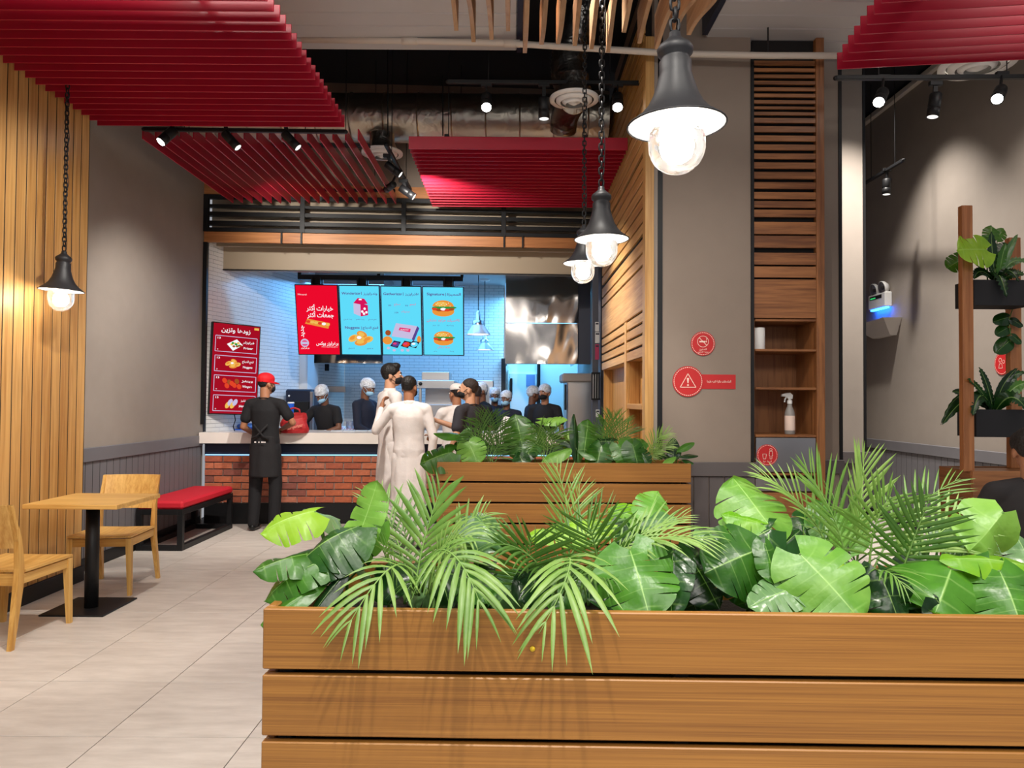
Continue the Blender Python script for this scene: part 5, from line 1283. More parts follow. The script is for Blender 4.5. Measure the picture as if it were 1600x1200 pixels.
c0 = atY(790, 690, 8.6); m = MB(); m.add([(c0.x-.11, 8.6, zC+.0), (c0.x+.11, 8.6, zC+.0), (c0.x+.10, 8.66, zC+.17), (c0.x-.02, 8.66, zC+.2), (c0.x-.11, 8.72, zC+.0), (c0.x+.11, 8.72, zC+.0)], [(0, 1, 2, 3), (4, 3, 2, 5)]); m.build('card_sheet', white, nb)
# ------------------------------------------------------------------ artificial plants
LM = {'mid': leafmat('leaf_mid', (28, 74, 18), (78, 136, 40), (120, 180, 40)),
      'dark': leafmat('leaf_dark', (12, 38, 16), (34, 76, 28), (50, 95, 30), .26),
      'lite': leafmat('leaf_light', (84, 142, 44), (136, 184, 78), (160, 205, 60), .36),
      'lime': leafmat('leaf_lime', (92, 152, 18), (146, 190, 44), (180, 220, 40), .38),
      'palm': leafmat('palm_leaf', (84, 128, 48), (146, 178, 92), (150, 190, 80), .38),
      'palmd': leafmat('palm_leaf_dark', (36, 78, 24), (84, 126, 48), (100, 150, 50), .38),
      'grey': leafmat('leaf_grey', (66, 106, 62), (120, 158, 104), (120, 170, 80), .26)}
stem_m = plain('leaf_stem', (84, 120, 50), .5)
CAMD, UPD, RTD = Vector((0, -1, 0)), Vector((0, 0, 1)), Vector((1, 0, 0))
def with_vein(o, vals):
    at = o.data.attributes.new('vein', 'FLOAT', 'POINT'); at.data.foreach_set('value', vals)
def leaf_geo(L, Wd, notches, fold, curl, wave, seed, narrow=False):
    """points of one leaf: base at the origin, tip along +y, upper side +z"""
    rnd = random.Random(seed)
    cols = [-1, -.84, -.62, -.4, -.2, -.03, 0, .03, .2, .4, .62, .84, 1]
    edges = [0.0]+list(notches)+[1.0]
    P = []; vein = []; F = []
    fl = [0, .22, .44, .5, .56, .78, 1] if notches else [i/14 for i in range(15)]
    sl = rnd.uniform(.2, .38)
    for li in range(len(edges)-1):
        a, b = edges[li], edges[li+1]
        for side in (-1, 1):
            base = len(P); cs = [c for c in cols if c*side >= 0]
            if side < 0: cs = cs
            hole = rnd.uniform(.34, .62)
            for f in fl:
                for c in cs:
                    s = abs(c)
                    g0 = .013*max(0, (s-hole)/(1-hole))**.5 if (li > 0) else 0
                    g1 = .013*max(0, (s-hole)/(1-hole))**.5 if (li < len(edges)-2) else 0
                    t = (a+g0)+(b-g1-a-g0)*f
                    if narrow: w = (math.sin(PI*min(1, max(0, t*.96+.02)))**.6)
                    else:
                        w = (1-((t-.33)/.67)**2)**.62 if t > .33 else 1-.72*((.33-t)/.33)**3
                    edge = 1-(.045*abs(2*f-1)**5 if (notches and ((f > .5 and li < len(edges)-2) or (f < .5 and li > 0))) else 0)
                    x = c*Wd*.5*max(w, .0)*edge
                    y = t*L - (0 if narrow else L*.24*s**1.3*max(0, 1-t*1.9)) + (L*.10*s*(1-t)*min(1, t*3) if not narrow else 0)
                    z = fold*abs(x) - .5*abs(fold)*x*x/(Wd*.5+1e-6)
                    z += wave*Wd*.10*math.sin(t*9+seed+c*2.2)*s + .012*L*math.sin(f*PI)*(1 if notches else .3)*s
                    if s < .01: z -= .004*L/.1*.1
                    th = curl*max(0, y)/L
                    if abs(curl) > .01:
                        yy = L/curl*math.sin(th) if y > 0 else y; zz = -L/curl*(1-math.cos(th))
                        nx_, nz_ = yy + z*math.sin(th), zz + z*math.cos(th)
                        y, z = nx_, nz_
                    P.append((x, y, z))
                    v = 1.0 if s < .01 else 0
                    if notches and abs(f-.5) < .01: v = max(v, .45*(1-s))
                    vein.append(v*.75)
            nc = len(cs)
            for i in range(len(fl)-1):
                for j in range(nc-1):
                    F.append((base+i*nc+j, base+i*nc+j+1, base+(i+1)*nc+j+1, base+(i+1)*nc+j))
    return P, F, vein
_seed = [100]
def orient(bp_, tip, n):
    y = (tip-bp_).normalized(); n = (n-y*n.dot(y)).normalized(); x = y.cross(n)
    return Matrix(((x.x, y.x, n.x, bp_.x), (x.y, y.y, n.y, bp_.y), (x.z, y.z, n.z, bp_.z), (0, 0, 0, 1)))
def leaf(pl_, b, t, n=(.7, .5, 0), w=.95, k=4, mat='mid', fold=-.15, curl=.5, wave=.5, narrow=False, root=None, scale=1.08, stem=True):
    """b, t: (px, py, Y) of leaf base and tip; n: facing as weights of camera, up, right"""
    _seed[0] += 1; rnd = random.Random(_seed[0])
    p, q = atY(*b), atY(*t); L = (q-p).length*scale
    N = CAMD*n[0]+UPD*n[1]+RTD*n[2]
    M = orient(p, q, N)
    nt_ = [ (i+1)/(k+1)*.80+.06+rnd.uniform(-.02, .02) for i in range(k)] if k else []
    P, F, v = leaf_geo(L, L*w, nt_, fold, curl, wave, _seed[0], narrow)
    m = MB().mat(0, True); m.add(P, F, M)
    o = m.build('leaf', LM[mat], pl_); with_vein(o, v)
    if stem:
        r = root if root is not None else WM[pl_.name].translation
        r = Vector(r)+Vector((rnd.uniform(-.03, .03), rnd.uniform(-.03, .03), 0))
        mid = (r+p)/2+Vector((0, 0, .25*(p-r).length))*(.6 if p.z > r.z+.03 else .3)+ (p-r)*.05
        pts = [r*(1-s)**2+mid*2*s*(1-s)+p*s*s for s in [i/8 for i in range(9)]]
        m = MB().mat(0, True); m.tube(pts, [.0045-.0015*i/8 for i in range(9)], 6); m.build('stem', stem_m, o)
    return o
def frond(pl_, pts, ll, n=(.6, .6, 0), pairs=13, mat='palm', droop=.35, wid=.012, ang=52, vfold=.25, start=.22):
    """pts: (px, py, Y) from the base to the tip; ll: longest leaflet in metres"""
    _seed[0] += 1; rnd = random.Random(_seed[0])
    W_ = [atY(*p) for p in pts]
    if len(W_) == 3: path = [W_[0]*(1-s)**2+W_[1]*2*s*(1-s)+W_[2]*s*s for s in [i/28 for i in range(29)]]
    else: path = [W_[0]*(1-s)**3+W_[1]*3*s*(1-s)**2+W_[2]*3*s*s*(1-s)+W_[3]*s**3 for s in [i/28 for i in range(29)]]
    N = (CAMD*n[0]+UPD*n[1]+RTD*n[2]).normalized()
    m = MB().mat(0, True); m.tube(path, [.0036-.0026*i/28 for i in range(29)], 5)
    vn = [.35]*len(m.v)
    for i in range(pairs):
        s = start+(1-start)*(i+.3)/pairs; fi = s*28; a = min(int(fi), 27); f = fi-a
        c = path[a].lerp(path[a+1], f); T = (path[min(a+2, 28)]-path[max(a-1, 0)]).normalized()
        side = T.cross(N)
        if side.length < .05: side = T.orthogonal()
        side.normalize(); nn = side.cross(T).normalized()
        prof = (math.sin(PI*(.16+.80*(s-start)/(1-start))))**.7
        for sg in (-1, 1):
            A = math.radians(ang*(1.15-.75*(s-start)/(1-start))+rnd.uniform(-6, 6)); l_ = ll*prof*rnd.uniform(.86, 1.1)
            d = (T*math.cos(A)+side*sg*math.sin(A)+nn*(vfold+rnd.uniform(-.08, .08))).normalized()
            bl = d.cross(nn).normalized(); g = 5; row = []
            for j in range(g+1):
                u = j/g; p = c+d*l_*u+Vector((0, 0, -1))*droop*l_*u*u
                ww = wid*l_/.2*(math.sin(PI*(.12+.88*u))**.8)*(1 if u < 1 else 0)
                row.append([p-bl*ww*.5-nn*ww*.12, p+nn*ww*.12, p+bl*ww*.5-nn*ww*.12])
            b0 = len(m.v); m.grid(row); vn += [0, .12, 0]*(g+1)
    o = m.build('frond', LM[mat], pl_); with_vein(o, vn)
    return o
zS = HF-.078
def rootF(px, Y): p = atY(px, 900, Y); return (p.x, p.y, zS)
def plant(name, label, root, group, cat='plant'): return thing(name, label, cat, root, 0, group)
G1 = 'artificial plants in the foreground planter'
# ---- left cluster
A = plant('monstera_plant', 'split-leaf plant at the left end of the foreground planter', rootF(530, 1.86), G1)
leaf(A, (492, 799, 1.80), (407, 809, 1.74), (.42, .85, .1), 1.0, 4, 'lime', -.35, .7)
leaf(A, (500, 806, 1.86), (538, 800, 2.0), (.5, .8, .4), .7, 2, 'grey', -.3, .4)
leaf(A, (552, 856, 1.80), (594, 762, 1.86), (.85, .2, -.45), .66, 4, 'lite', -.1, -.25)
leaf(A, (560, 822, 1.80), (462, 850, 1.72), (.45, .8, -.2), 1.05, 4, 'mid', -.4, .7)
leaf(A, (540, 848, 1.78), (468, 886, 1.70), (.6, .6, -.4), .95, 4, 'dark', -.35, .8)
leaf(A, (492, 864, 1.76), (400, 872, 1.70), (.35, .9, 0), .8, 3, 'mid', -.35, .5)
leaf(A, (505, 876, 1.74), (403, 908, 1.68), (.4, .85, 0), .72, 3, 'mid', -.3, .8)
leaf(A, (566, 826, 1.88), (556, 884, 1.80), (.8, .3, .5), .9, 3, 'dark', -.3, .4)
leaf(A, (590, 818, 1.86), (540, 868, 1.78), (.75, .5, .3), .8, 3, 'lite', -.4, .3)
leaf(A, (508, 914, 1.72), (410, 950, 1.62), (.5, .8, -.1), .34, 0, 'mid', -.3, .6, .3, True)
leaf(A, (545, 890, 1.74), (486, 948, 1.66), (.8, .4, -.3), .34, 0, 'dark', -.3, .4, .3, True)
leaf(A, (505, 880, 1.84), (450, 900, 1.76), (.5, .7, -.3), .9, 3, 'dark', -.3, .5)
leaf(A, (560, 890, 1.9), (588, 900, 1.95), (.5, .8, .3), .8, 3, 'grey', -.2, .4)
# ---- leaves behind the palms
Bp = plant('monstera_plant', 'rounded leaves behind the left palm in the foreground planter', rootF(735, 2.02), G1)
leaf(Bp, (744, 838, 1.98), (682, 826, 2.04), (.55, .75, 0), 1.3, 2, 'grey', -.3, .6)
leaf(Bp, (742, 806, 1.99), (788, 842, 1.92), (.6, .7, .3), 1.0, 1, 'grey', -.35, .7)
leaf(Bp, (752, 822, 2.0), (735, 800, 2.06), (.7, .6, 0), 1.2, 2, 'mid', -.3, .3)
Cp = plant('monstera_plant', 'bright split leaves in the middle of the foreground planter', rootF(940, 2.04), G1)
leaf(Cp, (936, 814, 2.0), (831, 812, 1.96), (.33, .9, .05), .62, 3, 'lime', -.4, .55)
leaf(Cp, (1022, 816, 2.0), (954, 790, 2.05), (.55, .7, -.2), .95, 4, 'lime', -.35, .3)
leaf(Cp, (1012, 806, 2.0), (1030, 768, 2.06), (.75, .55, .2), 1.0, 4, 'lite', -.2, .2)
leaf(Cp, (1006, 812, 2.0), (1052, 806, 1.96), (.6, .7, .3), .9, 4, 'grey', -.2, .4)
leaf(Cp, (975, 812, 2.02), (1000, 850, 1.95), (.6, .5, .2), 1.0, 3, 'dark', -.3, .4)
leaf(Cp, (1000, 840, 2.05), (1040, 850, 2.0), (.5, .8, .2), .9, 3, 'dark', -.2, .4)
# ---- middle right
Dp = plant('monstera_plant', 'broad drooping split leaf at the centre of the foreground planter', rootF(1020, 1.86), G1)
leaf(Dp, (984, 858, 1.74), (1014, 946, 1.61), (.86, .42, -.05), 1.12, 4, 'mid', -.22, .45)
leaf(Dp, (1052, 862, 1.76), (1040, 950, 1.66), (.7, .2, -.6), .62, 2, 'dark', -.3, .4)
leaf(Dp, (1072, 862, 1.82), (1128, 938, 1.74), (.75, .3, .3), .95, 3, 'dark', -.3, .4)
leaf(Dp, (1060, 880, 1.86), (1090, 950, 1.8), (.9, .2, .1), .8, 3, 'dark', -.3, .3)
leaf(Dp, (1015, 850, 1.92), (1060, 872, 1.86), (.55, .8, .2), .8, 2, 'grey', -.3, .5)
Ep = plant('monstera_plant', 'tall cluster of split leaves right of the foreground centre', rootF(1175, 1.92), G1)
leaf(Ep, (1203, 822, 1.84), (1150, 748, 1.94), (.75, .5, .15), 1.15, 3, 'lite', -.25, .1)
leaf(Ep, (1187, 858, 1.76), (1114, 884, 1.70), (.8, .45, -.1), 1.25, 3, 'mid', -.3, .5)
leaf(Ep, (1140, 832, 1.86), (1090, 824, 1.84), (.45, .85, -.2), .95, 3, 'grey', -.3, .6)
leaf(Ep, (1190, 818, 1.84), (1133, 798, 1.86), (.45, .8, -.1), .7, 3, 'lime', -.3, .3)
leaf(Ep, (1205, 826, 1.83), (1138, 858, 1.80), (.6, .5, -.3), .95, 2, 'dark', -.3, .4)
leaf(Ep, (1208, 868, 1.80), (1250, 824, 1.88), (.7, .4, -.4), .45, 0, 'dark', -.5, .2, .4, True)
leaf(Ep, (1130, 850, 1.84), (1108, 900, 1.78), (.7, .4, -.4), .9, 2, 'mid', -.3, .4)
leaf(Ep, (1195, 850, 1.76), (1216, 905, 1.70), (.8, .4, .3), .7, 2, 'mid', -.3, .4)
leaf(Ep, (1150, 880, 1.86), (1175, 945, 1.80), (.9, .2, .1), .9, 3, 'dark', -.3, .3)
# ---- hero leaf
Fp = plant('monstera_plant', 'pale green split leaf facing the camera right of centre in the foreground', rootF(1275, 1.86), G1)
leaf(Fp, (1250, 866, 1.72), (1345, 956, 1.60), (.88, .42, -.05), 1.05, 4, 'lite', -.16, .4)
leaf(Fp, (1258, 880, 1.75), (1316, 858, 1.80), (.35, .9, 0), .62, 1, 'lime', -.3, .4)
leaf(Fp, (1308, 866, 1.82), (1238, 842, 1.88), (.5, .8, .1), .85, 2, 'grey', -.3, .6)
leaf(Fp, (1248, 916, 1.70), (1178, 936, 1.655), (.6, .7, -.1), .75, 4, 'grey', -.2, .4)
leaf(Fp, (1296, 836, 1.96), (1274, 782, 2.02), (.8, .4, -.2), .85, 2, 'mid', -.2, .2)
leaf(Fp, (1325, 850, 1.9), (1338, 790, 1.98), (.8, .3, -.3), .7, 1, 'lite', -.2, .2)
leaf(Fp, (1255, 830, 2.0), (1262, 790, 2.06), (.8, .3, -.3), .8, 1, 'dark', -.2, .2)
leaf(Fp, (1230, 890, 1.84), (1255, 955, 1.78), (.9, .2, .1), 1.0, 3, 'dark', -.3, .3)
# ---- right end
Gp = plant('monstera_plant', 'broad glossy leaves at the right end of the foreground planter', rootF(1480, 1.86), G1)
leaf(Gp, (1372, 892, 1.74), (1412, 966, 1.665), (.85, .4, 0), 1.1, 2, 'dark', -.3, .5, 1.2)
leaf(Gp, (1486, 890, 1.74), (1470, 942, 1.66), (.6, .75, 0), 2.0, 1, 'mid', -.35, .5)
leaf(Gp, (1568, 800, 1.84), (1528, 856, 1.80), (.75, .55, .25), 1.15, 1, 'lite', -.45, .5, 1.0)
leaf(Gp, (1606, 884, 1.76), (1488, 854, 1.74), (.4, .85, .1), .5, 2, 'lime', -.35, .4)
leaf(Gp, (1562, 892, 1.72), (1606, 978, 1.60), (.8, .5, -.2), 1.1, 4, 'mid', -.3, .5)
leaf(Gp, (1550, 880, 1.75), (1528, 942, 1.69), (.7, .5, -.3), .8, 2, 'mid', -.35, .4)
leaf(Gp, (1610, 880, 1.9), (1588, 828, 1.98), (.6, .7, .1), 1.0, 3, 'grey', -.3, .2)
leaf(Gp, (1462, 936, 1.69), (1498, 972, 1.66), (.75, .6, 0), 1.2, 1, 'dark', -.3, .6, .9)
leaf(Gp, (1512, 856, 1.94), (1476, 806, 2.02), (.6, .7, 0), 1.1, 1, 'grey', -.3, .3)
leaf(Gp, (1450, 890, 1.84), (1430, 950, 1.76), (.9, .2, 0), 1.1, 2, 'dark', -.3, .4)
leaf(Gp, (1520, 930, 1.74), (1560, 968, 1.66), (.8, .4, 0), 1.0, 2, 'dark', -.3, .4)
leaf(Gp, (1585, 930, 1.70), (1618, 985, 1.60), (.8, .5, 0), 1.0, 2, 'mid', -.3, .4)
leaf(Gp, (1440, 845, 1.98), (1410, 860, 1.95), (.6, .6, 0), 1.0, 1, 'mid', -.3, .4)
# ---- filler low in the box
Hp = plant('foliage_plant', 'dark low leaves lying along the inside of the foreground planter', rootF(860, 1.9), G1)
for i, px in enumerate((600, 640, 690, 730, 775, 815, 850, 905, 950, 1345, 1400, 1300, 1200)):
    Y = 1.78+.22*((i*37) % 10)/10
    leaf(Hp, (px, 885+(i*13) % 22, Y+.04), (px+random.uniform(-46, 46), 925+(i*7) % 20, Y-.06), (.75, .5, random.uniform(-.4, .4)), .85, 2 if i % 2 else 0, ('dark', 'grey', 'dark', 'mid')[i % 4], -.3, .5, .8, root=rootF(px, Y))
# ---- palms
Q1 = plant('palm_plant', 'left palm spilling over the front of the foreground planter', rootF(655, 1.86), G1)
frond(Q1, ((648, 930, 1.86), (655, 850, 1.90), (690, 762, 1.95)), .17, (.8, .2, -.3), 12, 'palm', .15, .018, 50)
frond(Q1, ((645, 930, 1.86), (625, 840, 1.95), (588, 772, 2.02)), .15, (.6, .5, .2), 12, 'palm', .2, .010, 45)
frond(Q1, ((648, 925, 1.84), (640, 850, 1.72), (600, 875, 1.64), (540, 985, 1.58)), .14, (.55, .7, 0), 9, 'palm', .45, .019, 50, start=.35)
frond(Q1, ((660, 925, 1.84), (672, 820, 1.74), (720, 850, 1.62), (752, 950, 1.58)), .16, (.6, .7, 0), 10, 'palm', .5, .020, 52, start=.35)
frond(Q1, ((670, 920, 1.86), (680, 830, 1.80), (738, 838, 1.73)), .16, (.5, .75, 0), 12, 'palm', .55, .014, 62, start=.3)
frond(Q1, ((655, 930, 1.88), (600, 880, 1.80), (600, 860, 1.76)), .13, (.5, .7, 0), 10, 'palm', .3, .011, 50)
frond(Q1, ((665, 930, 1.90), (700, 850, 1.96), (760, 800, 2.0)), .15, (.6, .6, .2), 12, 'palm', .3, .011, 50)
frond(Q1, ((650, 930, 1.9), (640, 860, 2.0), (625, 800, 2.08)), .15, (.7, .4, 0), 11, 'palmd', .2, .011, 50)
frond(Q1, ((655, 930, 1.84), (650, 880, 1.76), (690, 900, 1.70)), .13, (.5, .7, 0), 11, 'palmd', .4, .012, 55)
Q2 = plant('palm_plant', 'middle palm hanging over the front of the foreground planter', rootF(868, 1.88), G1)
frond(Q2, ((826, 930, 1.86), (820, 885, 1.86), (832, 838, 1.84)), .15, (.85, .3, .1), 14, 'palmd', .05, .014, 68, start=.15)
frond(Q2, ((868, 930, 1.86), (880, 840, 1.74), (925, 850, 1.66), (842, 990, 1.58)), .16, (.6, .7, 0), 10, 'palm', .5, .020, 52, start=.36)
frond(Q2, ((936, 905, 1.88), (936, 860, 1.88), (916, 812, 1.86)), .16, (.85, .2, -.2), 13, 'palmd', .0, .010, 60, start=.1)
frond(Q2, ((880, 920, 1.9), (905, 820, 2.0), (868, 728, 2.08)), .15, (.7, .3, .3), 13, 'palm', .1, .008, 45)
frond(Q2, ((885, 920, 1.9), (905, 830, 2.0), (905, 752, 2.08)), .12, (.7, .3, .3), 11, 'palm', .1, .008, 45)
frond(Q2, ((930, 910, 1.86), (985, 820, 1.80), (1115, 842, 1.76)), .15, (.35, .85, 0), 16, 'palm', .35, .011, 40, start=.25)
frond(Q2, ((920, 915, 1.88), (960, 840, 1.92), (1072, 806, 1.95)), .13, (.4, .8, 0), 13, 'palm', .2, .010, 38, start=.3)
frond(Q2, ((870, 930, 1.88), (830, 840, 1.84), (760, 850, 1.80)), .15, (.5, .8, 0), 13, 'palmd', .3, .011, 50)
frond(Q2, ((880, 930, 1.86), (900, 880, 1.78), (960, 905, 1.70)), .13, (.5, .8, 0), 12, 'palmd', .45, .012, 52)
frond(Q2, ((865, 930, 1.9), (880, 860, 1.95), (960, 790, 2.0)), .14, (.7, .4, -.2), 12, 'palmd', .1, .009, 50)
Q3 = plant('palm_plant', 'right palm with upright fronds in the foreground planter', rootF(1345, 1.88), G1)
frond(Q3, ((1335, 930, 1.88), (1345, 820, 1.92), (1350, 712, 1.98)), .15, (.8, .2, .3), 13, 'palm', .0, .014, 42, start=.35)
frond(Q3, ((1325, 930, 1.88), (1330, 830, 1.88), (1258, 732, 1.92)), .17, (.7, .5, .2), 15, 'palm', .12, .012, 40, start=.3)
frond(Q3, ((1398, 925, 1.84), (1420, 860, 1.82), (1452, 780, 1.82)), .16, (.92, .1, 0), 13, 'palmd', .02, .016, 66, start=.2)
frond(Q3, ((1360, 930, 1.88), (1352, 820, 1.86), (1392, 776, 1.86)), .17, (.85, .3, 0), 13, 'palm', .12, .012, 62, start=.3)
frond(Q3, ((1350, 930, 1.9), (1390, 800, 2.0), (1500, 748, 2.06)), .15, (.5, .7, 0), 14, 'palm', .15, .009, 48)
frond(Q3, ((1310, 920, 1.88), (1290, 790, 1.92), (1186, 742, 1.96)), .15, (.5, .7, .2), 14, 'palm', .25, .010, 38, start=.35)
frond(Q3, ((1360, 930, 1.84), (1370, 860, 1.76), (1415, 920, 1.68)), .10, (.5, .7, 0), 10, 'palm', .4, .013, 45)
frond(Q3, ((1380, 930, 1.88), (1440, 840, 1.9), (1520, 800, 1.92)), .15, (.5, .75, 0), 13, 'palm', .2, .011, 50)
frond(Q3, ((1350, 930, 1.9), (1330, 850, 1.98), (1300, 770, 2.04)), .14, (.8, .3, .2), 12, 'palmd', .1, .010, 48)
frond(Q3, ((1400, 930, 1.86), (1450, 880, 1.86), (1540, 860, 1.86)), .13, (.5, .75, 0), 12, 'palmd', .3, .011, 50)
# ------------------------------------------------------------------ small planter
G2 = 'artificial plants in the small planter'
zS2 = HB-.078
def rootB(px, Y=5.36): p = atY(px, 700, Y); return (p.x, p.y, zS2)
R1 = plant('monstera_plant', 'split-leaf plant at the left end of the small planter', rootB(715), G2)
leaf(R1, (706, 706, 5.26), (658, 718, 5.2), (.7, .6, -.2), 1.1, 4, 'mid', -.3, .4)
leaf(R1, (732, 690, 5.28), (746, 722, 5.22), (.85, .4, 0), 1.2, 4, 'lite', -.2, .3)
leaf(R1, (735, 684, 5.3), (682, 670, 5.34), (.4, .8, 0), .4, 0, 'mid', -.3, .3, .4, True)
leaf(R1, (718, 700, 5.3), (722, 676, 5.36), (.8, .3, -.3), .8, 3, 'dark')
leaf(R1, (715, 690, 5.28), (735, 668, 5.34), (.7, .5, .2), .4, 0, 'grey', -.3, .2, .4, True)
leaf(R1, (700, 712, 5.28), (680, 700, 5.34), (.6, .6, 0), .8, 3, 'dark')
R2 = plant('palm_plant', 'bushy palm in front of the men in black', rootB(765), G2)
for i, (tx, ty) in enumerate(((728, 672), (744, 654), (768, 648), (784, 662), (798, 676), (750, 690), (782, 696), (735, 694), (800, 700))):
    frond(R2, ((765+(i-4)*2, 722, 5.36), ((765+tx)/2, ty+8, 5.36), (tx, ty, 5.28+.02*i)), .20, (.7, .4, 0), 12, 'palmd', .15, .009, 48)
R3 = plant('monstera_plant', 'tall olive leaf plant in the middle of the small planter', rootB(818), G2)
leaf(R3, (818, 704, 5.34), (806, 650, 5.4), (.85, .3, -.1), .95, 4, 'mid', -.2, .2)
leaf(R3, (826, 706, 5.32), (850, 676, 5.38), (.8, .4, .2), .7, 3, 'mid', -.2, .2)
leaf(R3, (812, 712, 5.28), (820, 728, 5.22), (.8, .4, 0), 1.3, 3, 'dark', -.2, .3)
leaf(R3, (846, 656, 5.36), (884, 653, 5.3), (.5, .8, 0), .62, 4, 'lite', -.2, .2, root=rootB(838))
leaf(R3, (830, 712, 5.3), (805, 700, 5.34), (.6, .6, 0), .8, 2, 'dark')
R4 = plant('palm_plant', 'feathery palm under the single raised leaf', rootB(855), G2)
for i, (tx, ty) in enumerate(((826, 680), (842, 668), (860, 672), (878, 672), (836, 698), (872, 694))):
    frond(R4, ((855+(i-3)*2, 722, 5.36), ((855+tx)/2, ty+6, 5.36), (tx, ty, 5.30+.02*i)), .17, (.7, .4, 0), 12, 'palmd' if i % 2 else 'palm', .15, .009, 48)
leaf(R4, (893, 702, 5.26), (848, 714, 5.2), (.5, .75, 0), .55, 0, 'lite', -.3, .4, .4, True)
R5 = plant('foliage_plant', 'upright strap leaf plant before the steel fridge', rootB(905), G2)
leaf(R5, (899, 722, 5.3), (899, 652, 5.34), (.9, .1, .5), .22, 0, 'dark', -.3, .1, .4, True, stem=False)
leaf(R5, (912, 712, 5.34), (920, 658, 5.4), (.85, .3, .2), .7, 2, 'mid', -.2, .2)
leaf(R5, (890, 700, 5.36), (888, 676, 5.4), (.8, .3, 0), .8, 0, 'lime', -.2, .2)
leaf(R5, (905, 706, 5.3), (930, 714, 5.24), (.6, .7, 0), .4, 0, 'grey', -.3, .4, .4, True)
leaf(R5, (900, 700, 5.32), (862, 676, 5.36), (.6, .5, 0), .3, 0, 'dark', -.3, .3, .4, True)
R6 = plant('monstera_plant', 'dark split leaves right of the middle of the small planter', rootB(960), G2)
leaf(R6, (940, 696, 5.3), (932, 726, 5.22), (.8, .4, -.2), 1.2, 4, 'mid', -.25, .4)
leaf(R6, (958, 690, 5.34), (928, 686, 5.36), (.6, .7, 0), .9, 3, 'dark')
leaf(R6, (966, 694, 5.3), (985, 722, 5.22), (.8, .4, .2), 1.0, 4, 'mid', -.25, .4)
leaf(R6, (988, 694, 5.26), (1000, 732, 5.185), (.85, .4, .1), .9, 4, 'mid', -.25, .4)
leaf(R6, (985, 696, 5.32), (1012, 688, 5.34), (.6, .7, .2), .9, 3, 'mid')
leaf(R6, (975, 690, 5.36), (995, 684, 5.4), (.6, .7, 0), 1.1, 3, 'mid')
leaf(R6, (1000, 705, 5.28), (1015, 724, 5.22), (.8, .4, 0), .9, 3, 'dark')
R7 = plant('palm_plant', 'spiky palm before the slatted oak wall', rootB(955), G2)
for i, (tx, ty) in enumerate(((930, 664), (945, 656), (958, 650), (972, 660), (986, 670), (940, 680))):
    frond(R7, ((956+(i-3)*2, 722, 5.4), ((956+tx)/2, ty+8, 5.4), (tx, ty, 5.34+.02*i)), .18, (.7, .3, 0), 12, 'palmd', .1, .008, 42)
R8 = plant('palm_plant', 'pale palm near the right end of the small planter', rootB(1008), G2)
for i, (tx, ty) in enumerate(((1048, 676), (1052, 694), (1036, 680), (1030, 704))):
    frond(R8, ((1006, 722, 5.36), ((1006+tx)/2, ty+6, 5.34), (tx, ty, 5.30)), .14, (.6, .6, 0), 12, 'palm', .2, .010, 45)
R9 = plant('foliage_plant', 'smooth oval leaf plant at the right end of the small planter', rootB(1052), G2)
leaf(R9, (1052, 718, 5.3), (1052, 686, 5.34), (.9, .2, -.1), .62, 0, 'dark', -.2, .2, .3, True)
leaf(R9, (1058, 706, 5.3), (1084, 690, 5.34), (.6, .6, .2), .35, 0, 'mid', -.2, .3, .3, True)
leaf(R9, (1060, 714, 5.28), (1088, 708, 5.24), (.5, .8, .1), .4, 0, 'dark', -.2, .4, .3, True)
leaf(R9, (1056, 714, 5.26), (1036, 724, 5.2), (.6, .7, 0), .4, 0, 'lite', -.2, .4, .3, True)
leaf(R9, (1066, 718, 5.28), (1082, 722, 5.22), (.6, .7, 0), .5, 0, 'dark', -.2, .4, .3, True)
leaf(R9, (1035, 714, 5.3), (1025, 700, 5.34), (.6, .6, 0), .9, 2, 'dark')
leaf(R9, (1045, 716, 5.32), (1062, 704, 5.3), (.7, .5, 0), .8, 2, 'dark')
# ------------------------------------------------------------------ plants in the pot boxes of the stand
G3 = 'plants on the plant stand'
def strap(pl_, pts, wpx, mat):
    """long wavy fern leaf through pixel points"""
    _seed[0] += 1; W_ = [atY(*p) for p in pts]; n = 22; row = []; v = []
    cur = [W_[0]*(1-s)**2+W_[1]*2*s*(1-s)+W_[2]*s*s for s in [i/n for i in range(n+1)]]
    for i, p in enumerate(cur):
        T = (cur[min(i+1, n)]-cur[max(i-1, 0)]).normalized(); sd = T.cross(CAMD+UPD*.5)
        sd.normalize(); up = sd.cross(T)
        w_ = wpx*4.6/FPX*(math.sin(PI*(.06+.94*i/n))**.6)*(1+.25*(i % 2)); rip = .006*(1 if i % 2 else -1)
        row.append([p-sd*w_*.5+up*rip, p-sd*w_*.06, p-up*.002, p+sd*w_*.06, p+sd*w_*.5-up*rip]); v += [0, 0, .6, 0, 0]
    m = MB().mat(0, True); m.grid(row); o = m.build('leaf', LM[mat], pl_); with_vein(o, v)
U = plant('potted_monstera', 'bright leaved plant in the upper pot box of the stand', pots[0], G3)
leaf(U, (1542, 390, 4.52), (1502, 388, 4.44), (.85, .3, -.1), 1.0, 3, 'lime', -.1, .1)
leaf(U, (1508, 402, 4.66), (1483, 416, 4.64), (.8, .3, -.2), 1.0, 3, 'mid', -.2, .2)
leaf(U, (1548, 372, 4.66), (1552, 352, 4.66), (.8, .4, 0), 1.2, 3, 'mid')
leaf(U, (1558, 372, 4.7), (1570, 356, 4.7), (.8, .4, 0), 1.0, 3, 'mid')
leaf(U, (1544, 380, 4.64), (1538, 368, 4.64), (.8, .4, 0), 1.2, 2, 'mid')
leaf(U, (1560, 395, 4.62), (1580, 380, 4.62), (.7, .4, .2), .9, 2, 'dark')
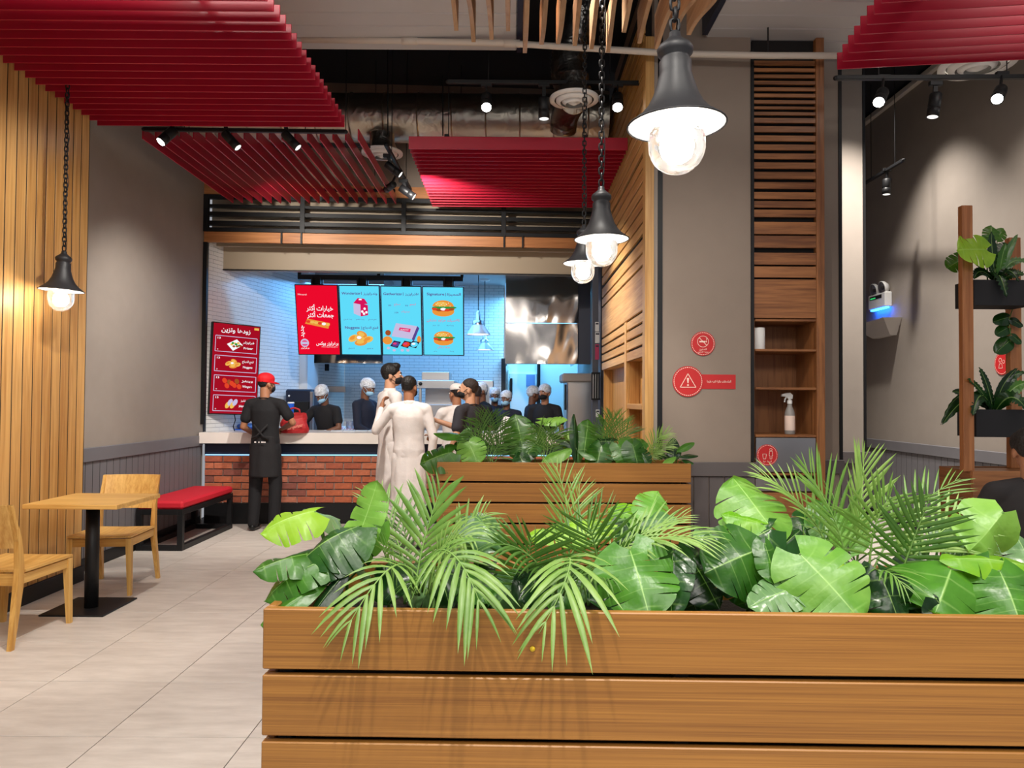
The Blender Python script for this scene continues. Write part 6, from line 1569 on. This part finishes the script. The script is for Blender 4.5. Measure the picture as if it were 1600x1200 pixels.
U2 = plant('potted_fern', 'dark fern hanging over the upper pot box of the stand', (pots[0][0]+.04, pots[0][1]-.03, pots[0][2]), G3)
for a, b, c, w_, mt in (((1556, 440, 4.66), (1550, 400, 4.6), (1549, 362, 4.6), 16, 'dark'), ((1556, 440, 4.66), (1570, 400, 4.6), (1590, 366, 4.6), 12, 'grey'), ((1556, 440, 4.66), (1530, 410, 4.6), (1522, 436, 4.55), 15, 'dark'),
    ((1556, 440, 4.66), (1560, 410, 4.55), (1573, 464, 4.52), 16, 'dark'), ((1556, 440, 4.66), (1580, 395, 4.6), (1606, 410, 4.6), 12, 'grey'), ((1560, 440, 4.66), (1575, 405, 4.55), (1592, 440, 4.52), 15, 'dark'),
    ((1556, 440, 4.66), (1545, 400, 4.6), (1534, 414, 4.55), 14, 'dark'), ((1560, 440, 4.66), (1565, 400, 4.6), (1572, 380, 4.6), 13, 'mid'), ((1560, 440, 4.66), (1590, 420, 4.6), (1600, 430, 4.6), 13, 'dark')): strap(U2, (a, b, c), w_, mt)
V1 = plant('potted_fern', 'dark wavy fern drooping from the lower pot box of the stand', pots[1], G3)
for a, b, c, w_, mt in (((1552, 642, 4.66), (1500, 580, 4.66), (1470, 664, 4.62), 5, 'dark'), ((1552, 642, 4.66), (1520, 590, 4.66), (1472, 664, 4.62), 17, 'dark'), ((1552, 642, 4.66), (1545, 600, 4.6), (1530, 574, 4.6), 13, 'dark'),
    ((1552, 642, 4.66), (1530, 600, 4.58), (1512, 592, 4.5), 12, 'dark'), ((1552, 642, 4.66), (1530, 590, 4.58), (1520, 650, 4.5), 18, 'dark'), ((1552, 642, 4.66), (1570, 580, 4.6), (1602, 582, 4.6), 14, 'dark'),
    ((1556, 642, 4.66), (1580, 600, 4.6), (1604, 598, 4.6), 20, 'mid'), ((1556, 642, 4.66), (1580, 600, 4.55), (1604, 640, 4.52), 22, 'dark'), ((1556, 642, 4.66), (1560, 600, 4.6), (1590, 575, 4.6), 12, 'dark'), ((1552, 642, 4.66), (1510, 610, 4.72), (1488, 612, 4.72), 16, 'dark')): strap(V1, (a, b, c), w_, mt)
V2 = plant('trailing_vine', 'vine with small leaves trailing down the rear post of the stand', tuple(atY(1582, 482, 4.77)), G3)
m = MB().mat(0, True); m.tube([atY(1584, 478, 4.76), atY(1576, 500, 4.75), atY(1580, 530, 4.75), atY(1574, 552, 4.75)], .003, 5); m.build('vine_stem', stem_m, V2)
for b, t, mt in (((1576, 496, 4.75), (1557, 500, 4.72), 'dark'), ((1575, 512, 4.75), (1560, 520, 4.72), 'dark'), ((1578, 532, 4.75), (1560, 548, 4.72), 'dark'), ((1582, 500, 4.74), (1600, 508, 4.72), 'dark'), ((1582, 525, 4.74), (1598, 535, 4.72), 'dark')): leaf(V2, b, t, (.8, .3, 0), .8, 0, mt, stem=False)
# ------------------------------------------------------------------ people
def cloth(name, c, rough=.85, bump=.25): return plain(name, c, rough, nz=.06, nscale=9, bump=bump, bscale=22)
C_BLK = cloth('cloth_black', (24, 23, 26)); C_CHA = cloth('cloth_charcoal', (46, 44, 50)); C_NAV = cloth('cloth_navy', (26, 30, 48)); C_WHT = cloth('cloth_white', (226, 218, 214), .8, .35)
C_APR = cloth('cloth_apron', (30, 28, 30)); SHOE = plain('shoe_black', (16, 16, 17), .35)
SK = [plain('skin_light', (196, 146, 116), .5), plain('skin_tan', (164, 112, 82), .5), plain('skin_brown', (112, 72, 52), .5)]
HAIR = plain('hair_black', (22, 18, 17), .55, bump=.8, bscale=70); HAIRB = plain('hair_short', (46, 34, 28), .6, bump=.8, bscale=120)
MBLK = plain('mask_black', (18, 18, 22), .8); MBLU = plain('mask_blue', (150, 196, 226), .7); CAPR = plain('cap_red', (214, 16, 30), .7); GLV = plain('glove_white', (214, 222, 234), .5)
EYEW = plain('eye_white', (226, 220, 214), .3); EYED = plain('eye_dark', (24, 16, 12), .2)
def net_mat():
    m = bpy.data.materials.new('hairnet'); m.use_nodes = True; t = m.node_tree; N = t.nodes; L = t.links; p = N['Principled BSDF']
    p.inputs['Base Color'].default_value = (*rgb((226, 230, 238)), 1); p.inputs['Roughness'].default_value = .5
    tr = N.new('ShaderNodeBsdfTransparent'); mx = N.new('ShaderNodeMixShader')
    tc = N.new('ShaderNodeTexCoord'); n = N.new('ShaderNodeTexNoise'); n.inputs['Scale'].default_value = 42; L.new(tc.outputs['Object'], n.inputs['Vector'])
    r = N.new('ShaderNodeValToRGB'); r.color_ramp.elements[0].position = .35; r.color_ramp.elements[1].position = .65; r.color_ramp.elements[0].color = (.62,)*3+(1,); r.color_ramp.elements[1].color = (.95,)*3+(1,)
    L.new(n.outputs['Fac'], r.inputs['Fac']); L.new(r.outputs['Color'], mx.inputs[0]); L.new(tr.outputs[0], mx.inputs[1]); L.new(p.outputs[0], mx.inputs[2]); L.new(mx.outputs[0], N['Material Output'].inputs['Surface'])
    b = N.new('ShaderNodeBump'); b.inputs['Strength'].default_value = .8; b.inputs['Distance'].default_value = .02; L.new(n.outputs['Fac'], b.inputs['Height']); L.new(b.outputs['Normal'], p.inputs['Normal'])
    return m
NET = net_mat()
def blob(name, prims, mat, parent, M, voxel=.012, smooth=6, deform=None, cut=None):
    """one continuous surface grown from overlapping round shapes"""
    m = MB()
    for pr in prims:
        if pr[0] == 'b': m.ball(pr[1], pr[2], pr[3], pr[4], 16, 10, Matrix.Identity(4) if len(pr) < 6 else pr[5])
        elif pr[0] == 'c':
            p, q = Vector(pr[1]), Vector(pr[2]); r1, r2 = pr[3], pr[4]
            m.tube([p.lerp(q, i/4) for i in range(5)], [r1+(r2-r1)*i/4 for i in range(5)], 12); m.ball(p, r1*.995, n=12, m=8); m.ball(q, r2*.995, n=12, m=8)
        elif pr[0] == 'x':   # loft of elliptical rings (centre, rx, ry)
            R_ = pr[1]; vs = []; n = 28
            for c_, a_, b_ in R_: vs += [(c_[0]+a_*math.cos(2*PI*i/n), c_[1]+b_*math.sin(2*PI*i/n), c_[2]) for i in range(n)]
            fs = [(j*n+i, j*n+(i+1) % n, (j+1)*n+(i+1) % n, (j+1)*n+i) for j in range(len(R_)-1) for i in range(n)]+[tuple(range(n))[::-1], tuple((len(R_)-1)*n+i for i in range(n))]
            m.add(vs, fs)
        elif pr[0] == 'l':   # elliptical lathe (center, profile, sx, sy)
            m.lathe(pr[2], pr[1], 28, None, pr[3], pr[4])
    me = bpy.data.meshes.new('tmp'); me.from_pydata([tuple(v) for v in m.v], [], m.f)
    o = bpy.data.objects.new('tmp', me); COL.objects.link(o)
    r = o.modifiers.new('r', 'REMESH'); r.mode = 'VOXEL'; r.voxel_size = voxel; r.use_smooth_shade = True
    if smooth: s = o.modifiers.new('s', 'SMOOTH'); s.factor = .5; s.iterations = smooth
    dg = bpy.context.evaluated_depsgraph_get(); me2 = bpy.data.meshes.new_from_object(o.evaluated_get(dg))
    bpy.data.objects.remove(o); bpy.data.meshes.remove(me)
    if cut:
        bm = bmesh.new(); bm.from_mesh(me2); bmesh.ops.delete(bm, geom=[v for v in bm.verts if cut(v.co)], context='VERTS'); bm.to_mesh(me2); bm.free()
    if deform:
        for v in me2.vertices: v.co = deform(v.co)
    me2.name = name; me2.materials.clear(); me2.materials.append(mat)
    me2.polygons.foreach_set('use_smooth', [True]*len(me2.polygons)); me2.update()
    ob = bpy.data.objects.new(name, me2); COL.objects.link(ob); set_parent(ob, parent, M); return ob
def hand(w, d, side, nrm, k, curl=.6):
    """palm and five fingers; w wrist, d along the hand, side across towards the thumb, nrm out of the palm"""
    w, d, side, nrm = map(Vector, (w, d, side, nrm)); P = []
    P.append(('c', w, w+d*.045*k, .025*k, .026*k))
    for i in range(4):
        o = side*(.027-.018*i)*k; P.append(('c', w+d*.03*k+o*.8, w+d*.085*k+o, .0125*k, .0115*k))
        l = (.036, .041, .038, .030)[i]*k; c1 = curl*.7; a = w+d*.088*k+o
        b = a+(d*math.cos(c1)+nrm*math.sin(c1))*l; c2 = curl*1.9; e = b+(d*math.cos(c2)+nrm*math.sin(c2))*l*.8
        P += [('c', a, b, .0098*k, .009*k), ('c', b, e, .009*k, .0078*k)]
    a = w+d*.025*k+side*.026*k; b = a+(d*.6+side*.75+nrm*.2).normalized()*.042*k; e = b+(d*.9+side*.2+nrm*.4).normalized()*.032*k
    P += [('c', a, b, .0125*k, .0105*k), ('c', b, e, .0105*k, .0085*k)]
    return P
HANG = ((.235, .03, 1.13), (.245, -.05, .88))
def person(label, X, Y, rz, H, skin=1, top='tee', top_m=None, bottom_m=None, hair='short', mask=None, yaw=0, pitch=0, L=HANG, R=HANG, lean=0, z0=0, seated=False, gloves=None, apron=None, apart=.10, hair_m=None, shoes=True, voxel=.010, build=1.0):
    k = H/1.75; t = thing('person', label, 'person', (X, Y, z0), rz, None)
    Mw = WM[t.name]
    S = lambda p: (p[0]*k, p[1]*k, p[2]*k)
    Ln = Matrix.Rotation(lean, 4, 'X')       # lean forward about the hips
    hipz = .93*k
    def U(p):                                # upper body point
        v = Vector(S(p)); v.z -= hipz; v = Ln @ v; v.z += hipz; return v
    w_ = build
    sk = SK[skin]
    def arm(side, e, w): 
        sh = U((.178*side*w_, .012, 1.405)); return sh, U((e[0]*side, e[1], e[2])), U((w[0]*side, w[1], w[2]))
    AL, AR = arm(1, *L), arm(-1, *R)
    knee = lambda s: Vector(S((s*(apart+.01), -.02, .50))) if not seated else Vector(S((s*.12, -.42, .50)))
    ank = lambda s: Vector(S((s*(apart+.015), .02, .085))) if not seated else Vector(S((s*.12, -.40, .085)))
    hip = lambda s: Vector(S((s*.088, .0, .92))) if not seated else Vector(S((s*.088, -.02, .90)))
    # ---------------- torso shapes, inflated by g
    TOR = [(.86, .120, .095), (.93, .150, .106), (1.00, .150, .104), (1.08, .138, .098), (1.16, .137, .098), (1.25, .149, .106), (1.33, .158, .106), (1.39, .152, .092), (1.435, .105, .072), (1.465, .062, .055)]
    SKIRT = [(.115, .196, .160), (.30, .185, .150), (.50, .174, .142), (.70, .164, .134), (.84, .158, .125), (.93, .155, .115)]
    def torso(g, skirt=False):
        R_ = [(U((0, 0 if z_ < 1.3 else .006, z_)), (a*w_+g)*k, (b_+g)*k) for z_, a, b_ in TOR]
        if skirt: R_ = [(Vector((0, 0, z_*k)), a*k*w_, b_*k) for z_, a, b_ in SKIRT]+[(c_, max(a, .150*k), max(b_, .112*k)) if c_.z < 1.02*k else (c_, a, b_) for c_, a, b_ in R_[2:]]
        P = [('x', R_)]
        for s in (-1, 1): P += [('c', U((s*.06, .012, 1.438)), U((s*.162*w_, .012, 1.402)), (.040+g)*k, (.054+g)*k)]
        return P
    # ---------------- head
    hc = U((0, -.012, 1.625)); HM = Matrix.Translation(hc) @ Ln @ Matrix.Rotation(yaw, 4, 'Z') @ Matrix.Rotation(pitch, 4, 'X') @ Matrix.Scale(k, 4)
    h = lambda x, y, z: HM @ Vector((x, y, z))
    def hb(c, rx, ry, rz_): return ('b', c, rx, ry, rz_, HM)
    headP = [hb((0, .012, .030), .073, .092, .086), hb((0, -.026, -.02), .061, .066, .083), hb((0, -.036, -.068), .042, .048, .040), hb((0, -.082, .028), .042, .012, .012),
             ('c', h(0, -.086, .006), h(0, -.104, -.022), .010*k, .0145*k), hb((.074, .012, -.012), .010, .020, .030), hb((-.074, .012, -.012), .010, .020, .030), hb((0, -.078, -.055), .022, .014, .009),
             ('c', h(0, .022, -.05), U((0, .018, 1.43)), .052*k, .058*k)]
    # ---------------- continuous body
    P = headP+torso(-.018)
    for (sh, el, wr), s in ((AL, 1), (AR, -1)):
        P += [('c', sh, el, .046*k, .037*k), ('c', el, wr, .038*k, .026*k)]
        d = (wr-el).normalized(); fwd = Vector((0, -1, 0))
        sd = fwd-d*fwd.dot(d)
        if sd.length < .3: sd = Vector((0, 0, 1))-d*d.z
        sd.normalize(); nr = sd.cross(d)*s
        P += hand(wr, d, sd, nr, k)
    for s in (-1, 1): P += [('c', hip(s), knee(s), .075*k, .050*k), ('c', knee(s), ank(s), .048*k, .034*k), ('c', ank(s)-Vector((0, 0, .035*k)), ank(s)+Vector((0, -.14*k, -.055*k)), .034*k, .028*k)]
    blob('body', P, sk, t, Mw, voxel*.85, 4)
    # ---------------- clothes
    sleeve = {'tee': .62, 'thobe': 1.9, 'long': 1.85}[top]
    def sleeves(g, ln):
        Q = []
        for sh, el, wr in (AL, AR):
            if ln <= 1: Q.append(('c', sh, sh.lerp(el, ln), (.054+g)*k, (.058+g)*k))
            else: Q += [('c', sh, el, (.054+g)*k, (.046+g)*k), ('c', el, el.lerp(wr, ln-1), (.046+g)*k, (.036+g)*k)]
        return Q
    def folds(co):
        a = math.atan2(co.y, co.x); f = .006*math.sin(a*7+co.z*3)*max(0, 1.2-co.z)+.004*noise.noise((co.x*14, co.y*14, co.z*9))
        n = Vector((co.x, co.y, 0)); 
        if n.length > 1e-4: n.normalize()
        return co+n*f
    if top == 'thobe':
        blob('thobe', torso(.014, True)+sleeves(.002, sleeve), top_m or C_WHT, t, Mw, voxel*1.1, 5, folds)
        c_ = U((0, .012, 1.475)); m = MB().mat(0, True)
        m.lathe([(.066*k, -.03*k), (.062*k, .006*k), (.058*k, .022*k), (.054*k, .020*k), (.057*k, -.03*k)], c_, 20, Mw); m.build('collar', top_m or C_WHT, t)
    else:
        blob('shirt', torso(.012)+sleeves(.006, sleeve), top_m or C_BLK, t, Mw, voxel*1.1, 5, folds, cut=lambda c: c.z < .86*k if not seated else c.z < .80*k)
        c_ = U((0, .014, 1.462)); m = MB().mat(0, True); m.tube([Mw @ (c_+Vector((.066*k*math.cos(a), .058*k*math.sin(a), -.012*k*math.cos(a-PI/2)*-1))) for a in [2*PI*i/20 for i in range(20)]], .007*k, 6, closed=True); m.build('collar', top_m or C_BLK, t)
    Q = [('b', Vector(S((0, 0, .955))) if not seated else Vector(S((0, -.02, .93))), .162*k*w_, .118*k, .115*k)]
    for s in (-1, 1): Q += [('c', hip(s), knee(s), .090*k, .074*k), ('c', knee(s), ank(s)+Vector((0, 0, .0)), .074*k, .062*k)]
    blob('trousers', Q, bottom_m or C_BLK, t, Mw, voxel*1.2, 5)
    if shoes:
        for s in (-1, 1):
            a = ank(s); blob('shoe', [('c', (a.x, a.y+.02*k, .045*k), (a.x, a.y-.09*k, .040*k), .042*k, .038*k), ('c', (a.x, a.y-.09*k, .036*k), (a.x+s*.012*k, a.y-.17*k, .032*k), .037*k, .030*k)], SHOE, t, Mw, .01, 3, lambda co: Vector((co.x, co.y, max(co.z, .001))))
    # ---------------- hair, cap, mask, eyes
    hm = hair_m or HAIR
    if hair in ('short', 'net', 'cap', 'white_cap', 'full', 'bald'):
        g = .006 if hair == 'full' else 0
        hp = [hb((0, .022, .046), .078+g, .093+g, .080+g), hb((0, .046, .012), .066+g, .056+g, .056+g)]
        if hair == 'full': hp += [hb((0, -.035, .098), .056, .05, .035), hb((.06, .0, .05), .028, .05, .05), hb((-.06, .0, .05), .028, .05, .05)]
        if mask is None or hair == 'full': hp += []
        blob('hair', hp, hm, t, Mw, .0085, 3)
    if hair == 'net':
        o = blob('hairnet', [hb((0, .016, .056), .087, .106, .083), hb((0, .050, .02), .078, .066, .066)], NET, t, Mw, .011, 2, lambda co: co+Vector((noise.noise(co*45), noise.noise(co*45+Vector((5, 0, 0))), noise.noise(co*45+Vector((0, 7, 0)))))*.004)
        m = MB().mat(0, True); m.tube([Mw @ h(.081*math.cos(a), .014+.101*math.sin(a), .030-.02*math.sin(a)) for a in [2*PI*i/24 for i in range(24)]], .006*k, 6, closed=True); m.build('hairnet_band', NET, t)
    if hair == 'cap':
        blob('cap_crown', [hb((0, .014, .062), .086, .104, .072), hb((0, .014, .03), .083, .101, .03)], CAPR, t, Mw, .008, 3)
        m = MB().mat(0, True); R_ = []
        for i in range(13):
            a = PI+PI*i/12; R_.append([Mw @ h(.080*math.cos(a), .014+.098*math.sin(a), .035), Mw @ h(.082*math.cos(a), .014+.098*math.sin(a)-.045*math.sin(-a), .028), Mw @ h(.07*math.cos(a), .014+.098*math.sin(a)-.085*math.sin(-a)**.8 if math.sin(-a) > 0 else .014+.098*math.sin(a), .016)])
        m.grid(R_); m.grid([[p+Vector((0, 0, -.004)) for p in r][::-1] for r in R_]); m.build('cap_brim', CAPR, t)
    if hair == 'white_cap': blob('skull_cap', [hb((0, .018, .072), .082, .098, .062)], C_WHT, t, Mw, .008, 3)
    for s in (-1, 1):
        m = MB().mat(0, True); m.ball((s*.029, -.083, .008), .0125, .009, .008, 10, 8, Mw @ HM); e = m.build('eye', EYEW, t); m = MB().mat(0, True); m.ball((s*.029, -.0905, .008), .006, .004, .006, 8, 6, Mw @ HM); m.build('iris', EYED, e)
        m = MB(); m.tube([Mw @ h(s*.014, -.092, .026), Mw @ h(s*.03, -.090, .031), Mw @ h(s*.046, -.080, .026)], .0038*k, 6); m.build('eyebrow', HAIR, t)
    if mask:
        mm = MBLK if mask == 'black' else MBLU
        blob('face_mask', [hb((0, -.040, -.046), .062, .068, .050), hb((0, -.098, -.026), .016, .014, .018)], mm, t, Mw, .008, 3, None, lambda c: ((HM.inverted() @ c).y > -.028))
        for s in (-1, 1):
            m = MB(); m.tube([Mw @ h(s*.060, -.040, -.020), Mw @ h(s*.077, -.0, .008), Mw @ h(s*.078, .018, .012)], .003*k, 5); m.tube([Mw @ h(s*.058, -.040, -.068), Mw @ h(s*.077, .0, -.04), Mw @ h(s*.079, .018, -.02)], .003*k, 5); m.build('ear_loop', mm, t)
    if gloves:
        for (sh, el, wr), s in ((AL, 1), (AR, -1)):
            d = (wr-el).normalized(); fwd = Vector((0, -1, 0)); sd = fwd-d*fwd.dot(d)
            if sd.length < .3: sd = Vector((0, 0, 1))-d*d.z
            sd.normalize(); blob('glove', [('c', wr-d*.05*k, wr, .033*k, .034*k)]+[(x[0], x[1], x[2], x[3]*1.22, x[4]*1.22) for x in hand(wr, d, sd, sd.cross(d)*s, k)], GLV, t, Mw, .009, 3)
    if apron:
        prof = [(0, .60*k), (.180*k, .60*k), (.174*k, .70*k), (.168*k, .88*k), (.150*k, 1.06*k), (0, 1.06*k)]
        blob('apron', [('l', (0, 0, 0), prof, 1.0, .80)], C_APR, t, Mw, .012, 4, folds)
        for s in (-1, 1):
            m = MB().mat(0, True); m.tube([Mw @ Vector((s*.10*k, .128*k, 1.02*k)), Mw @ Vector((s*.03*k, .146*k, 1.06*k)), Mw @ Vector((-s*.08*k, .128*k, 1.18*k))], .011*k, 6); m.build('apron_strap', C_APR, t)
        Pn = Panel(Mw @ Matrix.Translation((0, .152*k, .99*k)) @ Matrix.Rotation(PI, 4, 'Z'), t, .002)
        for i, (x_, l_) in enumerate(((-.055, .02), (-.01, .012), (.02, .03), (.055, .014))): Pn.rect(x_, -.007, x_+l_, .007, C_WHT, 'apron_print')
    return t
LFT, RGT, AWAY = -PI/2, PI/2, PI
# customers
person('worker in a red cap and black apron seen from behind at the counter', PX(416, 7.98), 7.98, AWAY-.10, 1.70, 1, 'tee', C_BLK, C_BLK, 'cap', 'black', -.55, .05,
       L=((.25, .02, 1.15), (.22, -.20, 1.06)), R=((.305, -.02, 1.20), (.10, -.25, 1.13)), apron=True, apart=.105, voxel=.009)
person('man in a white robe seen from behind with one arm raised', PX(640, 7.05), 7.05, AWAY+.0, 1.655, 1, 'thobe', C_WHT, C_WHT, 'short', 'black', -.35, .05,
       L=((.34, -.02, 1.19), (.31, -.16, 1.42)), R=((.25, .03, 1.12), (.22, .0, .86)), voxel=.009)
person('man in a white robe with thick black hair and black mask', PX(611, 7.62), 7.62, RGT+.55, 1.80, 0, 'thobe', C_WHT, C_WHT, 'full', 'black', -.45, .0, voxel=.009)
person('man in a white robe and cap standing behind the man in a black t-shirt', PX(713, 8.0), 8.0, AWAY+.5, 1.60, 1, 'thobe', C_WHT, C_WHT, 'white_cap', None, .2, 0,
       L=((.27, -.10, 1.16), (.20, -.30, 1.12)), build=1.08)
person('man in a black t-shirt and black mask gesturing to the left', PX(733, 7.25), 7.25, LFT-.55, 1.64, 0, 'tee', C_CHA, C_BLK, 'short', 'black', .5, .0,
       L=((.26, .02, 1.13), (.25, -.10, .90)), R=((.18, -.22, 1.20), (.02, -.42, 1.29)), hair_m=HAIRB, voxel=.008)
person('bare-headed man in black behind the man in a black t-shirt', PX(744, 9.52), 9.52, AWAY-.2, 1.62, 2, 'tee', C_BLK, C_BLK, 'short', None, .3, 0, hair_m=HAIRB)
# kitchen staff
person('kitchen worker in black bending over the counter with blue mask', PX(516, 9.34), 9.34, -.35, 1.62, 2, 'tee', C_BLK, C_BLK, 'net', 'blue', -.15, .38,
       L=((.27, -.12, 1.20), (.12, -.30, 1.17)), R=((.32, -.10, 1.24), (.50, -.24, 1.22)), lean=.26, gloves=True, voxel=.009)
person('kitchen worker in navy with hairnet looking down to the right', PX(568, 9.4), 9.4, RGT-.45, 1.69, 2, 'long', C_NAV, C_NAV, 'net', 'blue', .15, .3,
       L=((.24, -.08, 1.13), (.18, -.28, 1.05)), R=((.24, -.08, 1.13), (.18, -.28, 1.05)), lean=.08)
person('kitchen worker in a hairnet half hidden behind the men in black', PX(752, 10.0), 10.0, LFT+.5, 1.66, 2, 'tee', C_BLK, C_BLK, 'net', None, 0, .1)
person('far kitchen worker with hairnet and pale mask, left of the pair', PX(773, 10.45), 10.45, .2, 1.60, 2, 'long', C_NAV, C_NAV, 'net', 'blue', -.2, .1)
person('far kitchen worker with blue mask, right of the pair', PX(791, 9.72), 9.72, -.2, 1.55, 2, 'long', C_NAV, C_NAV, 'net', 'blue', -.2, .1)
person('kitchen worker seen from the side behind the one in black mask', PX(833, 10.15), 10.15, RGT+.3, 1.62, 2, 'long', C_NAV, C_NAV, 'net', None, 0, .1)
person('kitchen worker in a black polo with hairnet and black mask', PX(851, 9.58), 9.58, -.28, 1.635, 1, 'tee', C_BLK, C_BLK, 'net', 'black', -.30, .02,
       L=((.25, -.02, 1.12), (.20, -.20, .98)), voxel=.009)
# seated guest at the right edge, on a chair
q = atY(1622, 720, 3.75)
sch = thing('dining_chair', 'wooden chair under the seated guest at the right edge', 'chair', (q.x, 3.70, 0), 0, 'wooden chairs at the table'); chair_parts(sch)
person('seated guest in dark clothes cut by the right edge', q.x, 3.76, AWAY-.3, 1.72, 1, 'tee', plain('cloth_darkgrey', (40, 37, 38), .85), C_BLK, 'full', None, -.1, .1, seated=True, z0=-.42, shoes=False,
       L=((.26, -.12, 1.16), (.20, -.34, 1.10)), R=((.26, -.12, 1.16), (.20, -.34, 1.10)), lean=.12)
